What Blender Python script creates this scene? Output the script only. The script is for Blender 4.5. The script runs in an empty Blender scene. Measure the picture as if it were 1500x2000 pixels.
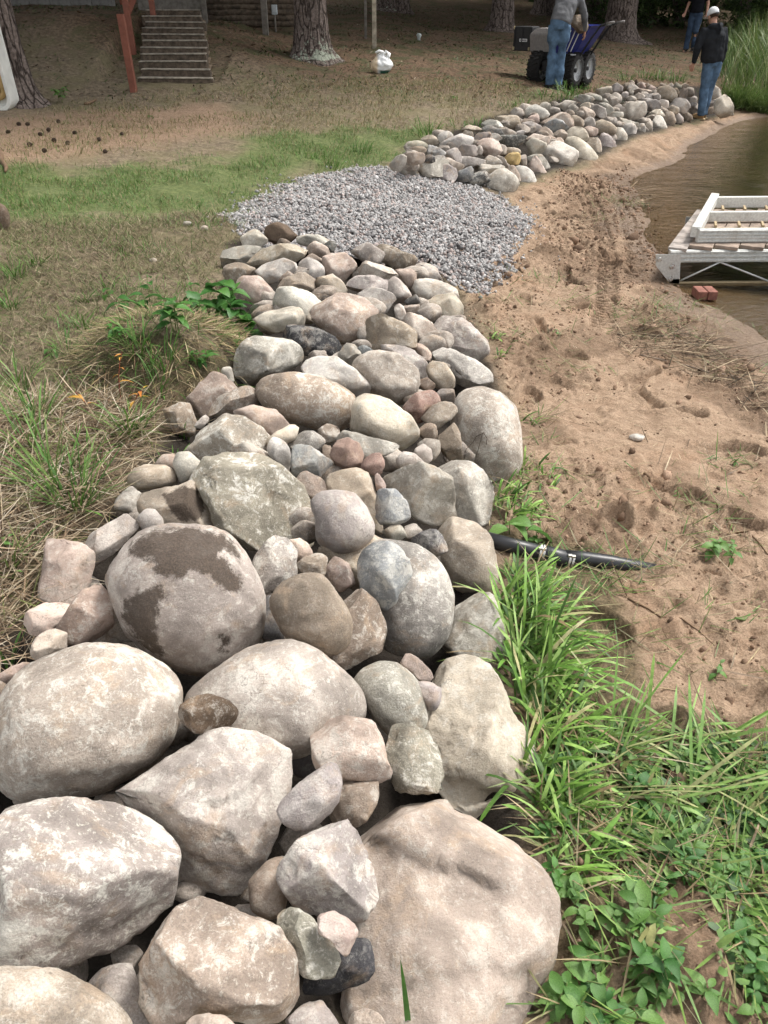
import bpy, bmesh, math, random
import numpy as np
from mathutils import Vector, Matrix, Euler

# ------------------------------------------------------------------ camera, light, exposure
sc = bpy.context.scene
C = sc.collection
CAM_H, PITCH, FPX = 2.1, math.radians(33.2), 1560.0      # 1560 px focal length on a 1500 x 2000 frame
cd = bpy.data.cameras.new('camera'); cam = bpy.data.objects.new('camera', cd); C.objects.link(cam)
cam.location = (0, 0, CAM_H); cam.rotation_euler = (math.pi/2 - PITCH, 0, 0)
cd.sensor_fit = 'VERTICAL'; cd.sensor_height = 24.0; cd.lens = FPX/2000*24.0
cd.clip_start = 0.05; cd.clip_end = 900
sc.camera = cam
SUN_EL, SUN_AZ = math.radians(58), math.radians(62)      # azimuth from +Y towards +X
wd = bpy.data.worlds.new('World'); sc.world = wd; wd.use_nodes = True
nt = wd.node_tree; bg = nt.nodes['Background']
sky = nt.nodes.new('ShaderNodeTexSky'); sky.sky_type = 'NISHITA'; sky.sun_disc = False
sky.sun_elevation = SUN_EL; sky.sun_rotation = SUN_AZ; sky.dust_density = 3.0; sky.air_density = 1.0
hs = nt.nodes.new('ShaderNodeHueSaturation'); hs.inputs['Saturation'].default_value = 0.10   # cloud veil
nt.links.new(sky.outputs[0], hs.inputs['Color']); nt.links.new(hs.outputs[0], bg.inputs[0])
bg.inputs[1].default_value = 0.118
sl = bpy.data.lights.new('sun', 'SUN'); sl.energy = 1.5; sl.angle = math.radians(13); sl.color = (1, .945, .87)
so = bpy.data.objects.new('sun', sl); C.objects.link(so)
sd = Vector((math.sin(SUN_AZ)*math.cos(SUN_EL), math.cos(SUN_AZ)*math.cos(SUN_EL), math.sin(SUN_EL)))
so.rotation_euler = sd.to_track_quat('Z', 'Y').to_euler(); so.location = (6, 2, 12)
sc.view_settings.view_transform = 'Standard'; sc.view_settings.look = 'None'
sc.view_settings.gamma = 1; sc.view_settings.use_curve_mapping = False
sc.view_settings.exposure = 1.22
sc.render.engine = 'CYCLES'
sc.cycles.max_bounces = 4; sc.cycles.diffuse_bounces = 3; sc.cycles.adaptive_threshold = .03; sc.cycles.transparent_max_bounces = 12; sc.cycles.use_denoising = True
sc.cycles.caustics_reflective = False; sc.cycles.caustics_refractive = False

# ------------------------------------------------------------------ measuring helpers
cp, sp = math.cos(PITCH), math.sin(PITCH)
def ray(px, py):
    """direction through a point of the 1500 x 2000 frame"""
    a, b = (px-750)/FPX, -(py-1000)/FPX
    v = np.array([a, cp + b*sp, -sp + b*cp]); return v/np.linalg.norm(v)
CAMP = np.array([0, 0, CAM_H])
def at(px, py, z):
    r = ray(px, py); return CAMP + r*((z-CAM_H)/r[2])
def project(P):
    P = np.asarray(P, float) - CAMP
    x = P[..., 0]; yc = P[..., 1]*sp + P[..., 2]*cp; d = P[..., 1]*cp - P[..., 2]*sp
    return 750 + FPX*x/d, 1000 - FPX*yc/d
def depth_of(P): return P[1]*cp - (P[2]-CAM_H)*sp

# ------------------------------------------------------------------ numpy noise
_rng = np.random.RandomState(7)
_perm = np.concatenate([_rng.permutation(256)]*3).astype(np.int64)
_grad = _rng.normal(size=(256, 3)); _grad /= np.linalg.norm(_grad, axis=1)[:, None]
def pnoise(p):
    """gradient noise at the rows of p, about -0.6 .. 0.6"""
    p = np.asarray(p, float); i = np.floor(p).astype(np.int64); f = p - i; i &= 255
    u = f*f*f*(f*(f*6-15)+10); res = 0
    for dx in (0, 1):
        wx = u[:, 0] if dx else 1-u[:, 0]
        for dy in (0, 1):
            wy = u[:, 1] if dy else 1-u[:, 1]
            for dz in (0, 1):
                wz = u[:, 2] if dz else 1-u[:, 2]
                g = _grad[_perm[_perm[_perm[(i[:, 0]+dx) & 255] + ((i[:, 1]+dy) & 255)] + ((i[:, 2]+dz) & 255)]]
                res = res + wx*wy*wz*(g[:, 0]*(f[:, 0]-dx) + g[:, 1]*(f[:, 1]-dy) + g[:, 2]*(f[:, 2]-dz))
    return res
def fbm(p, oct=4, rough=.5):
    a, s, r = 1.0, 1.0, 0
    for k in range(oct): r = r + a*pnoise(np.asarray(p)*s + 17.3*k); a *= rough; s *= 2.03
    return r
def n2(x, y, f, oct=3, z=0.0):
    return fbm(np.stack([np.ravel(x)*f, np.ravel(y)*f, np.full(np.size(x), z)], 1), oct).reshape(np.shape(x))
def sstep(a, b, x):
    t = np.clip((x-a)/(b-a), 0, 1); return t*t*(3-2*t)
def in_poly(x, y, poly):
    """points in polygon (arrays)"""
    poly = np.asarray(poly, float); r = np.zeros(np.shape(x), bool); n = len(poly)
    for i in range(n):
        x1, y1 = poly[i]; x2, y2 = poly[(i+1) % n]
        if y1 == y2: continue
        c = ((y1 > y) != (y2 > y)) & (x < (x2-x1)*(y-y1)/(y2-y1) + x1); r ^= c
    return r

# ------------------------------------------------------------------ object helpers
def tag(o, label=None, cat=None, group=None, kind=None):
    if label: o['label'] = label
    if cat: o['category'] = cat
    if group: o['group'] = group
    if kind: o['kind'] = kind
    return o
def empty(name, loc, rz=0.0):
    o = bpy.data.objects.new(name, None); C.objects.link(o); o.location = loc; o.rotation_euler = (0, 0, rz)
    o.empty_display_size = .1; return o
def link(name, me, parent=None, mat=None, loc=None):
    o = bpy.data.objects.new(name, me); C.objects.link(o)
    if parent: o.parent = parent
    if mat is not None and not me.materials: me.materials.append(mat)
    if loc is not None: o.location = loc
    return o
def np_mesh(name, V, F, smooth=False, col=None, attrs=None):
    """mesh from vertex and face arrays (faces all of one size)"""
    V = np.asarray(V, np.float32); F = np.asarray(F, np.int32); me = bpy.data.meshes.new(name)
    k = F.shape[1]; me.vertices.add(len(V)); me.vertices.foreach_set('co', V.ravel())
    me.loops.add(F.size); me.loops.foreach_set('vertex_index', F.ravel())
    me.polygons.add(len(F)); me.polygons.foreach_set('loop_start', np.arange(0, F.size, k, dtype=np.int32))
    me.polygons.foreach_set('loop_total', np.full(len(F), k, np.int32))
    if smooth: me.polygons.foreach_set('use_smooth', np.ones(len(F), bool))
    if col is not None:
        a = me.color_attributes.new('Col', 'FLOAT_COLOR', 'POINT'); c4 = np.ones((len(V), 4), np.float32); c4[:, :3] = col
        a.data.foreach_set('color', c4.ravel())
    for nme, arr in (attrs or {}).items():
        a = me.attributes.new(nme, 'FLOAT', 'POINT'); a.data.foreach_set('value', np.asarray(arr, np.float32))
    me.update(calc_edges=True); return me
class MB:
    """collects boxes, tubes and lathes for one mesh"""
    def __init__(s): s.v = []; s.f = []
    def add(s, V, F):
        o = len(s.v); s.v += [tuple(map(float, p)) for p in V]; s.f += [tuple(i+o for i in f) for f in F]; return s
    def box(s, c, d, M=None, taper=1.0):
        V = []
        for z in (-1, 1):
            t = taper if z > 0 else 1
            for x, y in ((-1, -1), (1, -1), (1, 1), (-1, 1)): V.append((x*d[0]/2*t, y*d[1]/2*t, z*d[2]/2))
        V = [(M @ Vector(p) if M else Vector(p)) + Vector(c) for p in V]
        return s.add(V, [(3, 2, 1, 0), (4, 5, 6, 7), (0, 1, 5, 4), (1, 2, 6, 5), (2, 3, 7, 6), (3, 0, 4, 7)])
    def bar(s, a, b, w, h, up=(0, 0, 1)):
        a, b = Vector(a), Vector(b); d = b-a; L = d.length; d.normalize(); up = Vector(up)
        sdv = d.cross(up)
        if sdv.length < 1e-4: sdv = d.cross(Vector((1, 0, 0)))
        sdv.normalize(); u2 = sdv.cross(d)
        M = Matrix((sdv, d, u2)).transposed()
        return s.box((a+b)/2, (w, L, h), M)
    def tube(s, pts, rad, n=10, cap=True, ref=(0, 0, 1)):
        """rings along pts; each radius a number or (side, up)"""
        pts = [Vector(p) for p in pts]; V = []; m = len(pts); ref = Vector(ref)
        for i, p in enumerate(pts):
            d = (pts[min(i+1, m-1)]-pts[max(i-1, 0)]).normalized()
            a = d.cross(ref)
            if a.length < 1e-3: a = d.cross(Vector((0, 1, .01)))
            a.normalize(); b = a.cross(d)
            r = rad[i] if isinstance(rad, (list, tuple)) else rad
            ra, rb = r if isinstance(r, (list, tuple)) else (r, r)
            for k in range(n):
                t = 2*math.pi*k/n; V.append(p + a*(ra*math.cos(t)) + b*(rb*math.sin(t)))
        F = [(i*n+k, i*n+(k+1) % n, (i+1)*n+(k+1) % n, (i+1)*n+k) for i in range(m-1) for k in range(n)]
        if cap: F += [tuple(range(n-1, -1, -1)), tuple((m-1)*n+k for k in range(n))]
        return s.add(V, F)
    def blob(s, c, r, seg=12, rings=8, M=None):
        V = [(0, 0, -1)]; 
        for i in range(1, rings):
            p = math.pi*i/rings - math.pi/2
            for k in range(seg): V.append((math.cos(p)*math.cos(2*math.pi*k/seg), math.cos(p)*math.sin(2*math.pi*k/seg), math.sin(p)))
        V.append((0, 0, 1)); N = len(V)-1
        F = [(0, 1+(k+1) % seg, 1+k) for k in range(seg)]
        for i in range(rings-2):
            for k in range(seg): F.append((1+i*seg+k, 1+i*seg+(k+1) % seg, 1+(i+1)*seg+(k+1) % seg, 1+(i+1)*seg+k))
        F += [(N, 1+(rings-2)*seg+k, 1+(rings-2)*seg+(k+1) % seg) for k in range(seg)]
        V = [Vector((p[0]*r[0], p[1]*r[1], p[2]*r[2])) for p in V]
        V = [(M @ p if M else p) + Vector(c) for p in V]
        return s.add(V, F)
    def build(s, name, mat, parent=None, smooth=False, bevel=0, loc=None):
        me = bpy.data.meshes.new(name); me.from_pydata(s.v, [], s.f); me.update()
        if smooth: me.polygons.foreach_set('use_smooth', [True]*len(me.polygons))
        o = link(name, me, parent, mat, loc)
        if bevel:
            b = o.modifiers.new('bevel', 'BEVEL'); b.width = bevel; b.segments = 2; b.limit_method = 'ANGLE'
        return o

# ------------------------------------------------------------------ materials
class NT:
    def __init__(s, name):
        s.m = bpy.data.materials.new(name); s.m.use_nodes = True; s.t = s.m.node_tree
        s.b = s.t.nodes['Principled BSDF']; s.out = s.t.nodes['Material Output']
    def n(s, kind, ins=None, **kw):
        o = s.t.nodes.new('ShaderNode'+kind)
        for k, v in kw.items(): setattr(o, k, v)
        for k, v in (ins or {}).items(): s.put(o.inputs[k], v)
        return o
    def put(s, sock, v):
        if isinstance(v, bpy.types.NodeSocket): s.t.links.new(v, sock)
        elif isinstance(v, bpy.types.Node): s.t.links.new(v.outputs[0], sock)
        elif isinstance(v, tuple) and len(v) == 3 and sock.type == 'RGBA': sock.default_value = (*v, 1)
        else: sock.default_value = v
    def noise(s, vec, scale, detail=4, rough=.55, dist=0.0):
        return s.n('TexNoise', {'Vector': vec, 'Scale': scale, 'Detail': detail, 'Roughness': rough, 'Distortion': dist}).outputs[0]
    def ramp(s, v, a, b, lo=0.0, hi=1.0):
        return s.n('MapRange', {'Value': v, 'From Min': a, 'From Max': b, 'To Min': lo, 'To Max': hi}, interpolation_type='SMOOTHSTEP').outputs[0]
    def mix(s, f, a, b, mode='MIX'):
        o = s.t.nodes.new('ShaderNodeMix'); o.data_type = 'RGBA'; o.blend_type = mode
        s.put(o.inputs[0], f); s.put(o.inputs[6], a); s.put(o.inputs[7], b); return o.outputs[2]
    def math(s, op, a, b=0.0, c=0.0):
        o = s.n('Math', operation=op); s.put(o.inputs[0], a); s.put(o.inputs[1], b); s.put(o.inputs[2], c); return o.outputs[0]
    def bump(s, h, strength=.5, dist=.01, normal=None):
        o = s.n('Bump', {'Height': h, 'Strength': strength, 'Distance': dist})
        if normal is not None: s.put(o.inputs['Normal'], normal)
        return o.outputs[0]
    def done(s, col=None, rough=None, spec=None, normal=None, metal=None):
        for k, v in (('Base Color', col), ('Roughness', rough), ('Specular IOR Level', spec), ('Normal', normal), ('Metallic', metal)):
            if v is not None: s.put(s.b.inputs[k], v)
        return s.m
def gray3(t, v): return t.n('CombineColor', {0: v, 1: v, 2: v}).outputs[0]

def plain(name, col, rough=.6, var=.25, scale=30, bump=.2, bscale=120, metal=0.0, spec=.4, bdist=.004):
    t = NT(name); oc = t.n('TexCoord').outputs['Object']
    a = t.noise(oc, scale, 6, .6); f = t.ramp(a, .25, .75, 1-var, 1+var)
    c = t.mix(1.0, col, gray3(t, f), 'MULTIPLY')
    return t.done(c, rough, spec, t.bump(t.noise(oc, bscale, 5), bump, bdist), metal)

def mat_rock():
    t = NT('fieldstone'); oi = t.n('ObjectInfo'); oc = t.n('TexCoord').outputs['Object']
    off = t.n('VectorMath', {0: oc, 1: t.n('CombineXYZ', {0: t.math('MULTIPLY', oi.outputs['Random'], 37.0), 1: t.math('MULTIPLY', oi.outputs['Random'], 91.0)}).outputs[0]}, operation='ADD').outputs[0]
    dust = t.n('Attribute', attribute_type='OBJECT', attribute_name='dust').outputs['Fac']
    base = oi.outputs['Color']
    big = t.noise(off, 5, 4, .6, .6)
    c = t.mix(1.0, base, gray3(t, t.ramp(big, .3, .7, .62, 1.32)), 'MULTIPLY')
    warm = t.ramp(t.noise(off, 9, 4, .65, .8), .5, .7)
    c = t.mix(t.math('MULTIPLY', warm, .38), c, (.50, .36, .24))
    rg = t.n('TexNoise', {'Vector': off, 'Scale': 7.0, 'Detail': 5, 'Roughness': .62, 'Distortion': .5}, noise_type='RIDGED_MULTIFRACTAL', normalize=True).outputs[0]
    crease = t.ramp(rg, .52, .74)  # mask for darker colour along the ridged creases
    c = t.mix(t.math('MULTIPLY', crease, .55), c, (.17, .148, .13))
    pn = t.noise(off, 26, 9, .8, .5)
    pale = t.math('MULTIPLY', t.ramp(t.math('ADD', pn, t.math('MULTIPLY', t.math('SUBTRACT', big, .5), .45)), .5, .60), dust)
    c = t.mix(pale, c, (.68, .65, .585))
    lich = t.ramp(t.noise(off, 75, 6, .75), .56, .62)
    c = t.mix(t.math('MULTIPLY', t.math('MULTIPLY', lich, dust), .6), c, (.66, .63, .55))
    rnd = t.math('FRACT', t.math('MULTIPLY', oi.outputs['Random'], 7.31)); amp = t.math('MULTIPLY_ADD', t.math('POWER', rnd, 2.0), 1.1, .5)
    sp1 = t.math('MULTIPLY_ADD', t.math('MULTIPLY', t.math('SUBTRACT', t.noise(off, 200, 3, .7), .5), amp), 1.0, 1.0)
    c = t.mix(1.0, c, gray3(t, sp1), 'MULTIPLY')
    dk = t.ramp(t.noise(off, 42, 6, .75), .6, .68)
    c = t.mix(t.math('MULTIPLY', dk, .45), c, (.10, .085, .07))
    vor = t.n('TexVoronoi', {'Vector': t.n('VectorMath', {0: off, 1: t.n('TexNoise', {'Vector': off, 'Scale': 6, 'Detail': 5}).outputs[1]}, operation='ADD').outputs[0], 'Scale': 3.2}, feature='DISTANCE_TO_EDGE').outputs[0]
    crack = t.math('MULTIPLY', t.ramp(vor, .0, .013, 1, 0), t.ramp(t.noise(off, 5, 3), .53, .62))
    c = t.mix(t.math('MULTIPLY', crack, .5), c, (.12, .10, .08))
    st = t.n('Attribute', attribute_name='stain').outputs['Fac']
    stn = t.ramp(t.math('ADD', st, t.math('MULTIPLY', t.math('SUBTRACT', t.noise(off, 34, 9, .8), .5), 2.2)), .28, .74, 0, .92)
    soil = t.mix(t.ramp(t.noise(off, 170, 6, .7), .42, .68), (.055, .041, .032), (.105, .077, .056))
    c = t.mix(stn, c, soil)
    h1 = t.noise(off, 30, 8, .72); h2 = t.noise(off, 190, 4, .65)
    nb = t.bump(h2, .45, .0035, t.bump(h1, .8, .010, t.bump(rg, -.6, .012)))
    nb = t.bump(crack, -.6, .006, nb)
    return t.done(c, .86, .25, nb)

def mat_attr(name, rough=.8, spec=.2, scale=60, var=.3, bump=.3, transl=0.0, bscale=150):
    """colour from the Col vertex attribute, broken up with noise"""
    t = NT(name); oc = t.n('TexCoord').outputs['Object']
    c = t.n('Attribute', attribute_name='Col').outputs['Color']
    f = t.ramp(t.noise(oc, scale, 5, .65), .25, .75, 1-var, 1+var)
    c = t.mix(1.0, c, gray3(t, f), 'MULTIPLY')
    t.done(c, rough, spec, t.bump(t.noise(oc, bscale, 4), bump, .004) if bump else None)
    if transl:
        tr = t.n('BsdfTranslucent', {'Color': c}); mx = t.n('MixShader', {0: transl, 1: t.b.outputs[0], 2: tr.outputs[0]})
        t.t.links.new(mx.outputs[0], t.out.inputs[0])
    return t.m
M = {}
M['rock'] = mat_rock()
M['grass'] = mat_attr('grass_blade', .5, .35, 40, .3, 0, .22)
M['straw'] = mat_attr('dry_straw', .75, .2, 90, .25, 0, .15)
M['gravel'] = mat_attr('crushed_stone', .9, .2, 130, .28, .6, 0, 260)
M['clod'] = mat_attr('soil_clod', .95, .1, 120, .3, .6)
# ------------------------------------------------------------------ stair line (used by the ground and the stairs)
def at_y(px, py, Y):
    r = ray(px, py); return CAMP + r*(Y/r[1])
STEPS = []
for k_, py_ in enumerate([153, 136.5, 121.5, 107, 94, 80.5, 68, 55.5, 44, 33, 21]):
    Y_ = 14.0 + .36*k_; STEPS.append((Y_, at_y(273+k_*1.0, py_, Y_), at_y(413-k_*1.8, py_, Y_)))
# ------------------------------------------------------------------ terrain: control heights joined by a smooth surface
CP = [(1480,1950,.12),(1300,1400,.11),(1480,1300,.09),(1000,1100,.13),(1100,1700,.13),(1300,1900,.13),(1050,620,.12),(1100,450,.09),(1020,400,.10),
 (1150,345,.05),(1200,330,.03),(1500,1000,.07),(1300,800,.09),(1400,650,.03),(1200,500,.05),(1000,800,.12),(1000,950,.12),
 (1320,280,.015),(1255,330,.012),(1225,375,.01),(1260,425,.006),(1290,480,-.01),(1330,560,-.012),(1420,600,-.012),(1495,650,0.0),(1380,245,.04),(1440,232,.02),
 (1500,250,-.12),(1450,330,-.14),(1350,380,-.07),(1450,470,-.12),(1500,560,-.10),
 (0,1500,.40),(-250,2000,.40),(-400,1400,.42),(100,1000,.42),(250,850,.42),(100,700,.45),(0,600,.46),(300,560,.47),(420,500,.42),(450,430,.38),
 (600,340,.37),(760,320,.38),(300,400,.45),(0,400,.5),(300,250,.6),(0,250,.66),(600,230,.58),(850,250,.5),(900,200,.64),(1083,178,.74),(1180,150,.68),
 (1300,135,.6),(1390,150,.5),(640,400,.35),(800,420,.29),(950,400,.16),(1030,430,.1),(850,520,.17),(930,575,.09),(500,430,.37),
 (335,180,.80),(30,202,.76),(170,180,.80),(615,127,.93),(745,146,.86),(950,110,.90),(1205,85,.84),(1350,102,.62),(950,60,1.15),(600,60,1.35),(150,20,1.8),
 (300,20,1.75),(480,45,1.5),(150,100,1.25),(380,100,1.25),(620,20,1.6),(850,40,1.3),(1100,60,1.0),
 (800,1000,.24),(700,1300,.25),(800,1700,.22),(900,1900,.16),(400,1400,.34),(650,700,.28),(780,700,.2),(600,850,.3),(1000,280,.3),(1150,260,.3),(1250,215,.32)]
WP = [(-12,16,1.3),(-14,6,.6),(-10,1,.45),(-6,-6,.4),(4,-6,.1),(9,-3,-.35),(10,5,-.5),(12,12,-.55),(22,16,-1.0),(30,4,-1.2),(45,30,-1.5),(9.6,18,-.05),(10,23,.25),(12,21,-.1),(14,30,.35),(22,34,.2),
 (3,40,1.65),(-8,34,2.0),(-20,28,2.2),(-3,60,2.3),(20,55,1.6),(45,60,.6),(-40,50,3),(0,110,4),(60,110,3),(-80,110,4),(-60,10,1.2),(-40,-30,.6),(0,-40,.2),(40,-40,-1.4),(100,20,-2),(100,110,1)]
cpts = np.array([at(*c) for c in CP] + [np.array(w, float) for w in WP])
def _tps(P):
    n = len(P); d = np.linalg.norm(P[:, None, :2]-P[None, :, :2], axis=2); K = d.copy()   # biharmonic in 3-D: phi = r, no overshoot
    A = np.zeros((n+3, n+3)); A[:n, :n] = K - np.eye(n)*.12; A[:n, n] = 1; A[:n, n+1:] = P[:, :2]; A[n, :n] = 1; A[n+1:, :n] = P[:, :2].T
    return np.linalg.solve(A, np.concatenate([P[:, 2], np.zeros(3)]))
_w = _tps(cpts)
def h0(x, y):
    x = np.asarray(x, float); y = np.asarray(y, float)
    if x.ndim == 0: return _w[-3] + _w[-2]*x + _w[-1]*y + _w[:len(cpts)] @ np.sqrt((x-cpts[:, 0])**2 + (y-cpts[:, 1])**2 + .02)
    s = _w[len(cpts)] + _w[len(cpts)+1]*x + _w[len(cpts)+2]*y
    for i in range(len(cpts)): s = s + _w[i]*np.sqrt((x-cpts[i, 0])**2 + (y-cpts[i, 1])**2 + .02)
    return s
MOUND = at(335, 690, .5)
def h1(x, y):
    """ground height with the tussock mound"""
    r2 = ((x-MOUND[0])/.42)**2 + ((y-MOUND[1])/.38)**2
    return h0(x, y) + .25*np.exp(-r2**1.8)
def G(px, py, f=None):
    """ground point seen at a point of the photograph"""
    f = f or h1; z = .4
    for k in range(40):
        p = at(px, py, min(z, 2.02)); z = z + .6*(float(f(p[0], p[1]))-z)
    return p
def gpoly(pts): return np.array([G(*p)[:2] for p in pts])
def pp(s): return [tuple(float(v) for v in q.split(',')) for q in s.split()]

WALL = gpoly(pp('0,2100 -300,1900 -100,1300 60,1150 230,950 330,820 430,700 430,470 560,440 830,480 900,580 955,680 1015,850 980,1000 975,1150 1000,1300 1050,1500 1080,1800 1060,2000'))
FWALL = gpoly(pp('765,325 790,292 850,265 930,233 1000,215 1060,203 1115,191 1170,178 1230,163 1370,166 1400,183 1440,208 1430,222 1340,240 1290,258 1180,305 1130,320 1060,345 985,378 860,350'))
GRAVEL = gpoly(pp('430,425 520,375 600,345 700,325 780,330 900,360 985,383 1042,425 1035,480 1000,535 935,582 880,560 800,520 650,500 520,480 480,460'))
SAND_L = gpoly(pp('800,500 900,570 950,620 960,720 1020,880 960,1000 975,1300 1050,1500 1080,1750 1050,2100 2600,2100 2600,150 1430,225 1300,255 1180,310 1060,350 985,385 1040,430'))
def edge_dist(x, y, poly):
    """signed distance to a polygon, positive inside"""
    if np.size(x) > 20000 and np.ndim(x) == 2:                    # only near the polygon
        r = np.full(np.shape(x), -9.0); lo, hi = poly.min(0)-1.6, poly.max(0)+1.6; m = (x > lo[0]) & (x < hi[0]) & (y > lo[1]) & (y < hi[1])
        r[m] = edge_dist(x[m], y[m], poly); return r
    d = np.full(np.shape(x), 1e9); n = len(poly)
    for i in range(n):
        a, b = poly[i], poly[(i+1) % n]; ab = b-a; L = (ab**2).sum()+1e-12
        t = np.clip(((x-a[0])*ab[0]+(y-a[1])*ab[1])/L, 0, 1)
        d = np.minimum(d, np.hypot(x-a[0]-t*ab[0], y-a[1]-t*ab[1]))
    return np.where(in_poly(x, y, poly), d, -d)
def track(x, y, pts, width, lug, amp):
    """a tyre track pressed into the sand: lug bars across a band"""
    pts = np.asarray(pts); best = np.full(np.shape(x), 1e9); along = np.zeros(np.shape(x)); side = np.zeros(np.shape(x)); acc = 0
    for a, b in zip(pts[:-1], pts[1:]):
        ab = b-a; L = np.hypot(*ab); u = ab/L
        t = np.clip((x-a[0])*u[0]+(y-a[1])*u[1], 0, L); dx = x-a[0]-t*u[0]; dy = y-a[1]-t*u[1]; d = np.hypot(dx, dy)
        m = d < best; best = np.where(m, d, best); along = np.where(m, acc+t, along); side = np.where(m, dx*u[1]-dy*u[0], side); acc += L
    inb = sstep(width/2, width/2-.03, best)*sstep(0, .3, along)*sstep(acc, acc-.4, along)
    ph = along + np.abs(side)*.55
    bars = sstep(.15, .6, np.sin(ph*2*math.pi/lug)*.5+.5)
    return inb*(bars-1.0)*amp + .012*sstep(width/2+.07, width/2+.01, best)*sstep(width/2-.03, width/2+.02, best)*(inb >= 0)
TR1 = [G(*p)[:2] for p in pp('1120,330 1160,400 1180,470 1185,560 1170,660')]
TR2 = [G(*p)[:2] for p in pp('1190,360 1225,430 1240,500 1235,560')]
TR3 = [G(*p)[:2] for p in pp('930,560 960,545 1030,500 1100,430')]
def height(x, y):
    z = h1(x, y); shp = x.shape
    es = edge_dist(x, y, SAND_L); sandw = sstep(-.15, .1, es)
    near = (np.hypot(x, y) < 22)
    dz = np.zeros(shp); xs, ys = x[near], y[near]
    sw = sandw[near]
    a = n2(xs, ys, 1.1, 3); b = n2(xs, ys, 3.2, 4, 3.); c = n2(xs, ys, 9, 3, 9.); e = n2(xs, ys, 26, 2, 5.)
    patch = sstep(-.12, .22, n2(xs, ys, .9, 3, 21.))              # churned patches against smoother ones
    dry = sstep(-.02, .05, z[near])
    f_ = n2(xs, ys, 6.5, 3, 51.); clump = np.maximum(0, b)**1.2*.16 + np.maximum(0, .12-np.abs(f_))*.16 + np.abs(c)*.05 + e*.02
    sand = (a*.03 + clump*(.25+.75*patch) + c*.009)*dry + a*.01
    foot = n2(xs, ys, 4.2, 1, 31.)
    sand = sand - .04*sstep(.22, .32, foot)*dry + .02*sstep(.14, .22, foot)*sstep(.3, .22, foot)*dry
    sand = sand + dry*(track(xs, ys, TR1, .19, .07, .055) + track(xs, ys, TR2, .19, .07, .055) + .6*track(xs, ys, TR3, .17, .07, .03))
    grassy = a*.035 + b*.03 + c*.012
    dz[near] = sw*sand + (1-sw)*grassy
    far = ~near
    dz[far] = n2(x[far], y[far], .35, 3)*.12
    zz = z+dz
    sx0, sx1 = min(q[1][0] for q in STEPS)-.08, max(q[2][0] for q in STEPS)+.08
    sz = np.interp(y, [q[0] for q in STEPS], [q[1][2] for q in STEPS])-.10
    m = (x > sx0) & (x < sx1) & (y > 13.95) & (y < 17.8)
    zz = np.where(m, np.minimum(zz, sz-.06), zz)
    return zz - .2*sstep(.06, .3, edge_dist(x, y, WALL)) - .1*sstep(.1, .35, edge_dist(x, y, FWALL))
def axis(segs):
    v = []
    for a, b, d0, d1 in segs:
        t = a
        while t < b: 
            v.append(t); t += d0+(d1-d0)*(t-a)/(b-a)
    v.append(segs[-1][1]); return np.array(v)
xs = axis([(-150,-16,24,2.5),(-16,-3.6,.5,.06),(-3.6,-.1,.05,.03),(-.1,3.3,.0145,.0145),(3.3,9,.03,.1),(9,24,.15,1),(24,150,2,24)])
ys = axis([(-60,-2,12,.6),(-2,.7,.3,.05),(.7,7.6,.0145,.0145),(7.6,12,.02,.04),(12,32,.04,.3),(32,160,.5,16)])
XX, YY = np.meshgrid(xs, ys)
ZZ = height(XX, YY)
es = edge_dist(XX, YY, SAND_L); sandw = sstep(-.12, .12, es + .10*n2(XX, YY, 3.5, 3, 2.))
wet = sstep(.075, .0, ZZ + .02*n2(XX, YY, 2.2, 3, 8.))
GREEN = gpoly(pp('-300,330 350,330 480,262 830,248 845,290 770,318 640,332 560,362 440,412 300,425 -300,460'))
BARE = gpoly(pp('-200,245 180,215 420,205 520,235 430,262 240,290 60,318 -200,330'))
green = sstep(-.35, .3, edge_dist(XX, YY, GREEN) + .9*n2(XX, YY, 1.3, 4, 4.))
bare = sstep(-.4, .35, edge_dist(XX, YY, BARE) + .5*n2(XX, YY, 1.3, 3, 6.))
wood = sstep(13.4, 16.2, YY + .12*XX + 1.2*n2(XX, YY, .5, 3, 12.))
FWALL_ = gpoly(pp('765,325 790,292 850,265 930,233 1000,215 1060,203 1115,191 1170,178 1230,163 1370,166 1400,183 1440,208 1430,222 1340,240 1290,258 1180,305 1130,320 1060,345 985,378 860,350'))
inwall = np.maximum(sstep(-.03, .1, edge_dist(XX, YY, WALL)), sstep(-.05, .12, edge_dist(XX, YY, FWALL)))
CHURN = gpoly(pp('1090,330 1250,345 1290,450 1310,600 1480,720 1480,800 1300,720 1100,650 1080,500')); LOWG = gpoly(pp('985,1020 1180,1060 1230,1200 1280,1380 1520,1440 1520,1740 1420,1780 1330,1720 1250,1820 1190,2020 1060,2020 1080,1700 1050,1450 980,1250'))
low = sstep(-.03, .08, edge_dist(XX, YY, LOWG) + .06*n2(XX, YY, 6, 3, 3.))
low = np.maximum(low, np.exp(-((XX-MOUND[0])/.5)**4-((YY-MOUND[1]+.3)/.2)**2))
muck = sstep(.12, .3, n2(XX, YY, 1.5, 4, 41.) + .22*sstep(-.2, .15, edge_dist(XX, YY, CHURN)) + .25*np.exp(-((ZZ-.04)/.03)**2)*(es > 0))*sandw
ny, nx = XX.shape
idx = np.arange(ny*nx).reshape(ny, nx)
F = np.stack([idx[:-1, :-1], idx[:-1, 1:], idx[1:, 1:], idx[1:, :-1]], -1).reshape(-1, 4)
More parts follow.
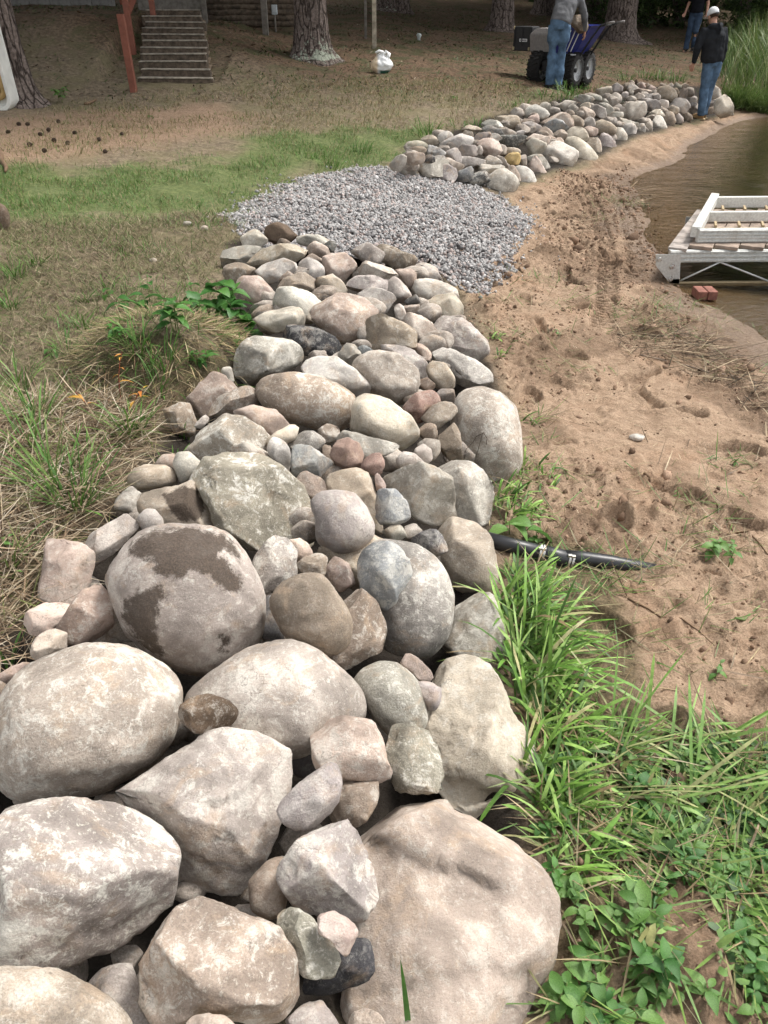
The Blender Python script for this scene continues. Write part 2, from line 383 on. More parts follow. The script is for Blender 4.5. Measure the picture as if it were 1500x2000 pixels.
def mat_ground():
    t = NT('shore_ground'); oc = t.n('TexCoord').outputs['Object']
    A = lambda n: t.n('Attribute', attribute_name=n).outputs['Fac']
    f1 = t.noise(oc, 2.2, 8, .62); f2 = t.noise(oc, 17, 9, .68); f3 = t.noise(oc, 130, 5, .65); f4 = t.noise(oc, 45, 6, .7)
    sand = t.mix(t.ramp(f2, .35, .68), (.275, .19, .128), (.375, .272, .188))
    sand = t.mix(t.math('MULTIPLY', t.ramp(f1, .5, .7), .55), sand, (.30, .185, .115))
    sand = t.mix(t.math('MULTIPLY', t.ramp(f4, .54, .66), .6), sand, (.15, .10, .066))
    sand = t.mix(t.math('MULTIPLY', A('muck'), .62), sand, t.mix(t.ramp(f4, .35, .65), (.10, .066, .042), (.22, .145, .095)))
    sand = t.mix(t.math('MULTIPLY', A('wet'), .72), sand, (.135, .092, .062))
    soil = t.mix(t.ramp(f2, .35, .7), (.12, .095, .066), (.28, .22, .15))
    soil = t.mix(t.math('MULTIPLY', t.ramp(f1, .42, .62), .6), soil, (.17, .15, .08))
    turf = t.mix(t.ramp(f2, .3, .7), (.06, .10, .026), (.135, .175, .06))
    soil = t.mix(t.math('MULTIPLY', A('green'), .8), soil, turf)
    soil = t.mix(t.math('MULTIPLY', A('bare'), .85), soil, t.mix(t.ramp(f4, .4, .7), (.33, .225, .155), (.20, .135, .09)))
    duff = t.mix(t.ramp(f2, .35, .68), (.072, .047, .03), (.185, .12, .075))
    duff = t.mix(t.math('MULTIPLY', t.ramp(f1, .45, .62), .75), duff, (.055, .065, .026))
    soil = t.mix(A('wood'), soil, duff)
    c = t.mix(A('sand'), soil, sand)
    sand = t.mix(A('deep'), sand, t.mix(t.ramp(f1, .4, .6), (.055, .052, .028), (.085, .072, .04)))
    c = t.mix(A('sand'), soil, sand)
    c = t.mix(t.math('MULTIPLY', A('low'), .85), c, t.mix(t.ramp(f4, .35, .65), (.05, .045, .022), (.15, .115, .065)))
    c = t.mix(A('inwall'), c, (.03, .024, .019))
    c = t.mix(1.0, c, gray3(t, t.ramp(f3, .25, .75, .72, 1.25)), 'MULTIPLY')
    nb = t.bump(f3, .6, .006, t.bump(f2, .7, .03))
    return t.done(c, t.ramp(A('wet'), 0, 1, .95, .5), .25, nb)
M['ground'] = mat_ground()
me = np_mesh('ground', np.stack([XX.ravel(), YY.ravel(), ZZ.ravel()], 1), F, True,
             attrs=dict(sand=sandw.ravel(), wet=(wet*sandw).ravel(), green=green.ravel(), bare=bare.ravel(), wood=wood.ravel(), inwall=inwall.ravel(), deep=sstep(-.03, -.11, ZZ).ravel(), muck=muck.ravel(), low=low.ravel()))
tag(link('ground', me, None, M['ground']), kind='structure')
from bisect import bisect
def hz(x, y):
    """height of the built ground (bilinear in its grid)"""
    x = np.clip(np.asarray(x, float), xs[0], xs[-1]-1e-6); y = np.clip(np.asarray(y, float), ys[0], ys[-1]-1e-6)
    i = np.searchsorted(xs, x, 'right')-1; j = np.searchsorted(ys, y, 'right')-1
    fx = (x-xs[i])/(xs[i+1]-xs[i]); fy = (y-ys[j])/(ys[j+1]-ys[j])
    return (ZZ[j, i]*(1-fx)+ZZ[j, i+1]*fx)*(1-fy) + (ZZ[j+1, i]*(1-fx)+ZZ[j+1, i+1]*fx)*fy
def gz(p): return float(hz(p[0], p[1]))
def GH(px, py):
    p = G(px, py); return np.array([p[0], p[1], gz(p)])

# water: one sheet at height 0, the bed shows through it
t = NT('lake_water'); oc = t.n('TexCoord').outputs['Object']
mp = t.n('Mapping', {'Vector': oc, 'Scale': (1, 2.2, 1)}).outputs[0]
nb = t.bump(t.noise(mp, 7, 4, .6, .4), .3, .05, t.bump(t.noise(mp, 1.3, 3, .5), .15, .2))
tr = t.n('BsdfTransparent', {'Color': (.70, .66, .54)}); gl = t.n('BsdfGlossy', {'Color': (1, 1, 1), 'Roughness': .045, 'Normal': nb})
fr = t.n('Fresnel', {'IOR': 1.33, 'Normal': nb})
mx = t.n('MixShader', {0: fr.outputs[0], 1: tr.outputs[0], 2: gl.outputs[0]}); t.t.links.new(mx.outputs[0], t.out.inputs[0])
M['water'] = t.m
wx = np.concatenate([np.linspace(1.2, 12, 60), np.linspace(13, 150, 30)]); wy = np.concatenate([np.linspace(-60, 3, 20), np.linspace(3.3, 24, 80), np.linspace(25, 120, 20)])
WX, WY = np.meshgrid(wx, wy); ii = np.arange(WX.size).reshape(WX.shape)
me = np_mesh('water', np.stack([WX.ravel(), WY.ravel(), 0*WX.ravel()], 1), np.stack([ii[:-1, :-1], ii[:-1, 1:], ii[1:, 1:], ii[1:, :-1]], -1).reshape(-1, 4), True)
tag(link('water', me, None, M['water']), kind='structure')
# ------------------------------------------------------------------ the rock wall: every stone traced, placed and shaped
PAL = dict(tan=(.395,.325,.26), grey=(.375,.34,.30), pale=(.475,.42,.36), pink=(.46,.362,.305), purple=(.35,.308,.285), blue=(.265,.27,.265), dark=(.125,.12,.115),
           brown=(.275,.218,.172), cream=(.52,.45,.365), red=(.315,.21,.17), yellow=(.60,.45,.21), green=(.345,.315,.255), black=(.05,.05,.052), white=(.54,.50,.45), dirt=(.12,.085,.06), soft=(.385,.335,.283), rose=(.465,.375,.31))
REG = dict(A=(0,1250,2.5), B=(500,1250,2.5), D=(0,850,1500/700), E=(450,800,1500/650), C=(350,400,2.0), X=(0,0,1.0), H=(760,210,1500/350), I=(1000,150,1500/260), J=(1180,140,1500/260))
XL = [(440,430),(470,435),(560,430),(650,440),(750,380),(850,330),(950,230),(1050,150),(1150,80),(1250,20),(1350,-60),(1500,-300),(1700,-500),(2000,-800)]
XR = [(440,700),(470,830),(560,905),(650,955),(750,962),(850,1022),(950,1020),(1050,975),(1150,975),(1250,1000),(1350,1020),(1500,1055),(1700,1090),(2000,1095)]
FB = [(765,330),(860,355),(985,385),(1060,350),(1130,325),(1180,310),(1290,262),(1340,242),(1440,225)]
FT = [(765,315),(790,290),(850,262),(930,230),(1000,212),(1060,200),(1115,188),(1170,175),(1230,158),(1370,162),(1400,180),(1440,205)]
def lerp(tab, v): return float(np.interp(v, [a for a, b in tab], [b for a, b in tab]))
def envelope(px, py, far):
    if far:
        b, tp = lerp(FB, px), lerp(FT, px); s = min(1, max(0, (b-py)/(b-tp+1e-6)))
        base = .34 if px < 800 else (.34-.24*(px-800)/185 if px < 985 else .06)
        return base*(1-s) + s*.62 + .06*math.sin(math.pi*s)
    l, r = lerp(XL, py), lerp(XR, py); s = (px-l)/(r-l)
    return float(np.interp(s, [-.1, 0, .25, .6, .85, 1.0], [.44, .47, .54, .50, .36, .2]))
ICO = {}
def ico(n):
    if n not in ICO:
        bm = bmesh.new(); bmesh.ops.create_icosphere(bm, subdivisions=n, radius=1)
        ICO[n] = (np.array([v.co[:] for v in bm.verts]), np.array([[v.index for v in f.verts] for f in bm.faces])); bm.free()
    return ICO[n]
ROCKS = []
def rock(reg, poly, kind, colour, lift, dust, label, group, stain=None, name='boulder', far=False, grow=1.03, collect=None, ledge=None, P=None):
    ox, oy, k = REG[reg]
    px = np.array([(x/k+ox, y/k+oy) for x, y in pp(poly)])
    a = px; b = np.roll(px, -1, 0); cr = a[:, 0]*b[:, 1]-b[:, 0]*a[:, 1]; A = cr.sum()/2
    cen = np.array([((a[:, 0]+b[:, 0])*cr).sum(), ((a[:, 1]+b[:, 1])*cr).sum()])/(6*A)
    seed = len(ROCKS)*7+3; rs = np.random.RandomState(seed)
    px = cen + (px-cen)*grow
    r = ray(*cen); z = envelope(cen[0], cen[1], far)
    P = at(cen[0], cen[1], z)
    dist = np.linalg.norm(P-CAMP); size = math.sqrt(abs(A)/math.pi)*depth_of(P)/FPX      # mean radius in metres
    P = CAMP + r*(dist - lift + size*.35)
    W = -r; U = np.cross([0, 0, 1.0], W); U /= np.linalg.norm(U); Vv = np.cross(W, U)
    loc = []
    for q in px:
        rr = ray(*q); X = CAMP + rr*(np.dot(P-CAMP, r)/np.dot(rr, r)) - P; loc.append((X@U, X@Vv))
    loc = np.array(loc)
    # radius of the outline by angle
    TH = np.linspace(-math.pi, math.pi, 361)[:-1]; R = np.zeros(360)
    dirs = np.stack([np.cos(TH), np.sin(TH)], 1)
    for i in range(len(loc)):
        p, q = loc[i], loc[(i+1) % len(loc)]; e = q-p
        den = dirs[:, 0]*e[1]-dirs[:, 1]*e[0]; den = np.where(abs(den) < 1e-9, 1e-9, den)
        t_ = (p[0]*e[1]-p[1]*e[0])/den; u_ = (p[0]*dirs[:, 1]-p[1]*dirs[:, 0])/den
        ok = (t_ > 0) & (u_ >= -1e-6) & (u_ <= 1+1e-6); R = np.where(ok, np.maximum(R, t_), R)
    R = np.where(R <= 0, np.median(R[R > 0]) if (R > 0).any() else size, R)
    sg = dict(r=6, c=3.6, a=1.3, j=1.2)[kind]; ker = np.exp(-.5*(np.arange(-25, 26)/sg)**2); ker /= ker.sum()
    R = np.convolve(np.concatenate([R[-25:], R, R[:25]]), ker, 'valid')
    f = np.fft.rfft(R); f[3:] = 0; Rlow = np.fft.irfft(f, 360)
    span = abs(A)**.5
    lv = 3 if far or collect is not None else (5 if span > 135 else 4 if span > 46 else 3)
    S, Fc = ico(lv); S = S @ np.linalg.qr(rs.normal(size=(3, 3)))[0]
    th = np.arctan2(S[:, 1], S[:, 0]); rho = np.hypot(S[:, 0], S[:, 1])
    ri = np.interp(th, np.concatenate([TH, [math.pi]]), np.concatenate([R, [R[0]]])); rl = np.interp(th, np.concatenate([TH, [math.pi]]), np.concatenate([Rlow, [Rlow[0]]]))
    m = rho**2.5; rad = ri*m + rl*(1-m)
    box = dict(r=.93, c=.86, a=.80, j=.82)[kind]
    rr_ = rho**box
    cth = size*dict(r=.86, c=.8, a=.78, j=.75)[kind]
    w = cth*np.sign(S[:, 2])*np.abs(S[:, 2])**dict(r=.95, c=.88, a=.8, j=.8)[kind]
    Q = np.stack([rad*rr_*np.cos(th), rad*rr_*np.sin(th), w], 1)/size
    lim = np.array([Q[:, 0].max(), Q[:, 0].min(), Q[:, 1].max(), Q[:, 1].min()])
    # broad shape, then flats and breaks cut into it, then fine relief
    s3 = rs.uniform(0, 90, 3); N = Q/np.maximum(1e-6, np.linalg.norm(Q, axis=1))[:, None]
    am = dict(r=(.05, .022, .012, .005), c=(.065, .034, .018, .007), a=(.06, .022, .016, .008), j=(.10, .05, .03, .012))[kind]
    d = am[0]*pnoise(Q*1.25+s3)*1.6 + am[1]*fbm(Q*3.1+s3, 2)*.6
    chs = dict(r=.012, c=.024, a=.035, j=.045)[kind]
    Q = Q + N*d[:, None]
    nc = dict(r=4, c=10, a=14, j=18)[kind]; dep = dict(r=.11, c=.34, a=.6, j=.5)[kind]
    for c_ in range(nc):
        n = rs.normal(size=3); n[2] = abs(n[2])*(1.0 if rs.rand() < .85 else -1) + .12; n /= np.linalg.norm(n)
        hh = Q@n; mxh = hh.max(); dl = dep*rs.uniform(.35, 1)*min(1, .25+abs(n[2])*1.1)
        ov = np.maximum(0, hh-mxh*(1-dl)); Q = Q - np.outer(ov, n)*.985
    N = Q/np.maximum(1e-6, np.linalg.norm(Q, axis=1))[:, None]
    d = am[1]*.4*fbm(Q*4.3+s3, 2) + am[3]*pnoise(Q*21+s3)
    rid = 1-np.abs(pnoise(Q*5.2+s3))*2.4; d = d - am[2]*np.maximum(0, rid)**2
    chip = pnoise(Q*1.9+s3+9); d = d - chs*sstep(.16, .19, chip) - .5*chs*sstep(.10, .12, pnoise(Q*3.7+s3+4))
    strat = pnoise(np.stack([Q[:, 0]*1.1, Q[:, 1]*7, Q[:, 2]*1.1], 1)@np.linalg.qr(rs.normal(size=(3, 3)))[0]+s3); d = d + dict(r=.0, c=.006, a=.016, j=.028)[kind]*strat
    Q = Q + N*d[:, None]
    for ax, (hi, lo) in enumerate(((lim[0], lim[1]), (lim[2], lim[3]))):          # keep the traced extent
        q = Q[:, ax]; mxv, mnv = q.max(), q.min(); Q[:, ax] = (q-mnv)/(mxv-mnv)*(hi-lo)+lo
    if ledge:
        for lp, amt in ledge:                                   # a broken step across the face
            g = []
            for q in pp(lp):
                rr = ray(q[0]/k+ox, q[1]/k+oy); X = CAMP + rr*(np.dot(P-CAMP, r)/np.dot(rr, r)) - P; g.append((X@U/size, X@Vv/size))
            x0 = np.array([p[0] for p in g]); y0 = np.array([p[1] for p in g]); o_ = np.argsort(x0)
            yl = np.interp(Q[:, 0], x0[o_], y0[o_]) + .05*pnoise(Q*6+s3)
            fade = sstep(x0.min()-.12, x0.min()+.05, Q[:, 0])*sstep(x0.max()+.12, x0.max()-.05, Q[:, 0])
            below = sstep(.0, -.035, Q[:, 1]-yl)*sstep(-.75, -.1, Q[:, 1]-yl)
            Q[:, 2] -= amt*fade*below*(Q[:, 2] > 0)
    Vw = (Q*size)@np.stack([U, Vv, W])
    att = {}
    if stain:
        vx, vy = project(Vw+P); sv = np.zeros(len(Q))
        for pol in stain:
            g = np.array([(x/k+ox, y/k+oy) for x, y in pp(pol)]); dd = edge_dist(vx, vy, g)/(span*.06)
            sv = np.maximum(sv, np.clip(.5+dd*.5, 0, 1))
        att['stain'] = sv*(Q[:, 2] > -.2)
    if collect is not None:
        collect.append((Vw+P, Fc)); ROCKS.append(None); return None
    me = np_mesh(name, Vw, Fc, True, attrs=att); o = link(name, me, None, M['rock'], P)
    cjit = 1+rs.uniform(-.08, .08); o.color = tuple(min(1, c_*cjit*(1+rs.uniform(-.03, .03))) for c_ in PAL[colour]) + (1,); o['dust'] = float(dust)
    tag(o, label, 'rock', group); ROCKS.append(o); return o
NG = 'stones of the near rock wall'
NEAR = [
('A','-30,400 30,250 100,150 200,90 340,40 480,15 600,25 720,80 820,150 880,220 895,310 870,430 800,550 700,640 560,720 400,770 250,805 130,800 30,760 -40,690 -60,540','r','soft',.02,.75,'large pale oval boulder at the left edge, below the boulder with dark soil stains'),
('A','550,770 700,640 800,540 940,460 1080,455 1270,480 1410,450 1425,600 1410,760 1370,900 1290,1060 1210,1240 1180,1255 1080,1210 1000,1225 860,1280 860,1100 800,900 700,830','a','grey',.0,.6,'big flat-faced grey block with a sharp upper right corner'),
('A','-60,860 100,830 300,795 480,785 620,795 740,840 820,920 870,1000 875,1060 855,1120 860,1230 810,1350 700,1430 560,1520 400,1570 220,1598 0,1590 -120,1560 -160,1200','c','grey',.05,1.0,'large white-crusted oval boulder at the lower left edge'),
('A','645,1600 680,1530 760,1440 830,1350 900,1280 1000,1245 1110,1245 1220,1290 1320,1380 1400,1480 1450,1600 1480,1700 1495,1790 1440,1840 1300,1860 1100,1830 1000,1815 930,1850 860,1870 760,1840 670,1720','c','tan',.04,.6,'rounded brown-grey boulder with a notched lower edge at the bottom'),
('A','-60,1590 120,1595 270,1610 400,1660 520,1730 610,1820 660,1900 660,2050 -100,2050 -150,1800','r','tan',.03,.4,'smooth tan boulder cut off by the lower left corner'),
('A','400,1680 480,1610 640,1585 680,1690 740,1830 800,1900 780,1990 660,1990 560,1850','c','grey',-.14,.35,'shaded grey stone sunk between the bottom boulders'),
('A','875,370 900,310 950,280 1030,268 1110,295 1160,350 1130,410 1060,450 960,450 890,410','c','dirt',.1,.35,'small dark brown oval stone lying on the pale flat boulder'),
('X','355,1360 400,1320 450,1285 500,1258 560,1250 620,1272 670,1310 705,1355 720,1400 660,1460 560,1490 450,1480 380,1430','r','soft',-.02,.6,'broad pale domed boulder under the boulder with dark soil stains'),
('X','360,2004 380,1985 410,1978 440,1985 460,2004 450,2030 380,2030','c','pink',.06,.4,'top of a small pinkish stone peeking in at the bottom edge'),
('X','-20,1332 20,1303 70,1286 80,1300 50,1330 10,1345 -20,1350','a','pink',-.04,.3,'thin pinkish slab at the left edge above the large pale oval boulder'),
('X','-40,1350 0,1330 22,1345 30,1370 10,1400 -30,1400','a','brown',-.03,.3,'brownish stone sliver at the far left edge beside the large pale oval boulder'),
('B','470,930 560,870 640,800 760,760 900,770 1020,820 1140,905 1250,935 1330,1010 1370,1080 1440,1180 1480,1290 1485,1450 1470,1600 1420,1720 1370,1870 1300,2000 900,2060 500,2000 430,1880 420,1750 480,1650 500,1500 480,1380 500,1270 480,1080','c','rose',-.02,.35,'largest boulder, pinkish tan, with a ledge across it at the bottom right'),
('B','100,1220 110,1120 200,990 340,885 400,890 470,960 540,1080 580,1200 605,1260 600,1350 550,1385 480,1365 330,1320 200,1320 130,1290','a','purple',.07,.65,'wedge-shaped dark grey stone leaning on the largest boulder'),
('B','90,1320 130,1310 240,1340 330,1420 400,1480 415,1560 390,1640 330,1660 230,1655 190,1580 190,1480 120,1400','j','green',.05,.8,'lichen-crusted grey chunk with a white lower edge'),
('B','305,1390 340,1340 400,1325 460,1350 495,1410 485,1490 450,1540 420,1500 390,1450 330,1415','a','pink',.12,.3,'small shell-shaped pink stone with one broken side, on the lichen-crusted chunk'),
('B','400,1560 490,1440 540,1500 580,1580 560,1640 510,1690 400,1730 250,1735 220,1660 330,1620','a','black',-.03,.15,'black wet slab wedged beneath the small shell-shaped pink stone'),
('B','450,1870 480,1820 540,1800 600,1830 630,1880 600,1930 500,1930','c','pink',.05,.3,'small peach stone at the bottom edge against the largest boulder'),
('B','150,1870 240,1790 320,1760 340,1800 400,1880 380,1970 200,1970','a','purple',-.05,.3,'flat mauve-grey stone at the bottom edge left of the small peach stone'),
('B','260,410 320,375 430,370 560,372 600,400 620,460 640,560 668,605 610,680 550,710 470,690 390,610 330,560 280,480','a','pink',.1,.55,'peach-coloured angular slab with a chipped lower edge'),
('B','630,470 650,430 720,405 800,405 850,430 890,500 910,580 905,660 920,730 870,760 780,735 720,745 660,720 640,600','j','green',.09,.7,'pitted grey-brown knobbly stone against the cream boulder'),
('B','100,820 140,770 220,700 300,640 370,590 410,620 420,700 400,790 360,860 290,920 200,935 140,900 105,870','c','purple',.08,.3,'mauve-brown egg-shaped stone below the peach angular slab'),
('B','350,870 420,790 430,690 520,720 590,710 595,770 550,870 480,920 400,900','j','brown',-.02,.4,'speckled brown rough stone tucked behind the mauve-brown egg-shaped stone'),
('B','460,200 520,140 600,105 680,105 750,140 800,210 830,300 838,400 800,470 700,500 620,440 545,330 500,270','r','grey',.02,.65,'smooth grey rounded boulder between the pale domed boulder and the cream boulder'),
('B','705,100 740,62 790,90 850,150 870,180 850,205 800,195 750,160','c','pink',.1,.15,'small pink-brown finger-shaped pebble above the purple pebble'),
('B','790,205 850,205 905,240 905,280 880,335 840,345 825,300 800,250','c','purple',.08,.15,'small purple pebble wedged beside the cream boulder'),
('B','820,110 900,75 1040,60 1110,110 1160,170 1210,260 1260,370 1330,450 1380,520 1395,570 1380,640 1325,690 1335,790 1300,880 1240,915 1150,900 1050,830 950,740 915,640 900,520 870,430 840,400 850,340 900,280','a','cream',.0,.5,'tall cream boulder with a dark undercut lower face beside the green grass'),
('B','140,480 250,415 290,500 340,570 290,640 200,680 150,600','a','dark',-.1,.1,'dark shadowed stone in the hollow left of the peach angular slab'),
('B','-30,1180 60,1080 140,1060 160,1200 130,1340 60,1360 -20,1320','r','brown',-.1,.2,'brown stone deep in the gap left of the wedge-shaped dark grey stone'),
('D','435,590 470,530 530,450 600,400 690,378 820,372 930,400 1010,470 1060,540 1095,620 1105,720 1085,850 1040,920 960,970 870,1010 780,1005 690,950 600,890 540,830 500,750 460,660','r','soft',.1,.5,'great round boulder with dark brown soil stains'),
('D','575,330 600,240 640,210 750,205 840,225 880,280 905,360 920,420 800,440 680,430 600,390','c','tan',.0,.2,'tan stone with a dirty scooped hollow behind the great round boulder'),
('D','575,345 610,310 650,310 680,350 682,395 600,400','r','purple',.06,.2,'small lavender-grey stone left against the scooped tan stone'),
('D','490,270 530,220 590,215 610,250 580,330 540,345 490,345','a','grey',-.03,.3,'blue-grey angular stone left of the scooped tan stone'),
('D','330,470 400,415 480,370 550,325 570,360 565,410 520,460 470,530 420,530 380,500','c','grey',.04,.3,'long grey stone with a pink tip leaning left of the great round boulder'),
('D','165,680 190,560 195,450 260,425 310,470 400,530 405,560 380,640 340,700 240,700','a','pink',.03,.3,'tall pink angular stone at the left edge of the wall'),
('D','230,830 310,740 380,660 425,608 460,650 465,810 440,850 330,895 280,880','a','pink',.06,.55,'pointed pinkish-grey slab touching the great round boulder from the left'),
('D','115,830 150,730 200,700 320,690 300,750 220,815 140,860','c','pink',.02,.25,'rounded pink stone split along its right side, under the tall pink stone'),
('D','130,880 150,835 210,815 280,840 285,880 260,920 170,945 135,930','a','pink',.08,.3,'small blocky peach stone at the left end of the wall'),
('D','535,195 550,150 610,125 690,125 735,160 740,205 640,225 560,225','r','tan',.0,.3,'smooth tan oval cobble at the left edge by the straw'),
('D','725,120 740,75 790,70 850,120 850,145 790,190 760,200 740,165','r','white',.02,.5,'smooth whitish oval cobble by the straw'),
('D','645,125 680,82 730,78 745,120 740,150 690,140','r','tan',-.05,.3,'half-hidden tan cobble between the tan and whitish oval cobbles'),
('D','765,205 850,165 900,100 960,65 1030,60 1100,110 1180,170 1260,250 1320,320 1335,390 1310,450 1280,475 1200,470 1100,480 1000,440 920,390 890,290 860,230','c','green',.0,1.0,'very large grey boulder mottled with yellowish lichen'),
('D','960,55 1060,30 1140,85 1215,180 1200,215 1100,140','c','brown',-.04,.5,'brownish ridge stone behind the lichen-mottled boulder'),
('E','360,420 400,380 480,370 560,385 610,440 640,510 640,570 590,620 500,648 430,630 390,580 390,480','r','purple',.05,.35,'round mauve boulder right of the lichen-mottled boulder'),
('E','440,310 480,270 560,275 640,310 650,400 665,480 690,510 680,545 640,560 560,500 440,400','c','tan',-.03,.25,'squarish tan stone behind the round mauve boulder'),
('E','655,400 690,360 750,360 790,410 810,440 790,490 740,525 700,510 665,460','a','blue',.1,.5,'small faceted blue-grey stone above the slate slab'),
('E','650,290 670,288 700,340 690,385 660,385','a','pink',.04,.2,'thin pinkish shard above the small faceted blue-grey stone'),
('E','680,290 700,250 760,235 860,245 960,320 1020,390 1025,440 1000,510 920,530 820,510 760,430 700,340','c','green',.04,.45,'olive-grey boulder with a rough lower face'),
('E','890,250 960,230 1060,240 1140,280 1180,340 1180,430 1160,500 1120,515 1030,500 1000,420 940,330','c','pale',-.02,.8,'pale grey boulder between the olive-grey boulder and the largest upright boulder'),
('X','880,830 885,780 905,757 945,755 985,770 1010,800 1021,850 1020,900 1000,945 965,975 935,950 900,900 885,870','r','soft',-.02,.7,'large upright boulder on the water side with a twig lying on it'),
('E','920,550 1020,480 1100,510 1170,580 1200,650 1210,760 1195,850 1120,850 1000,800 950,720 935,630','r','cream',-.02,.5,'cream rounded boulder beside the black pipe'),
('E','810,580 880,540 940,550 980,610 940,660 880,640','j','dark',.03,.35,'small jagged charcoal stone above the great purple boulder'),
('E','570,640 640,600 730,590 770,620 790,680 820,730 800,790 740,860 700,915 660,870 630,800 590,740','j','blue',.22,.5,'bluish slate slab lying on the great purple boulder'),
('E','640,590 740,590 830,600 920,660 975,740 1005,850 1005,960 970,1050 900,1110 820,1125 740,1100 680,1070 650,930 620,800 600,680','r','purple',.03,.7,'great purple-grey boulder under the bluish slate slab'),
('E','380,660 480,620 640,555 730,570 760,610 680,720 600,830 540,790 440,720','c','tan',-.06,.35,'brownish boulder mostly hidden under the bluish slate slab'),
('E','100,690 150,620 200,570 240,590 300,660 290,740 230,800 150,830 120,760','a','purple',.06,.75,'dark faceted stone with white edges right of the great round boulder'),
('E','240,590 330,580 370,640 370,690 310,700 270,640','a','pink',.02,.4,'small pink stone right of the dark faceted stone'),
('E','300,690 380,650 430,660 440,740 390,770 340,760 300,740','j','brown',.02,.35,'small knobbly brown stone below the small pink stone'),
('E','430,740 460,665 510,680 550,740 560,790 500,820 450,800','j','pink',.04,.5,'pale pink lumpy stone right of the knobbly brown stone'),
('E','175,880 190,820 250,770 350,735 420,740 480,830 540,930 553,1000 530,1070 480,1105 380,1100 280,1060 220,990','r','brown',.11,.15,'smooth brown tilted oval boulder in the middle of the wall'),
('E','450,830 560,805 650,880 700,960 710,1030 690,1110 620,1140 500,1180 400,1130 430,1000','c','brown',.0,.5,'rough brown-grey stone behind the smooth brown tilted oval boulder'),
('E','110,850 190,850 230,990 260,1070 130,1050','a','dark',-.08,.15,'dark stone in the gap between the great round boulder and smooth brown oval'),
('E','960,840 1080,810 1180,870 1250,930 1265,1000 1260,1100 1250,1240 1180,1220 1100,1140 960,1090 950,960','a','grey',-.05,.7,'dark grey boulder with a white vein beside the tall grass'),
('E','685,550 720,525 780,520 795,560 780,600 720,600','c','grey',-.02,.3,'small greyish-pink stone just above the bluish slate slab'),
('E','785,520 840,515 865,545 830,590 795,590','c','grey',-.03,.3,'small grey stone left of the jagged charcoal stone'),
('E','270,330 330,280 400,310 435,350 390,390 350,405 300,370','a','brown',.02,.2,'brown angular stone on the right shoulder of the lichen-mottled boulder'),
('E','270,180 300,160 360,180 440,240 460,270 440,300 370,310 310,290','a','blue',.06,.35,'pointed blue-grey angular stone among the small stones'),
('E','270,160 310,110 380,95 425,130 425,185 380,205 310,175','a','grey',.02,.6,'flat grey stone behind the pointed blue-grey stone'),
('E','165,190 200,130 230,125 270,190 270,250 250,275 200,230','c','white',.05,.5,'small whitish upright stone left of the pointed blue-grey stone'),
('E','155,150 210,100 280,65 308,80 295,130 240,160 200,170','r','cream',.04,.3,'pale tan flattened pebble on the pinkish flat boulder'),
('E','450,200 480,140 530,128 580,155 600,210 580,260 520,275 465,245','r','red',.06,.1,'round reddish-brown cobble among the small stones'),
('E','585,250 630,200 670,195 695,220 690,260 650,300 600,280','a','red',.07,.1,'small brick-red stone beside the round reddish-brown cobble'),
('E','480,110 530,95 640,120 760,155 750,200 700,240 640,215 560,170 490,140','a','grey',.03,.4,'thin dark-sided grey slab behind the reddish-brown cobble'),
('E','395,95 440,65 490,70 490,110 450,150 420,140','a','brown',.03,.5,'small grey-brown stone below the big tan oval boulder'),
('E','420,160 450,165 460,210 470,250 440,240 415,200','a','brown',-.04,.2,'small brown stone in the gap left of the reddish-brown cobble'),
('E','745,230 780,190 830,195 885,250 860,270 760,260','r','grey',.02,.6,'speckled grey cobble above the olive-grey boulder'),
('E','825,190 870,155 905,180 910,225 880,250 840,220','r','pale',.05,.3,'pale pebble beside the speckled grey cobble'),
('E','840,160 880,130 940,140 945,190 910,235 870,190','r','soft',.01,.4,'pale tan cobble behind the pale pebble'),
('E','850,75 920,60 932,130 910,150 860,145','a','brown',.02,.2,'brown block-shaped stone under the elongated tan stone'),
('E','935,110 980,60 1030,100 1045,230 970,235 945,180','a','brown',.03,.25,'dark brown wedge leaning on the large upright boulder'),
('C','940,860 1000,790 1060,770 1095,780 1060,830 1010,870 960,880','c','tan',.07,.3,'elongated tan stone with pointed ends beside the large upright boulder'),
('C','30,940 80,860 160,815 230,820 290,880 330,940 380,1010 330,1060 200,1090 60,1060 20,990','c','green',.0,.9,'large mossy grey boulder at the left, above the lichen-mottled boulder'),
('C','210,810 290,785 370,800 430,860 400,900 340,940 290,900','r','pink',.0,.3,'flat pinkish boulder right behind the mossy grey boulder'),
('C','295,720 330,670 440,652 560,670 640,710 690,750 695,800 660,880 580,890 450,860 350,810 310,770','r','tan',.03,.75,'big tan oval boulder with a whitish face in the middle distance'),
('C','680,800 700,745 760,735 830,770 900,820 940,880 935,930 890,965 840,965 740,910 665,885','r','cream',.02,.5,'smooth cream oval boulder right of the big tan oval boulder'),
('C','475,620 520,590 600,595 680,640 730,690 760,735 690,755 600,710 480,660','c','white',-.02,.8,'whitish grey boulder behind the big tan oval boulder'),
('C','200,640 240,570 330,510 400,505 470,550 490,590 470,640 400,660 290,710 220,690','j','grey',.02,.7,'rough dark grey boulder by the leafy tussock'),
('C','380,490 480,465 530,480 610,540 650,605 560,600 490,575 420,520','a','black',.0,.25,'black sharp-edged slab behind the rough dark grey boulder'),
('C','515,460 560,400 640,360 740,345 775,390 760,430 720,500 640,540 570,520','a','tan',.05,.5,'tan boulder with a broken dark front edge'),
('C','680,345 770,325 830,350 845,400 815,445 770,440 740,385','c','grey',-.04,.5,'grey stone behind the tan boulder with a broken edge'),
('C','730,490 745,440 790,428 840,460 910,500 925,545 870,560 800,572 750,560','c','tan',.05,.4,'tan pear-shaped stone left of the pink and grey boulder'),
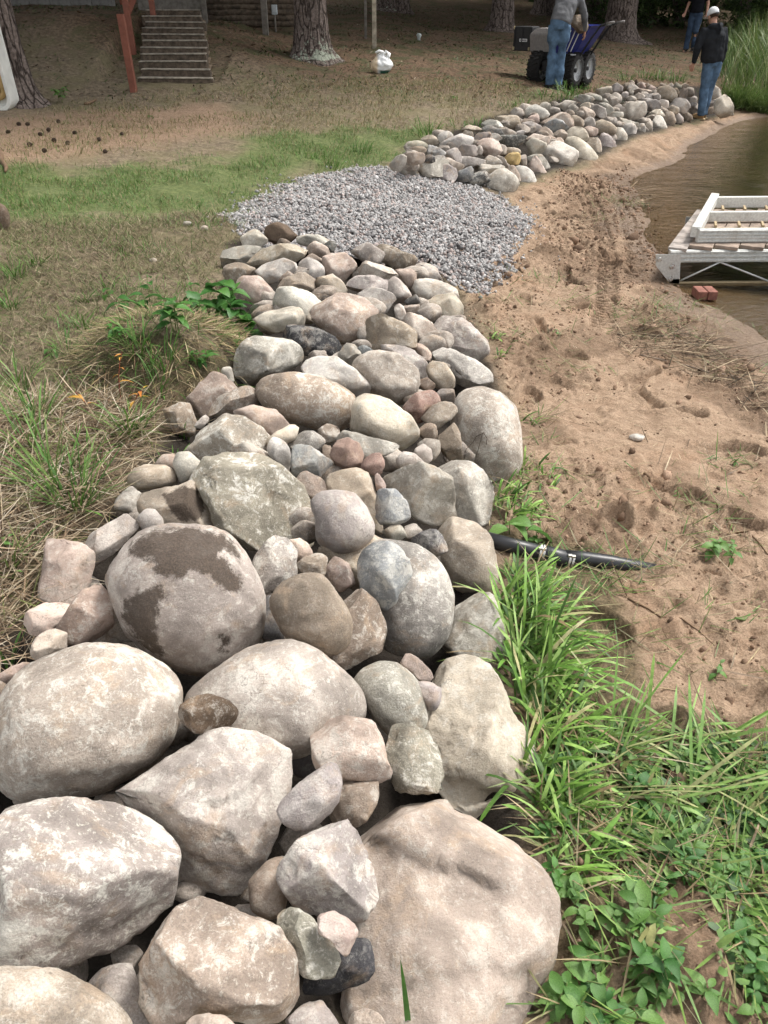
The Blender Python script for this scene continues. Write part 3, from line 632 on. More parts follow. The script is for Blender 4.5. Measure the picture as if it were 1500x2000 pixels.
('C','680,640 700,590 780,572 860,590 930,640 935,690 900,770 860,780 770,740 700,690','c','soft',.04,.5,'tan boulder with a flat right face above the brownish-red cobble'),
('C','790,580 830,550 900,550 960,590 972,640 945,695 900,650 840,600','c','grey',-.01,.6,'grey mottled stone behind the flat-faced tan boulder'),
('C','900,545 950,540 985,580 982,612 950,600','c','pink',.0,.3,'small pinkish stone at the foot of the pink and grey boulder'),
('C','960,470 1000,430 1110,450 1190,500 1213,570 1205,630 1150,610 1050,570 980,565 950,520','c','grey',-.02,.8,'large grey rounded boulder on the water side, pink stone at its left'),
('C','855,470 900,425 990,425 1010,480 985,560 930,530','c','pink',-.01,.4,'pink-toned boulder leaning on the large grey rounded boulder'),
('C','985,580 1030,560 1110,590 1190,620 1220,660 1220,700 1180,720 1100,705 1060,670 1000,620','c','white',-.01,.9,'white and grey boulder above the large upright boulder'),
('C','965,650 990,610 1040,630 1075,680 1072,725 1000,715','c','tan',.02,.3,'small tan stone left of the white and grey boulder'),
('C','930,690 970,675 1000,710 990,730 950,730','a','brown',.02,.2,'tiny brown stone between the flat-faced tan boulder and small tan stone'),
('C','1000,720 1070,720 1078,775 1030,775','a','grey',.0,.3,'small grey wedge stone above the elongated tan stone'),
('C','870,800 920,740 980,725 1020,760 1010,790 960,840 930,855','r','red',.04,.2,'smooth brownish-red cobble below the flat-faced tan boulder'),
('C','620,575 650,540 710,545 715,600 660,630 635,605','c','grey',-.03,.3,'small shaded grey stone left of the pear-shaped stone'),
('C','695,555 720,548 755,570 725,605','a','blue',.0,.4,'tiny blue-grey shard left of the pear-shaped stone'),
('C','370,400 390,330 440,322 500,350 570,395 540,430 500,465 440,440 380,420','c','white',.01,.7,'whitish rounded stone right of the leafy weeds'),
('C','290,465 380,410 460,397 490,430 480,470 390,500 340,495','c','pale',.03,.4,'pale flat wedge stone below the whitish rounded stone'),
('C','225,300 250,280 310,280 360,330 375,360 350,395 300,395 240,350','r','pink',.0,.4,'pale pinkish cobble touching the leafy weeds'),
('C','280,430 310,395 350,390 370,415 330,450 290,450','r','tan',-.02,.3,'small tan cobble beneath the pale pinkish cobble'),
('C','300,260 340,225 400,210 450,230 462,260 410,290 350,308 310,290','c','white',.03,.6,'white mottled cobble near the gravel end of the wall'),
('C','265,230 300,180 380,155 450,152 500,170 485,215 420,225 340,235 290,250','c','tan',.01,.4,'long tan stone lying across the gravel end of the wall'),
('C','165,235 190,180 250,160 330,160 300,205 265,240 200,255','a','grey',-.02,.3,'dark grey corner stone at the upper left end of the near wall'),
('C','170,290 200,230 250,225 300,260 290,290 220,310','a','brown',.0,.4,'brown-grey angular stone below the dark grey corner stone'),
('C','240,155 270,110 300,95 350,145 310,170','a','pale',.0,.5,'pale triangular stone at the gravel end, beside the dirt-covered stone'),
('C','335,125 350,85 390,68 440,85 460,115 450,145 380,155','c','dirt',.03,.0,'dark brown dirt-covered stone at the edge of the gravel'),
('C','382,152 400,130 430,138 438,155 410,162','c','brown',.04,.1,'tiny brown stone below the dirt-covered stone'),
('C','455,130 480,115 560,120 595,150 570,170 500,160','c','grey',-.01,.6,'grey flat stone against the gravel right of the dirt-covered stone'),
('C','500,165 530,140 580,165 592,198 560,210 510,195','c','pink',.03,.4,'small pink-brown cobble right of the long tan stone'),
('C','570,150 600,138 614,165 600,190 580,175','a','dark',.0,.2,'small dark stone at the gravel edge'),
('C','465,255 490,210 530,205 560,240 568,285 530,300 490,275','a','white',.03,.6,'pointed whitish stone in front of the small pink-brown cobble'),
('C','490,212 520,190 560,218 550,240','c','tan',.0,.2,'small tan pebble behind the pointed whitish stone'),
('C','560,220 600,190 660,190 692,230 682,275 640,305 590,275','c','pink',.03,.4,'rounded pinkish-brown stone in the middle of the gravel end'),
('C','670,190 700,150 740,150 800,200 802,228 730,232 690,215','c','grey',.0,.6,'grey and white stone bordering the gravel'),
('C','750,160 800,155 860,185 920,215 928,262 870,260 800,225','a','brown',.0,.35,'flat brown stone bordering the gravel on the right'),
('C','690,275 700,230 750,220 830,245 855,285 800,310 720,300','c','pale',.02,.4,'pale stone in front of the grey and white stone'),
('C','650,325 670,280 760,275 812,300 802,335 680,345','a','grey',.05,.4,'grey block with a dark front edge below the pale stone'),
('C','835,258 880,250 925,285 922,335 880,315 840,290','a','pink',.02,.2,'pinkish-brown block below the flat brown stone'),
('C','810,315 850,280 900,320 908,355 860,385 820,360','c','pale',.03,.5,'pale rounded stone left of the row bordering the gravel'),
('C','920,255 960,235 1010,270 1035,305 970,310','c','white',-.01,.7,'white-grey stone half buried at the gravel edge'),
('C','910,335 930,290 1000,290 1080,330 1090,372 1020,375 960,385 920,370','c','pale',-.01,.6,'pale flat boulder at the right gravel corner'),
('C','930,405 1000,360 1060,345 1100,380 1107,430 1060,450 980,440','r','cream',-.01,.4,'cream smooth boulder at the right end where the sand begins'),
('C','840,405 870,385 888,430 855,462','c','grey',.0,.5,'small grey stone left of the pink-toned boulder'),
('C','880,372 920,350 942,385 895,390','a','dark',.0,.2,'small dark triangular stone beneath the pale flat boulder'),
('C','870,395 940,388 932,415 890,435','c','tan',.0,.3,'small tan stone beneath the cream smooth boulder'),
('C','385,315 420,280 480,265 520,290 532,335 480,350 400,340','c','tan',.02,.3,'tan rounded stone in front of the white mottled cobble'),
('C','385,295 420,258 452,275 425,295','c','brown',.0,.3,'small brown stone between the white mottled cobble and the tan rounded stone'),
('C','515,345 560,315 612,320 608,362 540,362','c','tan',.02,.3,'small flat tan stone right of the tan rounded stone'),
('C','530,300 600,270 640,310 655,350 610,360 560,330','c','tan',.0,.3,'tan stone below the rounded pinkish-brown stone'),
('C','500,345 560,352 622,372 575,395 530,382','a','black',.02,.2,'thin black slab above the tan boulder with a broken edge'),
('C','30,770 80,700 120,655 160,665 225,712 160,780 110,840 60,850','a','brown',.02,.3,'brown angular boulder below the soil tussock'),
('C','110,825 150,760 240,710 290,730 322,770 300,800 240,805 170,825','a','brown',.06,.4,'brown flat-topped stone left of the big tan oval boulder'),
('C','-60,810 0,775 40,785 65,835 45,890 0,910 -50,870','a','brown',-.02,.4,'greyish-brown stone half in the grass left of the brown angular boulder'),
('C','165,655 200,632 215,690 185,700','c','pale',.0,.4,'small pale stone between the brown angular boulder and the rough dark grey boulder'),
('C','60,860 100,820 118,835 85,875','a','grey',.03,.3,'small grey stone above the mossy grey boulder'),
]
ST = {28: ['535,500 560,440 640,400 800,385 930,410 1000,480 1000,520 940,480 915,500 980,560 1010,600 1010,660 940,660 890,600 800,570 740,610 650,580 640,530','510,700 600,640 690,625 700,680 660,740 650,820 690,930 640,920 560,850 520,770','920,830 960,850 950,910 925,900'],
      29: ['680,250 760,215 840,225 870,290 840,350 760,365 710,310'],}
LG = {11: [('560,960 700,1010 860,1090 1000,1110 1180,1200', .09), ('520,1700 800,1640 1100,1560 1350,1600', .05)], 25: [('915,650 1050,690 1180,730 1270,860', .2)], 0: [('150,700 300,640 600,600', .05)],
      1: [('1000,800 1150,760 1280,640', .08), ('880,1110 960,1090 1040,1150', .05)], 28: [('760,900 900,820 1060,800', .06)], 3: [('700,1650 900,1620 960,1700', .1)]}
for i, (rg, po, kd, co, li, du, la) in enumerate(NEAR):
    if kd == 'c' and rg in 'CED' and i % 6: kd = 'a'
    if kd == 'r' and rg in 'CE' and i % 2: kd = 'c'
    sp_ = max(abs(np.ptp([q[0] for q in pp(po)])), abs(np.ptp([q[1] for q in pp(po)])))/REG[rg][2]
    rock(rg, po, kd, co, li, du, la, NG, stain=ST.get(i), ledge=LG.get(i), name='boulder' if i < 4 else 'rock', grow=1.02 if sp_ > 130 else 1.08)
fr_ = random.Random(4); FILL = []
DEEP = [(150,1600),(60,1560),(230,1580),(330,1430),(380,1420),(540,1480),(600,1640),(560,1700),(500,1740),(480,1800),(370,1740),(250,1870),(130,1900),(300,1920),(620,1960),(660,1900),(700,1560),(740,1500),(600,1260),(540,1240),(860,1500),(200,1240),(160,1150),(120,1230),(640,1960),(480,1990),(570,1560),(690,1480)]
def ell(cx, cy, rx, ry): return ' '.join('%d,%d' % (cx+rx*math.cos(2*math.pi*i/10), cy+ry*math.sin(2*math.pi*i/10)) for i in range(10))
for px, py in DEEP:
    w = fr_.uniform(32, 60); rock('X', ell(px, py, w, w*fr_.uniform(.65, .9)), fr_.choice('ca'), fr_.choice(['grey', 'brown', 'dark', 'purple']), -.24, .25, '', '', collect=FILL)
for k in range(60):
    py = fr_.uniform(480, 1230); l, r_ = lerp(XL, py), lerp(XR, py); px = l+(r_-l)*fr_.uniform(.12, .9); w = (14+py*.016)*fr_.uniform(.8, 1.3)
    rock('X', ell(px, py, w, w*fr_.uniform(.6, .9)), fr_.choice('caa'), fr_.choice(['grey', 'brown', 'tan', 'pink', 'grey']), -.13, .3, '', '', collect=FILL)
def fill_obj(lst, label):
    o_ = 0; Vs, Fs = [], []
    for v_, f_ in lst: Vs.append(v_); Fs.append(f_+o_); o_ += len(v_)
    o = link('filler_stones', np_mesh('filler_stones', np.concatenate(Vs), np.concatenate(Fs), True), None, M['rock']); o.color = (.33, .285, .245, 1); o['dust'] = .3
    return tag(o, label, 'stones', kind='stuff')
fill_obj(FILL, 'small shaded stones filling the gaps deep in the near wall')
# ------------------------------------------------------------------ the far rock row beyond the gravel
FG = 'stones of the far rock row'
FAR = [
('H',ell(235,325,82,44),'r','green',.0,.3,'greenish-tan oval cobble at the near left end of the far row'),
('H',ell(340,275,66,42),'c','tan',.0,.3,'orange-brown cobble at the back left of the far row'),
('H','410,245 470,200 530,225 520,260 450,310 430,290','a','white',.02,.5,'split pale stone with a dark left face at the back left of the far row'),
('H','430,335 500,270 580,230 650,250 690,310 620,350 560,380 480,385','c','white',.0,.9,'white-mottled boulder in the near left part of the far row'),
('H','575,350 640,315 700,320 735,350 715,410 660,420 600,395','a','purple',.05,.2,'purple-brown blunt stone in front of the white-mottled boulder'),
('H','300,350 360,320 430,345 478,375 450,405 370,405 310,390','a','blue',.03,.6,'flat blue-grey stone left of the purple-brown blunt stone'),
('H',ell(250,358,58,32),'c','brown',.03,.2,'brown cobble below the greenish-tan oval cobble'),
('H','135,440 150,390 220,380 290,390 285,460 200,480 150,480','c','tan',.05,.2,'tan-brown block near the left tip of the far row'),
('H','10,490 80,405 140,400 135,470 100,520 30,525','c','grey',.0,.3,'grey-tan stone at the left tip of the far row'),
('H','85,545 130,490 190,458 235,490 240,550 180,585 110,585','c','soft',.03,.4,'pale pointed stone against the gravel at the left tip of the far row'),
('H','295,430 310,400 355,400 385,440 340,462 300,455','a','dark',.02,.4,'small dark stone under the flat blue-grey stone'),
('H','370,405 430,405 465,425 430,450 385,440','c','grey',.02,.4,'small light grey stone beside the small dark one under the flat blue-grey stone'),
('H','470,400 550,345 605,400 580,480 540,480 490,435','a','purple',.06,.2,'mauve pointed stone in the near part of the far row'),
('H','245,545 300,480 420,435 480,440 510,480 440,540 370,580 290,585','c','grey',.02,.5,'broad grey boulder against the gravel, left of its flat-faced neighbour'),
('H','355,575 400,500 470,485 540,520 565,622 480,615 390,605','c','purple',.05,.4,'flat-faced grey boulder bordering the gravel in the far row'),
('H','460,450 500,425 545,465 620,500 590,540 530,530','c','pink',.03,.4,'pale pinkish stone behind the flat-faced grey boulder'),
('H','560,570 600,530 690,498 695,560 610,622 565,618','a','blue',.06,.5,'blue-green angular stone beside the gravel in the far row'),
('H','615,625 680,570 750,540 810,545 850,575 800,642 740,662 660,652','a','dark',.05,.6,'dark angular stone beside the gravel, right of the blue-green one'),
('H','570,450 600,415 680,415 780,440 790,475 720,510 640,500','a','grey',.05,.5,'flat rough grey stone above the blue-green angular stone'),
('H','750,515 800,475 880,490 950,475 955,520 900,555 820,558','c','grey',.05,.5,'long grey stone left of the big pale front boulder'),
('H','795,660 850,580 920,530 980,530 1050,590 1075,630 1040,700 990,755 900,730 830,690','r','pale',.06,.8,'big pale boulder at the near corner of the far row, on gravel and sand'),
('H','1045,540 1080,500 1150,510 1200,560 1225,620 1200,690 1150,715 1090,705 1070,610','r','white',.05,.9,'bright white boulder on the sand beside the big pale corner boulder'),
('H','960,540 1010,495 1070,520 1095,600 1090,720 1020,738 1040,640 1000,580','c','tan',.0,.5,'orange-brown stone between the big pale corner boulder and the bright white one'),
('H','1145,520 1190,430 1215,410 1270,490 1310,570 1260,630 1220,642 1190,590','a','pink',.04,.2,'peach pointed upright stone on the sand side of the far row'),
('H','965,430 1010,390 1070,380 1095,410 1085,470 990,480','c','yellow',.06,.1,'bright yellow stone in the far row'),
('H',ell(1020,375,78,36),'r','tan',.03,.4,'tan rounded stone just behind the bright yellow stone'),
('H','1090,415 1140,400 1150,490 1085,480','a','pale',.04,.2,'pale flat-faced stone right of the bright yellow stone'),
('H','1150,420 1200,400 1280,405 1330,470 1330,555 1290,570 1240,500 1190,440','c','grey',.0,.5,'greyish boulder behind the peach pointed stone'),
('H','790,440 820,400 900,430 945,470 880,490 800,480','c','grey',.04,.6,'light grey rough stone left of the bright yellow stone'),
('H','890,430 920,405 970,440 998,495 950,505','c','pale',.02,.5,'small pale stone touching the bright yellow stone on its left'),
('H','745,310 800,270 860,265 920,310 938,380 890,415 800,385','a','pink',.05,.5,'pinkish boulder with a dark lower face in the far row'),
('H',ell(755,358,28,36),'c','pale',.05,.3,'small pale upright stone left of the pinkish boulder in the far row'),
('H','900,290 960,240 1080,235 1140,260 1130,310 1080,340 940,335','a','dark',.07,.5,'dark overhanging slab above the bright yellow stone'),
('H','770,200 830,155 900,165 960,220 900,245 850,225','a','dark',.03,.2,'charcoal wedge at the back of the far row'),
('H','610,190 680,148 770,165 750,200 650,205','c','tan',.0,.3,'tan stone at the back of the far row, left of the charcoal wedge'),
('H','610,230 650,195 690,215 702,275 660,265','c','tan',.03,.3,'upright tan stone below its tan neighbour at the back of the far row'),
('H','690,290 740,220 820,210 850,245 770,285 720,328','a','purple',.04,.2,'brown-purple angular stone behind the pinkish boulder'),
('H','845,225 900,220 945,255 900,290 850,268','c','white',.03,.4,'white pebble-like stone between charcoal wedge and pinkish boulder'),
('H','770,135 830,105 900,110 950,150 952,180 850,165','c','white',.0,.5,'white stone at the back edge behind the charcoal wedge'),
('H','900,95 980,70 1070,80 1095,130 1060,182 960,180 910,130','c','tan',.02,.4,'orange-tan boulder at the back edge of the far row'),
('H','950,210 1000,180 1060,200 1055,235 980,238','a','grey',.02,.4,'thin grey slab behind the dark overhanging slab'),
('H','1060,205 1110,190 1142,200 1110,235','a','white',.03,.3,'small white shard behind the dark overhanging slab'),
('I','115,590 140,520 220,510 320,560 330,625 200,620','a','grey',.03,.3,'long brown-grey slab with a shaded underside in the far row'),
('I','310,590 370,565 460,640 440,665 340,650','a','cream',.04,.3,'cream end piece right of the long brown-grey slab'),
('H','1090,120 1130,95 1200,110 1215,140 1120,155','c','pink',.0,.3,'pale pink stone behind the long brown-grey slab'),
('H','1170,105 1220,65 1255,100 1220,130','c','pink',.02,.2,'small pink stone left of the big whitish round boulder at the back'),
('H','1140,240 1200,220 1300,250 1340,290 1320,325 1250,280 1150,268','c','pink',.0,.4,'flat pink-grey stone below the long brown-grey slab'),
('H','1150,320 1220,265 1290,290 1305,345 1250,400 1180,400','c','pale',.02,.4,'pale rounded stone behind the greyish boulder'),
('I','390,680 440,665 490,690 440,750','c','pink',.02,.2,'small brown-pink stone above the split-faced boulder'),
('I','460,740 490,690 550,690 590,745 540,770','c','pink',.03,.3,'small pinkish stone above the split-faced boulder, touching the tan giant'),
('I','355,870 430,760 540,745 660,800 730,860 715,940 660,1020 560,1045 430,1045 380,940','c','white',.03,.8,'large white boulder with a dark broken left face'),
('I','595,740 650,700 740,700 830,760 910,840 945,900 930,970 840,1010 700,1022 690,900 640,810','r','cream',.02,.6,'large smooth tan boulder right of the one with the dark broken face'),
('I','835,740 900,700 960,700 1000,770 1010,900 970,965 930,900 880,820','j','tan',.0,.4,'lumpy brown boulder behind the large smooth tan boulder'),
('I','965,700 1000,650 1080,660 1140,730 1160,830 1120,900 1010,935 990,800','c','purple',.0,.4,'purple-grey boulder on the sand in the far row'),
('I','1110,680 1180,590 1240,590 1290,660 1280,790 1180,825 1145,750','r','pale',.01,.5,'pale upright boulder right of the purple-grey one'),
('I','1235,600 1280,530 1340,560 1395,620 1340,735 1290,755 1275,660','c','white',.0,.7,'white-grey boulder behind the pale upright one'),
('I','1180,520 1220,470 1320,470 1400,530 1410,575 1330,575 1240,575 1190,595','c','grey',.0,.4,'broad grey stone above the white-grey boulder'),
('I','1385,600 1430,530 1480,560 1495,640 1430,695 1385,685','c','grey',.0,.5,'upright grey stone right of the white-grey boulder'),
('I','600,690 640,610 750,570 800,640 860,690 820,730 740,705 660,710','c','cream',.03,.4,'yellowish pale boulder on top of the large smooth tan boulder'),
('I','920,540 1010,490 1100,520 1165,580 1150,640 1060,655 970,645 940,590','r','tan',.03,.3,'tan rounded boulder in the middle of the far row'),
('I','790,600 880,560 960,590 955,655 870,670','c','pink',.02,.3,'pinkish stone left of the tan rounded boulder'),
('I','810,490 880,460 935,480 940,570 880,590 830,540','a','pale',.02,.5,'pale angular stone behind the pinkish one in the far row'),
('I','880,370 960,320 1020,360 1062,430 1040,485 960,480 900,440','a','grey',.05,.6,'smooth grey-blue wedge standing proud in the far row'),
('I','750,400 800,340 880,370 930,440 900,490 800,490','c','tan',.02,.3,'tan boulder left of the grey-blue wedge'),
('I','310,520 400,440 540,410 650,430 685,520 640,590 560,540 450,530','c','tan',.0,.5,'broad pale-tan boulder with a dark broken underside'),
('I','370,540 480,480 560,500 635,595 580,630 480,615 400,585','a','blue',.03,.3,'dark grey angular stone under the broad pale-tan boulder'),
('I','660,460 720,440 800,500 805,545 700,595 665,530','c','tan',.02,.3,'tan stone right of the broad pale-tan boulder'),
('I','450,650 550,610 625,600 610,690 580,730 500,690','a','brown',-.01,.2,'brown shaded stone below the dark grey angular stone'),
('I','145,420 190,345 270,320 350,360 415,410 370,470 260,470 180,475','r','white',.02,.6,'big whitish round boulder near the back of the far row'),
('I','45,400 120,330 220,310 190,380 150,440 100,450','c','pale',.0,.4,'pale stone at the back left of the big whitish round boulder'),
('I','170,485 240,430 305,490 260,525','a','pink',.04,.2,'small pink pointed stone in front of the big whitish round boulder'),
('I','310,310 360,290 410,320 432,385 390,410 340,370','a','pale',.01,.4,'pale slab leaning behind the big whitish round boulder'),
('I','420,405 450,340 530,360 540,410','c','grey',.0,.3,'flat grey stone right of the big whitish round boulder'),
('I','480,320 560,270 700,275 725,305 640,330 640,375 540,385','c','pale',.0,.5,'long pale stone near the back of the far row'),
('I','640,330 720,310 765,350 745,455 680,430','a','grey',.03,.4,'grey stone with a dark right edge in front of the long pale stone'),
('I','675,265 690,215 790,205 880,230 915,268 840,298 740,295','c','grey',.0,.4,'large flat-topped boulder at the back edge, nearest the green grass'),
('I','465,285 510,250 565,265 500,315','c','brown',.0,.2,'small brown stone at the back edge left of the flat-topped boulder'),
('I','760,340 800,290 870,300 885,370 800,360','c','tan',.01,.3,'tan stone below the large flat-topped boulder'),
('I','865,205 940,195 1012,230 990,275 910,260','c','grey',.0,.3,'grey-brown stone right of the large flat-topped boulder'),
('I','950,150 1010,110 1090,120 1125,190 1020,212 965,195','c','tan',.0,.3,'tan pile-top stone behind the far row, left of its taller grey neighbour'),
('I','1105,115 1190,75 1242,110 1235,185 1130,180','c','grey',.0,.3,'tall grey stone at the back crest of the far row'),
('I','1110,260 1140,185 1210,190 1232,285 1150,335 1105,305','c','pale',.03,.4,'pale upright stone in front of the crest of the far row'),
('I','1228,228 1250,170 1302,180 1305,238','c','grey',.02,.3,'small grey stone right of the pale upright crest stone'),
('I','1005,285 1050,250 1085,290 1040,310','c','grey',.03,.2,'small grey pebble left of the pale upright crest stone'),
('I','985,305 1080,300 1145,370 1090,430 1010,360','c','grey',.02,.4,'mottled grey stone right of the grey-blue wedge'),
('I','1145,345 1200,310 1275,370 1210,415 1140,390','c','pale',.03,.4,'pale stone in front of the pale upright crest stone'),
('I','1065,445 1130,400 1245,400 1245,455 1150,470','c','white',.0,.7,'white flat stone left of the big pale triangular boulder'),
('I','1205,475 1300,330 1410,290 1490,370 1495,440 1410,490 1290,485','c','pale',.02,.6,'big pale triangular boulder in the middle of the far row'),
('I','1215,312 1340,298 1352,335 1270,360','c','tan',.02,.2,'flat tan stone behind the big pale triangular boulder'),
('I','1085,515 1110,460 1182,460 1185,545 1110,530','a','pale',.03,.4,'small pale block in front of the white flat stone'),
('J','575,230 640,180 720,165 790,215 812,285 770,345 700,325 600,285','r','tan',.03,.4,'round tan boulder with brown stains in the far half of the far row'),
('J','410,355 470,305 560,340 625,400 580,435 490,435','c','purple',.02,.2,'dark purple-grey boulder left of the brown-stained round one'),
('J','605,340 660,315 722,340 725,390 690,435 635,390','c','pale',.05,.4,'pale oval stone in front of the brown-stained round boulder'),
('J','770,360 800,310 900,305 955,350 955,430 900,465 820,430','c','grey',.02,.3,'large grey boulder right of the pale oval stone in the far row'),
('J','710,425 770,380 842,410 835,465 770,478','r','tan',.04,.3,'tan cobble below the large grey boulder'),
('J','772,490 830,460 888,520 882,575 820,592','r','grey',.03,.3,'round grey cobble at the waterline of the far row'),
('J','665,500 700,440 770,470 802,560 760,612 700,632','c','tan',.0,.4,'tan upright stone left of the round grey waterline cobble'),
('J','515,690 540,570 640,500 692,580 692,650 600,698','a','white',.03,.6,'white boulder with a dark split front at the waterline'),
('J','435,705 460,610 540,560 535,685 480,710','c','pale',-.01,.4,'pale stone behind the split white waterline boulder'),
('J','335,735 380,640 430,590 462,650 420,745','c','grey',-.01,.4,'grey upright stone two left of the split white waterline boulder'),
('J','380,555 440,520 540,540 530,580 460,620','c','pale',.0,.4,'pale flat stone above the grey upright waterline stone'),
('J','495,485 560,430 660,430 685,490 600,530 520,530','c','cream',.01,.4,'cream broad stone below the dark purple-grey boulder'),
('J','878,490 930,455 982,490 992,540 930,565 888,545','r','brown',.03,.2,'dark brown round cobble at the waterline left of the standing man'),
('J','975,485 1030,430 1062,440 1065,515 1010,535','c','grey',-1.1,.4,'grey cobble touching the left leg of the standing man'),
('J','955,445 970,380 1052,360 1065,425 1000,465','c','pale',-1.1,.4,'pale flat stone left of the standing man, above the grey cobble'),
('J','935,305 1000,265 1042,300 1035,355 970,365','c','grey',-.9,.4,'whitish-grey stone left of the standing man, highest of that column'),
('J','755,200 830,190 855,250 820,305','c','brown',.0,.2,'brown stone right of the brown-stained round boulder'),
('J','838,290 870,190 922,210 925,300 860,310','c','tan',.01,.2,'tan upright stone two left of the standing man'),
('J','915,245 930,190 1002,180 1012,265 960,280','c','soft',.0,.3,'soft tan stone at the back left of the standing man'),
('J','865,155 910,130 952,155 935,195 880,190','c','tan',.0,.2,'small tan stone at the back crest, nearest the standing man'),
('J','785,165 830,125 872,160 852,200','c','green',.01,.2,'small olive stone at the back crest with grass sprigs above it'),
('J','705,155 750,130 792,150 745,185','c','grey',.0,.2,'small grey stone at the back crest above the brown-stained boulder'),
('J','625,165 660,130 702,140 695,172','c','brown',.0,.2,'small brownish stone at the back crest left of the small grey one'),
('J','495,205 530,150 595,200 565,245 510,238','a','pink',.02,.3,'pinkish triangular stone near the back crest'),
('J','345,215 400,190 530,210 575,232 480,258 370,248','c','tan',.03,.3,'long flat tan stone lying in front of the pinkish triangular stone'),
('J','265,195 320,150 392,170 385,208 300,218','c','grey',.01,.3,'grey-tan oval stone near the back crest'),
('J','385,185 410,120 475,150 455,198','c','pink',.0,.3,'pinkish-brown stone at the back crest left of the dark gap'),
('J','200,195 240,130 288,130 272,185 230,212','c','brown',.0,.2,'brown upright stone at the back crest'),
('J','283,112 310,97 342,120 325,155 288,150','r','tan',.02,.1,'small round tan stone topping the back crest'),
('J','260,245 290,205 335,220 315,270','c','pale',.03,.3,'small pale stone in front of the grey-tan oval stone'),
('J','340,285 390,240 455,270 435,318 360,318','c','pale',.03,.5,'pale stone left of the dark purple-grey boulder'),
('J','445,265 520,250 565,290 500,320','c','purple',.0,.3,'mauve stone above the dark purple-grey boulder'),
('J','525,262 590,245 635,280 600,338 545,320','c','purple',.01,.3,'mauve-grey stone touching the left of the brown-stained boulder'),
('J','1150,210 1240,165 1300,230 1305,310 1200,330 1150,300','c','soft',-1.6,.4,'large tan boulder behind the standing man on his right'),
('J','1245,365 1300,310 1370,275 1400,320 1452,420 1430,480 1350,515 1290,485','c','cream',-.9,.4,'big pale boulder at the reed end of the far row'),
('J','1130,410 1230,385 1292,440 1295,505 1200,525 1130,490','r','tan',-1.3,.3,'rounded tan boulder at the water beside the standing man'),
('J','1150,335 1275,320 1250,390 1160,395','a','pale',-1.5,.3,'pale wedge stone between the two boulders right of the standing man'),
('J','1405,485 1450,468 1462,490 1420,500','c','pale',.02,.2,'tiny pale stone at the very reed end of the far row'),
('J','950,378 1010,350 1045,372 1000,400','c','dark',.02,.2,'small dark stone wedged left of the standing man'),
('J','338,122 360,92 388,108 375,155','c','dirt',.0,.0,'small dark brown stone at the back crest'),
('J','455,155 490,132 515,160 495,195','c','brown',.0,.1,'small dark reddish stone in the gap at the back crest'),
]
NSEED = len(ROCKS)
FILL2 = []
for i, (rg, po, kd, co, li, du, la) in enumerate(FAR):
    if kd == 'c' and i % 6: kd = 'a'
    rock(rg, po, kd, co, li, du, la, FG, far=True, name='rock', grow=1.2)
for k in range(80):
    px = fr_.uniform(800, 1310); b_, t_ = lerp(FB, px), lerp(FT, px); py = b_+(t_-b_)*fr_.uniform(.12, .95); w = fr_.uniform(9, 15)*(1.25-.45*(px-800)/600)
    rock('X', ell(px, py, w, w*fr_.uniform(.6, .85)), fr_.choice('cca'), fr_.choice(['grey', 'brown', 'tan', 'pink', 'soft']), -.10, .3, '', '', far=True, collect=FILL2)
fill_obj(FILL2, 'small shaded stones filling the gaps low in the far row')

# loose stones apart from the walls
def loose(px, py, w, h, kind, col, label, name='rock', dust=.3, sink=.3):
    """one stone lying on the ground"""
    p = GH(px, py); d = depth_of(p)/FPX; s, F_ = ico(3); rs = np.random.RandomState(int(px+py))
    r = w*d/2; q = s.copy()
    for c_ in range(10 if kind == 'a' else 4):
        n = rs.normal(size=3); n /= np.linalg.norm(n); hh = q@n; q -= np.outer(np.maximum(0, hh-hh.max()*.8), n)*.9
    q = q*(1+.08*pnoise(s*1.7+px))[:, None]*np.array([r, r*.8, h*d/2*1.25])
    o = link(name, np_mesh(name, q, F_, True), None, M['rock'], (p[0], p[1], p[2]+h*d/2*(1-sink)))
    o.color = (*PAL[col], 1); o['dust'] = dust; tag(o, label, 'rock'); return o
loose(0, 448, 56, 62, 'a', 'dirt', 'reddish-brown boulder at the left edge of the lawn', dust=.1)
loose(1243, 860, 32, 10, 'a', 'grey', 'small flat grey stone alone on the sand', dust=.5)
loose(400, 452, 15, 10, 'c', 'pale', 'small pale stone in the dead grass left of the gravel')
loose(366, 440, 20, 9, 'c', 'grey', 'flat greyish stone in the grass at the left tip of the gravel')
loose(300, 512, 15, 8, 'c', 'pale', 'little whitish stone in the dead grass above the leafy tussock')

# ------------------------------------------------------------------ gravel: crushed stone, one mass
rs = np.random.RandomState(11)
lo, hi = GRAVEL.min(0)-.2, GRAVEL.max(0)+.2
n = 40000; gx = rs.uniform(lo[0], hi[0], n); gy = rs.uniform(lo[1], hi[1], n)
ed = edge_dist(gx, gy, GRAVEL) + .22*n2(gx, gy, 2.2, 3, 3.)-.03
keep = (ed > 0) | ((ed > -.3) & (rs.rand(n) < .2*np.exp(ed/.07))); gx, gy, ed = gx[keep], gy[keep], ed[keep]
n = len(gx); print('gravel', n)
crown = .03*sstep(0, .35, ed) + .02*n2(gx, gy, 1.5, 2, 15.)
S0, F0 = ico(1)
base = []
for k in range(14):
    q = S0.copy(); r2 = np.random.RandomState(k)
    for c_ in range(6):
        nn = r2.normal(size=3); nn /= np.linalg.norm(nn); hh = q@nn; q -= np.outer(np.maximum(0, hh-r2.uniform(.45, .75)), nn)
    base.append(q*r2.uniform(.7, 1.2, 3)*np.array([1, .8, .6]))
base = np.array(base); kk = rs.randint(0, 14, n); sz = .0182*np.exp(rs.normal(0, .30, n)); 
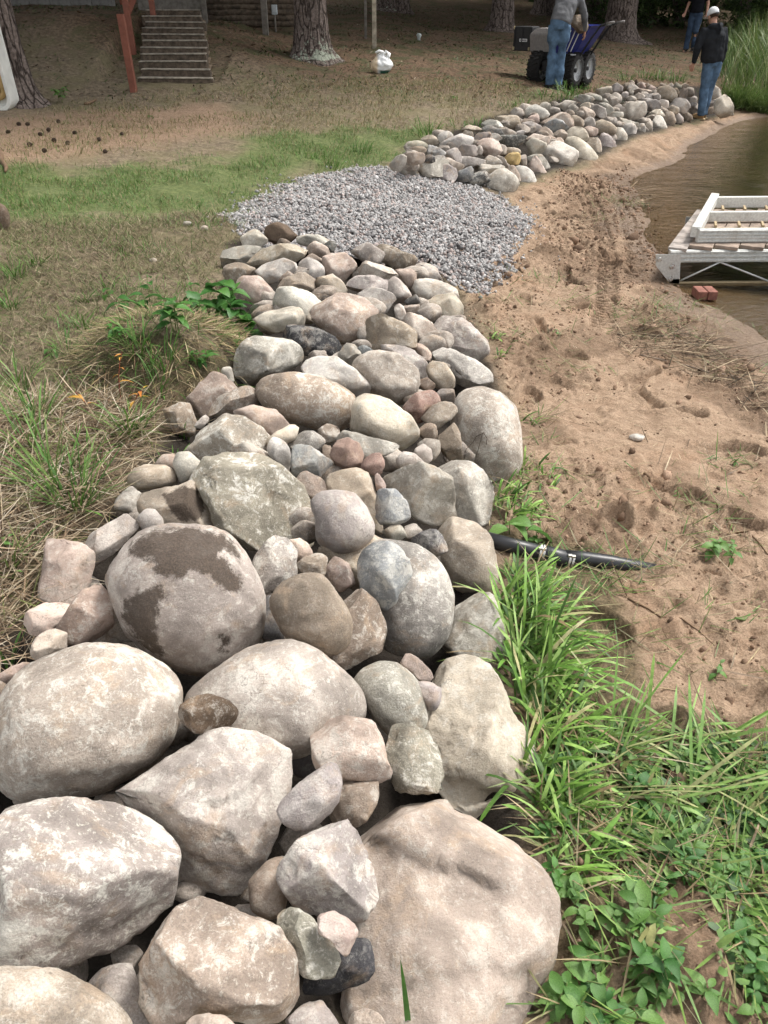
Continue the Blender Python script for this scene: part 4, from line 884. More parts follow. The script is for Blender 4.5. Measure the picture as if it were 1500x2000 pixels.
def rand_rot(n, tilt=1.0):
    q = rs.normal(size=(n, 4)); q[:, 1:3] *= tilt; q /= np.linalg.norm(q, axis=1)[:, None]; w, x, y, z = q.T
    return np.stack([1-2*(y*y+z*z), 2*(x*y-z*w), 2*(x*z+y*w), 2*(x*y+z*w), 1-2*(x*x+z*z), 2*(y*z-x*w), 2*(x*z-y*w), 2*(y*z+x*w), 1-2*(x*x+y*y)], 1).reshape(n, 3, 3)
Rm = rand_rot(n)
V = np.einsum('nij,nvj->nvi', Rm, base[kk])*sz[:, None, None] + np.stack([gx, gy, np.maximum(hz(gx, gy), h1(gx, gy)-.01)+crown+rs.uniform(-.004, .012, n)], 1)[:, None]
tone = rs.uniform(.74, 1.25, n)[:, None]*np.array([[.35, .34, .335]]); pk = rs.rand(n)
tone[pk < .18] *= np.array([1.1, .95, .9]); tone[pk > .86] *= np.array([.6, .6, .61]); tone[(pk > .4) & (pk < .48)] *= 1.4
Fg = (F0[None] + (np.arange(n)*len(S0))[:, None, None]).reshape(-1, 3)
me = np_mesh('gravel', V.reshape(-1, 3), Fg, False, np.repeat(tone, len(S0), 0))
tag(link('gravel', me, None, M['gravel']), 'grey crushed-stone gravel spread between the two rock rows', 'gravel', kind='stuff')
# a bed of the same stone closes the gaps
gxs = np.linspace(lo[0], hi[0], 120); gys = np.linspace(lo[1], hi[1], 120); GX, GY = np.meshgrid(gxs, gys)
e2 = edge_dist(GX, GY, GRAVEL); BZ = np.maximum(hz(GX, GY), h1(GX, GY)-.01) - .012 + .03*sstep(.0, .35, e2) + .02*n2(GX, GY, 1.5, 2, 15.)*sstep(0, .2, e2)
ii = np.arange(GX.size).reshape(GX.shape); Fb = np.stack([ii[:-1, :-1], ii[:-1, 1:], ii[1:, 1:], ii[1:, :-1]], -1).reshape(-1, 4)
ok = (e2.ravel()[Fb] > .06).all(1)
tag(link('gravel_bed', np_mesh('gravel_bed', np.stack([GX.ravel(), GY.ravel(), BZ.ravel()], 1), Fb[ok], True), None, plain('gravel_bed', (.14, .13, .13), .95, .4, 60, .8, 90)), kind='structure')
# ------------------------------------------------------------------ grasses and litter (uncountable, one object per kind)
rs = np.random.RandomState(23)
def blades(name, P, L, Wd, head, lean, curl, col, mat='grass', segs=3, label=None, cat='grass', tipw=.0):
    n = len(P); L = np.broadcast_to(L, n); Wd = np.broadcast_to(Wd, n); lean = np.broadcast_to(lean, n); curl = np.broadcast_to(curl, n)
    hd = np.stack([np.cos(head), np.sin(head), 0*head], 1); tw = head + math.pi/2 + rs.uniform(-.6, .6, n)
    sd_ = np.stack([np.cos(tw), np.sin(tw), rs.uniform(-.35, .35, n)], 1)
    pos = np.array(P, float); V = np.zeros((n, 2*segs+1, 3))
    for k in range(segs):
        w = Wd*(1-.25*k/segs)*(.75 if k == 0 else 1)
        V[:, 2*k] = pos - sd_*w[:, None]/2; V[:, 2*k+1] = pos + sd_*w[:, None]/2
        a = np.clip(lean + curl*(k+.5)/segs, -2.2, 2.2)
        pos = pos + (hd*np.sin(a)[:, None] + np.array([0, 0, 1])*np.cos(a)[:, None])*(L/segs)[:, None]
    V[:, 2*segs] = pos
    Fl = []
    for k in range(segs-1): Fl += [(2*k, 2*k+1, 2*k+3), (2*k, 2*k+3, 2*k+2)]
    Fl.append((2*segs-2, 2*segs-1, 2*segs))
    Fa = (np.array(Fl)[None] + (np.arange(n)*(2*segs+1))[:, None, None]).reshape(-1, 3)
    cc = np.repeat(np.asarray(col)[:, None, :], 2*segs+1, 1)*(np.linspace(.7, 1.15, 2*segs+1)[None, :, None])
    o = link(name, np_mesh(name, V.reshape(-1, 3), Fa, True, cc.reshape(-1, 3)), None, M[mat])
    if label: tag(o, label, cat, kind='stuff')
    return o
def scatter(poly, n, soft=.0, freq=1.5, thr=-9, seed=0.):
    """random ground points in a polygon, thinned by noise"""
    lo, hi = poly.min(0)-soft, poly.max(0)+soft; x = rs.uniform(lo[0], hi[0], n*3); y = rs.uniform(lo[1], hi[1], n*3)
    e = edge_dist(x, y, poly) + soft*(rs.rand(len(x))*1.6-1.0); k = e > 0
    if thr > -5: k &= (n2(x, y, freq, 3, seed) + rs.normal(0, .08, len(x)) > thr)
    x, y = x[k][:n], y[k][:n]; return np.stack([x, y, hz(x, y)-.004], 1)
def pick(n, cols, wts, var=.2):
    c = np.array(cols)[rs.choice(len(cols), n, p=np.array(wts)/sum(wts))]; return c*rs.uniform(1-var, 1+var, n)[:, None]
GRN = [(.07,.165,.03),(.10,.21,.04),(.16,.24,.065)]; DRY = [(.36,.28,.16),(.26,.19,.105),(.45,.37,.24),(.16,.11,.065)]; OLV = [(.17,.165,.07),(.22,.2,.1)]
u = lambda a, b, n: rs.uniform(a, b, n)
P = scatter(GREEN, 40000, .7, 1.3, -.06, 4.); n = len(P)
blades('lawn_grass', P, u(.035, .10, n), u(.003, .006, n), u(0, 6.28, n), u(.2, 1.1, n), u(0, 1., n), pick(n, GRN+OLV+DRY[:2], [6, 5, 3, 2, 1, 1, 1]), label='short green lawn grass left of the gravel', segs=2)
DEAD = gpoly(pp('-300,455 300,425 440,412 470,450 430,480 430,560 440,620 400,700 330,760 -300,800'))
P = scatter(DEAD, 34000, .25, 1.6, -.3, 14.); n = len(P)
Pg = scatter(DEAD, 5200, .2, 1.3, .06, 44.); ng = len(Pg)
blades('green_patches', Pg, u(.05, .13, ng), u(.003, .006, ng), u(0, 6.28, ng), u(.3, 1.2, ng), u(0, .9, ng), pick(ng, GRN+OLV, [3, 4, 2, 2, 1]), segs=3, label='patches of green grass coming up through the dead grass')
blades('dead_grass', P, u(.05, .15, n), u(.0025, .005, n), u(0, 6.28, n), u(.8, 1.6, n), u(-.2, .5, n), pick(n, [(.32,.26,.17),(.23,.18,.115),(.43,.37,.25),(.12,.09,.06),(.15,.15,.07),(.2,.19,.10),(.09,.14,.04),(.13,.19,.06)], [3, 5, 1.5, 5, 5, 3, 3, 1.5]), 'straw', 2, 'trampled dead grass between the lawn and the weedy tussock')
BACK = gpoly(pp('100,215 270,185 420,178 560,150 760,150 1010,165 1080,185 1010,210 860,258 480,262 440,240 250,300 -100,335 -100,320'))
P = scatter(BACK, 26000, .6, .9, -.22, 24.); n = len(P)
blades('thin_grass', P, u(.04, .10, n), u(.004, .008, n), u(0, 6.28, n), u(.3, 1.4, n), u(0, .8, n), pick(n, OLV+DRY[:3]+GRN[:1], [4, 3, 3, 3, 1, 2]), 'straw', 2, 'thin olive and dry grass on the path below the stairs')
STRAW = gpoly(pp('-300,800 330,790 300,860 250,920 210,1000 130,1080 70,1170 30,1270 -60,1330 -500,1500'))
P = scatter(STRAW, 7500, .1); n = len(P); P[:, 2] += u(0, .05, n)
blades('straw', P, u(.10, .34, n), u(.002, .006, n), u(0, 6.28, n), u(1.2, 1.62, n), u(-.3, .25, n), pick(n, [(.45,.37,.26),(.34,.26,.17),(.22,.155,.10),(.56,.49,.38),(.10,.065,.04),(.16,.18,.065)], [4, 4, 4, 2, 4, 2]), 'straw', 3, 'pale dry straw lying thick along the left of the near wall', 'straw')
# tussock: hanging grass round the mound
n = 2600; a = u(0, 6.28, n); a = np.where((np.sin(a) < -.3) & (rs.rand(n) < .6), -a, a); r = .42*np.sqrt(u(.02, 1.25, n)); P = np.stack([MOUND[0]+r*np.cos(a), MOUND[1]+r*np.sin(a)*.95], 1); P = np.c_[P, hz(P[:, 0], P[:, 1])-.004]
blades('tussock_grass', P, u(.05, .20, n), u(.002, .006, n), a+u(-.9, .9, n), u(1.0, 1.6, n), u(.2, 1.0, n), pick(n, DRY+OLV+GRN[:2], [4, 3, 2, 4, 2, 1, 1.6, 1]), 'straw', 4, 'mixed dry and green grass hanging over the soil tussock')
def tufts(name, spots, label, cols=GRN, wts=(3, 4, 2), mat='grass', w=(.004, .009), spread=.05, lean=(.05, .75), curl=(.1, 1.3)):
    Ps, Ls, H = [], [], []
    for px, py, m, L in spots:
        g = G(px, py); k = int(m); aa = u(0, 6.28, k); rr = spread*np.sqrt(rs.rand(k))*math.sqrt(m/40)
        q = np.stack([g[0]+rr*np.cos(aa), g[1]+rr*np.sin(aa)], 1); Ps.append(np.c_[q, hz(q[:, 0], q[:, 1])-.01]); Ls.append(u(.45, 1.1, k)*L); H.append(aa+u(-1, 1, k))
    P = np.concatenate(Ps); L = np.concatenate(Ls); H = np.concatenate(H); n = len(P)
    return blades(name, P, L, u(*w, n), H, u(*lean, n), u(*curl, n), pick(n, cols, wts), mat, 5, label)
tufts('grass_tuft', [(60,880,40,.34),(110,960,60,.36),(150,1000,50,.32),(75,830,40,.3),(250,860,40,.24),(270,845,30,.22),(40,760,30,.25),(310,765,26,.2),(180,905,18,.2),(330,905,18,.16),(15,1120,16,.25),(5,1290,22,.2),(355,845,14,.14),
    (30,540,40,.16),(70,520,26,.14),(130,690,22,.18),(210,560,16,.14),(20,600,30,.16),(165,585,22,.12),(270,690,40,.2),(330,720,26,.2),(160,640,26,.14),(480,690,24,.18),(410,640,30,.18),(325,640,20,.2)], 'green grass tufts growing through the straw at the left')
tufts('lawn_tuft', [(835,262,40,.3),(838,275,20,.34),(905,290,14,.2),(700,300,30,.2),(900,250,30,.2),(930,245,22,.2),(1110,186,60,.22),(1100,192,50,.2),(1130,180,50,.2),(1160,178,40,.2),(1060,196,40,.16),(1020,203,40,.14),(990,210,30,.14),
    (1225,160,40,.25),(1260,152,50,.3),(1290,156,50,.3),(1320,160,60,.3),(640,322,22,.2),(655,330,14,.22),(600,310,26,.12)], 'longer green grass along the back of the far rock row', w=(.006, .012), spread=.16)
# lush grass on the water side of the near wall
P_, L_, H_ = [], [], []
for px, py, m, L, sp_ in [(1005,1140,24,.2,.04),(1000,1190,70,.34,.07),(1020,1240,90,.38,.08),(1030,1310,95,.38,.08),(1050,1380,90,.36,.08),(1070,1440,60,.28,.07),(1060,1520,80,.26,.07),(1075,1600,60,.24,.06),
                         (1110,1700,24,.2,.06),(1000,980,50,.14,.1),(1040,940,40,.12,.12),(1030,820,14,.12,.05),(1010,1010,30,.2,.06),(970,700,16,.1,.05),(965,660,14,.1,.05)]:
    g = G(px, py); aa = u(0, 6.28, m); rr = sp_*np.sqrt(rs.rand(m)); P_.append(np.stack([g[0]+rr*np.cos(aa), g[1]+rr*np.sin(aa)], 1)); L_.append(u(.4, 1.15, m)*L); H_.append(rs.normal(.2, 1.15, m))
P = np.concatenate(P_); L = np.concatenate(L_); H = np.concatenate(H_); n = len(P); P = np.c_[P, hz(P[:, 0], P[:, 1])-.01]
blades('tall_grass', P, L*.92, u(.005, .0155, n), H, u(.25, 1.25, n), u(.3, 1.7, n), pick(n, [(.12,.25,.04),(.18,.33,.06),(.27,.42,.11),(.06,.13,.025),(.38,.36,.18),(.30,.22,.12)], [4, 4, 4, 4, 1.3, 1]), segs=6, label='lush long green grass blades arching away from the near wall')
WEED = gpoly(pp('1050,1480 1200,1420 1520,1470 1520,2020 1450,2020 1400,1900 1430,1780 1330,1720 1260,1800 1300,1900 1270,2020 1070,2020 1090,1800 1080,1650'))
P = scatter(gpoly(pp('1080,1430 1250,1420 1520,1450 1520,1640 1400,1620 1200,1560 1090,1560')), 70, .05); n = len(P)
blades('long_blades', P, u(.16, .45, n), u(.006, .013, n), rs.choice([.3, 2.6, -.4, 1.2], n)+u(-.5, .5, n), u(.8, 1.45, n), u(.1, .6, n), pick(n, [(.15,.28,.06),(.21,.34,.09),(.36,.38,.17)], [4, 3, 2]), segs=6, label='long single grass blades fallen across the ground at the lower right')
P = scatter(WEED, 2100, .05, 3, -.03, 2.); n = len(P)
blades('cut_grass', P, u(.05, .26, n), u(.002, .008, n), u(0, 6.28, n), u(.9, 1.6, n), u(-.3, .5, n), pick(n, [(.11,.2,.045),(.16,.26,.06),(.22,.3,.09)]+DRY+OLV, [4, 5, 3, 2, 2, 1, 2, 2, 1]), segs=3, label='flattened green and brown grass on the ground at the bottom right')
P = scatter(WEED, 2000, .06, 3, .0, 12.); n = len(P); P[:, 2] += u(0, .03, n)
blades('leaf_mat', P, u(.02, .06, n), u(.01, .026, n), u(0, 6.28, n), u(.9, 1.7, n), u(-.3, .5, n), pick(n, [(.09,.19,.04),(.14,.26,.06),(.2,.31,.09),(.05,.11,.03),(.3,.3,.12)], [4, 4, 2, 3, .7]), segs=3, label='mat of small green leaves covering the ground at the lower right', cat='ground cover')
# wisps and stalks on the sand
P_, H_, L_ = [], [], []
for px, py, m, sp_ in [(1050,545,60,.16),(1010,600,60,.2),(985,660,50,.14),(1060,670,60,.2),(1000,1000,120,.16),(1060,960,90,.22),(1010,920,90,.12),(1100,1120,120,.2),(1180,1130,90,.16),(1080,1180,60,.12),(1250,1100,50,.14),(1400,1060,90,.12),(1370,1010,60,.12),(1340,950,50,.2),(1430,905,40,.1),(1280,650,120,.26),(1380,640,90,.25),(1450,720,110,.3),(1180,610,90,.3),(1120,720,60,.2),(1230,400,120,.16),(1180,400,60,.2),(1160,430,50,.2),(1060,860,30,.1),(1040,810,40,.08),(1460,1190,20,.2),(1200,1240,40,.3),(1300,1240,50,.4),(1440,1350,50,.3),(1160,1270,50,.2),(1080,360,40,.2),(1260,620,120,.2),(1330,600,90,.2),(1100,560,50,.3)]:
    g = G(px, py); aa = u(0, 6.28, m); rr = sp_*np.sqrt(rs.rand(m)); P_.append(np.stack([g[0]+rr*np.cos(aa)*1.6, g[1]+rr*np.sin(aa)], 1)); L_.append(u(.04, .2, m)); H_.append(u(0, 6.28, m))
P = np.concatenate(P_); L = np.concatenate(L_); H = np.concatenate(H_); n = len(P); P = np.c_[P, hz(P[:, 0], P[:, 1])+.003]
blades('grass_wisps', P, L, u(.0025, .0065, n), H, u(.95, 1.6, n), u(-.3, .2, n), pick(n, GRN+OLV+DRY, [3, 3, 2, 3, 2, 2, 2, 1, 2]), segs=2, label='loose wisps of torn grass strewn over the sand')
SANDV = gpoly(pp('900,590 1050,460 1060,360 1230,320 1300,480 1400,640 1520,680 1520,1990 1100,1990 1000,1000 1000,760'))
P = scatter(SANDV, 1500, .0, 1.1, .0, 7.); n = len(P); P[:, 2] += .006
blades('stalk_debris', P, u(.02, .13, n)*rs.choice([.6, 1, 1.6], n), u(.0015, .005, n), u(0, 6.28, n), u(1.35, 1.62, n), u(-.1, .1, n), pick(n, DRY+[(.07,.05,.035),(.5,.42,.3)], [3, 3, 2, 3, 4, 2]), 'straw', 2, 'bits of dead stalk and bark scattered on the sand', 'debris')
P = np.concatenate([scatter(gpoly(pp('1180,640 1300,640 1420,690 1500,780 1500,840 1380,760 1200,690')), 420), scatter(gpoly(pp('1060,430 1170,420 1180,460 1080,470')), 90), scatter(gpoly(pp('1160,360 1260,370 1290,420 1200,430')), 140)]); n = len(P); P[:, 2] += .02
blades('brush_debris', P, u(.08, .4, n), u(.003, .008, n), rs.normal(-.5, .8, n), u(1.3, 1.6, n), u(-.15, .15, n), pick(n, [(.45,.36,.24),(.09,.06,.04),(.2,.14,.085),(.05,.04,.025)], [3, 4, 3, 4]), 'straw', 3, 'raked-up sticks and dead reeds in drifts near the dock', 'debris')
# clods of sand
SANDW = gpoly(pp('905,600 1060,470 1060,360 1230,320 1260,440 1400,660 1520,700 1520,1990 1090,1990 1040,1450 985,1050 1020,880'))
P = np.concatenate([scatter(SANDW, 5200, .0, .9, .06, 21.), scatter(SANDW, 1200), scatter(CHURN, 2600, .1, 2., -.1, 5.)]); n = len(P); rsz = .0045*np.exp(rs.normal(0, .55, n))*(1+P[:, 1]*.12)
S1, F1 = ico(1); V = np.einsum('nij,vj->nvi', rand_rot(n), S1*np.array([1, .85, .7]))*rsz[:, None, None]*(1+.25*rs.normal(size=(n, len(S1), 1))) + (P+np.array([0, 0, .004]))[:, None]
me = np_mesh('sand_clods', V.reshape(-1, 3), (F1[None]+(np.arange(n)*len(S1))[:, None, None]).reshape(-1, 3), False, np.repeat(pick(n, [(.30,.205,.145),(.24,.16,.11),(.15,.10,.07)], [4, 4, 3]), len(S1), 0))
tag(link('sand_clods', me, None, M['clod']), 'crumbs and clods of churned sandy soil on the beach', 'soil', kind='stuff')
# reeds at the far water's edge
REED = gpoly(pp('1398,185 1436,208 1480,214 1600,222 1900,235 1900,70 1560,40 1430,60 1405,110'))
P = scatter(REED, 17000, .25); n = len(P)
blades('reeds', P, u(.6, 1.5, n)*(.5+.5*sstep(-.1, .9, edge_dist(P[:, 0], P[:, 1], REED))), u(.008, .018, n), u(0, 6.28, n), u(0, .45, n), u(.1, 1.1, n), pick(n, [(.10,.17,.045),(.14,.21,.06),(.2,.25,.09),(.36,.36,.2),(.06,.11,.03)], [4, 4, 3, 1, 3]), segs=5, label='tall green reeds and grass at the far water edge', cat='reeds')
P = scatter(gpoly(pp('1400,195 1436,214 1520,224 1520,205 1430,190')), 1500, .15); n = len(P)
blades('reed_fringe', P, u(.25, .6, n), u(.007, .014, n), u(3, 6, n), u(.2, .9, n), u(.3, 1.2, n), pick(n, [(.10,.17,.045),(.14,.21,.06),(.2,.25,.09)], [4, 4, 3]), segs=4, label='shorter grass fringe in front of the reeds')
# forest floor litter and low greens
WOODF = np.array([(-9,13.2),(-4,13.0),(1.5,13.6),(4.5,14.8),(8.5,19),(11,27),(9,38),(-12,34),(-14,18)])
P = scatter(WOODF, 16000, .6); n = len(P); P[:, 2] += .006
blades('leaf_litter', P, u(.03, .10, n), u(.015, .045, n), u(0, 6.28, n), u(1.2, 1.7, n), u(-.3, .3, n), pick(n, [(.12,.07,.04),(.08,.045,.026),(.18,.12,.075),(.32,.26,.19),(.05,.036,.025)], [5, 5, 2, .6, 3]), 'straw', 2, 'brown fallen leaves and needles on the shaded woodland floor', 'leaf litter')
P = scatter(WOODF, 16000, .4, .8, .05, 33.); n = len(P)
blades('ground_greens', P, u(.04, .10, n), u(.01, .022, n), u(0, 6.28, n), u(.5, 1.3, n), u(.2, .9, n), pick(n, [(.045,.075,.022),(.075,.12,.035),(.11,.14,.045)], [4, 4, 1]), segs=3, label='low green ground plants patching the woodland floor', cat='ground cover')
# ------------------------------------------------------------------ trees
def mat_bark():
    t = NT('pine_bark'); oc = t.n('TexCoord').outputs['Object']
    mp = t.n('Mapping', {'Vector': oc, 'Scale': (1, 1, .22)}).outputs[0]
    dn = t.n('TexNoise', {'Vector': mp, 'Scale': 7, 'Detail': 4}).outputs[1]
    vv = t.n('VectorMath', {0: mp, 1: t.n('VectorMath', {0: dn, 'Scale': .12}, operation='SCALE').outputs[0]}, operation='ADD').outputs[0]
    vo = t.n('TexVoronoi', {'Vector': vv, 'Scale': 11}, feature='DISTANCE_TO_EDGE').outputs[0]
    f = t.noise(oc, 26, 7, .65)
    c = t.mix(t.ramp(f, .3, .7), (.10, .078, .066), (.235, .19, .17))
    c = t.mix(t.ramp(vo, .0, .11, .85, 0), c, (.035, .027, .023))
    l = t.n('Attribute', attribute_name='lichen').outputs['Fac']
    ln = t.ramp(t.math('ADD', t.math('MULTIPLY', l, .28), t.noise(oc, 13, 7, .72)), .66, .74)
    c = t.mix(t.math('MULTIPLY', ln, t.ramp(l, 0, .2)), c, (.33, .36, .29))
    return t.done(c, .92, .15, t.bump(f, .6, .02, t.bump(t.ramp(vo, 0, .12), .9, .03)))
M['bark'] = mat_bark()
M['needles'] = mat_attr('needles', .6, .3, 20, .3, 0, .3)
def trunk_mesh(R, H, seed, flare=1.0, lichen=0.0, lean=(0, 0), roots=5):
    r2 = np.random.RandomState(seed); zs = np.concatenate([np.linspace(-.25, 1.0, 42), np.linspace(1.05, 3, 26), np.linspace(3.4, H, 18)]); m = 72
    A = np.linspace(0, 2*math.pi, m, endpoint=False); ph = r2.uniform(0, 6.28); z, a = np.meshgrid(zs, A, indexing='ij')
    lob = sum((np.maximum(0, np.cos(a-ph-2*math.pi*k/roots-r2.uniform(-.3, .3)))**6)*r2.uniform(.5, 1.2) for k in range(roots))
    zz = np.maximum(z, -.05)
    r = R*(1-.55*np.maximum(0, z)/H)*(1+flare*(.28*np.exp(-zz/.35)+.75*lob*np.exp(-zz/.13)))
    nz = fbm(np.stack([np.cos(a).ravel()*R*16, np.sin(a).ravel()*R*16, z.ravel()*2.2], 1)+seed, 3).reshape(z.shape)
    r = r + .022*(R/.3)*(1-np.abs(nz)*3.2).clip(-1, 1) + .02*np.cos(3*a+ph)*R
    wob = lambda s: .03*R*np.sin(z*1.3+s)
    X = r*np.cos(a)+lean[0]*z+wob(1); Y = r*np.sin(a)+lean[1]*z+wob(2)
    V = np.stack([X, Y, z], -1).reshape(-1, 3); nz_, ii = len(zs), np.arange(z.size).reshape(z.shape); jj = np.roll(ii, -1, 1)
    F = np.stack([ii[:-1], jj[:-1], jj[1:], ii[1:]], -1).reshape(-1, 4)
    lic = np.exp(-np.maximum(0, z)/.32)*lichen*(.5+.5*np.sin(a+2.4)); lic = np.where(z < 0, lichen*.3, lic)
    return np_mesh('trunk', V, F, True, attrs={'lichen': lic.ravel()})
def card_crown(name, n, rx, rz, size, cols, seed, holes=.0, shape='pine'):
    r2 = np.random.RandomState(seed); d = r2.normal(size=(n, 3)); d /= np.linalg.norm(d, axis=1)[:, None]
    k = fbm(d*2.3+seed, 2); rad = (r2.rand(n)**.45)*(1+.5*k); P = d*rad[:, None]*np.array([rx, rx, rz])
    if shape == 'pine': P[:, :2] *= np.clip(1.15-.5*(P[:, 2:3]/rz), .25, 1.6)
    a = r2.uniform(0, 6.28, n); tl = r2.normal(0, .5, (n, 2)); s = size*r2.uniform(.5, 1.3, n)
    e1 = np.stack([np.cos(a), np.sin(a), tl[:, 0]], 1)*s[:, None]; e2 = np.stack([-np.sin(a)*.45, np.cos(a)*.45, tl[:, 1]*.5], 1)*s[:, None]
    V = np.stack([P-e1, P-e2*.6, P+e1, P+e2*.6], 1); V[:, 0, 2] -= s*.15; V[:, 2, 2] -= s*.25
    F = np.arange(n*4).reshape(n, 4); c = np.array(cols)[r2.randint(0, len(cols), n)]*r2.uniform(.7, 1.3, n)[:, None]
    return np_mesh(name, V.reshape(-1, 3), F, False, np.repeat(c, 4, 0))
CROWNS = [card_crown('crown', 5600, 3.8, 5.2, .40, [(.03,.055,.02),(.045,.075,.028),(.06,.09,.035)], s) for s in (1, 2)]
def limbs(H, seed):
    r2 = np.random.RandomState(seed); mb = MB()
    for k in range(16):
        z = H*(.42+.55*k/16); a = k*2.4+r2.uniform(-.4, .4); L = 2.6*(1-.6*k/16)
        mb.tube([(0, 0, z), (math.cos(a)*L*.5, math.sin(a)*L*.5, z+.15), (math.cos(a)*L, math.sin(a)*L, z+.5)], [.07, .045, .015], 6)
    return mb
LIMB = limbs(15, 4).build('limb', M['bark']); LIMB_ME = LIMB.data; bpy.data.objects.remove(LIMB)
def pine(p, R, label, seed, flare=1.0, lichen=0.0, lean=(0, 0), H=15, crown=True):
    t = empty('pine_tree', p); tag(t, label, 'tree', 'pine trees at the wood edge')
    link('trunk', trunk_mesh(R, H, seed, flare, lichen, lean), t, M['bark'])
    if crown:
        l = link('branches', LIMB_ME, t); l.location = (lean[0]*H*.6, lean[1]*H*.6, 0); l.rotation_euler = (0, 0, seed)
        c = link('crown', CROWNS[seed % 2], t, M['needles'], (lean[0]*H*.75, lean[1]*H*.75, H*.74)); c.rotation_euler = (0, 0, seed*1.7); c.scale = (1, 1, 1+.1*(seed % 3))
    return t
pine(GH(40, 200), .20, 'pine trunk at the left edge behind the white boat hull', 1, 1.0, .1, (-.045, .0))
pine(GH(610, 118), .285, 'thick pine trunk with pale green lichen on its roots, behind the lawn', 2, 1.15, 1.1, (.0, .01))
pine(GH(756, 22), .34, 'pine trunk just right of the pale stake at the top', 3, .9, .7)
pine(GH(1206, 80), .40, 'big pine trunk right behind the blue power wheelbarrow', 4, .9, .15)
pine(GH(1148, 34), .25, 'slimmer pine trunk left of the big trunk behind the wheelbarrow', 5, .9, .3)
pine(GH(1258, 42), .33, 'dark pine trunk right of the big trunk behind the wheelbarrow', 6, .9)
pine(GH(1340, 40), .36, 'dark pine trunk behind the two men at the right', 7, .7)
pine(GH(1080, 22), .22, 'thin pine trunk behind the bending man in grey', 8, .7)
pine(np.array([12.6, 33.0, gz((12.6, 33))]), .2, 'slender trunk above the reeds, the left one of two', 9, .5)
pine(np.array([14.6, 34.5, gz((14.6, 34.5))]), .22, 'slender trunk above the reeds, the right one of two', 10, .5)
for k, (x, y) in enumerate([(-9.5, 19), (-12, 26), (-5, 27), (0.5, 31), (-15, 15), (6, 36), (-2, 22.5), (9, 40), (18, 38), (3.2, 25.5)]):  # extra pines, mostly out of view, added for canopy shade and reflections
    tag(pine(np.array([x, y, gz((x, y))]), .28, None, 20+k, .8), ['pine beyond the left frame edge, level with the stairs', 'pine far behind the left bank, past the block wall', 'pine on the bank behind the stacked-log wall', 'pine deep in the wood behind the pale stake', 'pine left of the boat, outside the frame', 'pine deep in the wood behind the bending man', 'pine on the bank close behind the thick lichen pine', 'pine deep in the wood behind the third man', 'pine on the far bank behind the shrubs', 'pine in the wood left of the slimmer trunk'][k], 'tree', 'pines of the wood behind')
# shrubs behind the reeds
M['leafmass'] = mat_attr('shrub_leaf', .6, .3, 15, .3, 0, .35)
SHR = [card_crown('foliage', 4200, 1.5, 1.6, .10, [(.05,.085,.025),(.075,.12,.035),(.10,.15,.05),(.035,.06,.02)], s, shape='bush') for s in (11, 12)]
for k, (x, y, s, la) in enumerate([(12.5, 29.5, 1.2, 'rounded green shrub behind the reeds at the top right corner'), (15.5, 29, 1.6, 'taller shrub rightmost behind the reeds, at the frame edge'), (11, 35, 1.5, 'dark shrub in the gap between the slender trunks and pine'),
        (19, 30, 2.0, 'shrub on the far bank beyond the right frame edge'), (24, 33, 2.4, 'large shrub far along the bank at the right'), (31, 38, 3.0, 'broad thicket farthest along the bank at the right'), (8.3, 33, 1.0, 'small dark shrub under the pines right of the third man')]):
    z = gz((x, y)); b = empty('shrub', (x, y, z)); tag(b, la, 'shrub', 'shrubs along the bank')
    f = link('foliage', SHR[k % 2], b, M['leafmass'], (0, 0, 1.25*s)); f.scale = (s, s, s); f.rotation_euler = (0, 0, k*1.3)
    mb = MB()
    for q in range(5):
        a = q*1.26+k; mb.tube([(0, 0, -.1), (.25*s*math.cos(a), .25*s*math.sin(a), .7*s), (.6*s*math.cos(a), .6*s*math.sin(a), 1.5*s)], [.045*s, .03*s, .01], 6)
    mb.build('stems', M['bark'], b)

# the wood behind, too deep to tell its trees apart
r2 = np.random.RandomState(77); n = 15000; P = np.stack([r2.uniform(-60, 75, n), r2.uniform(44, 62, n), r2.rand(n)**1.2*15], 1); P[:, 2] += hz(P[:, 0], P[:, 1])
a = r2.uniform(0, 6.28, n); s_ = r2.uniform(.5, 1.3, n); e1 = np.stack([np.cos(a), np.sin(a)*.3, r2.normal(0, .4, n)], 1)*s_[:, None]; e2 = np.stack([-np.sin(a)*.3, r2.normal(0, .3, n), .6+.3*r2.rand(n)], 1)*s_[:, None]*.7
V = np.stack([P-e1, P-e2, P+e1, P+e2], 1).reshape(-1, 3); cw = np.repeat(np.array([(.03,.05,.02),(.045,.07,.025),(.06,.085,.03)])[r2.randint(0, 3, n)], 4, 0)
tag(link('woodland', np_mesh('woodland', V, np.arange(n*4).reshape(n, 4), False, cw), None, M['needles']), 'dark green wood closing the background above the bank', 'woodland', kind='stuff')

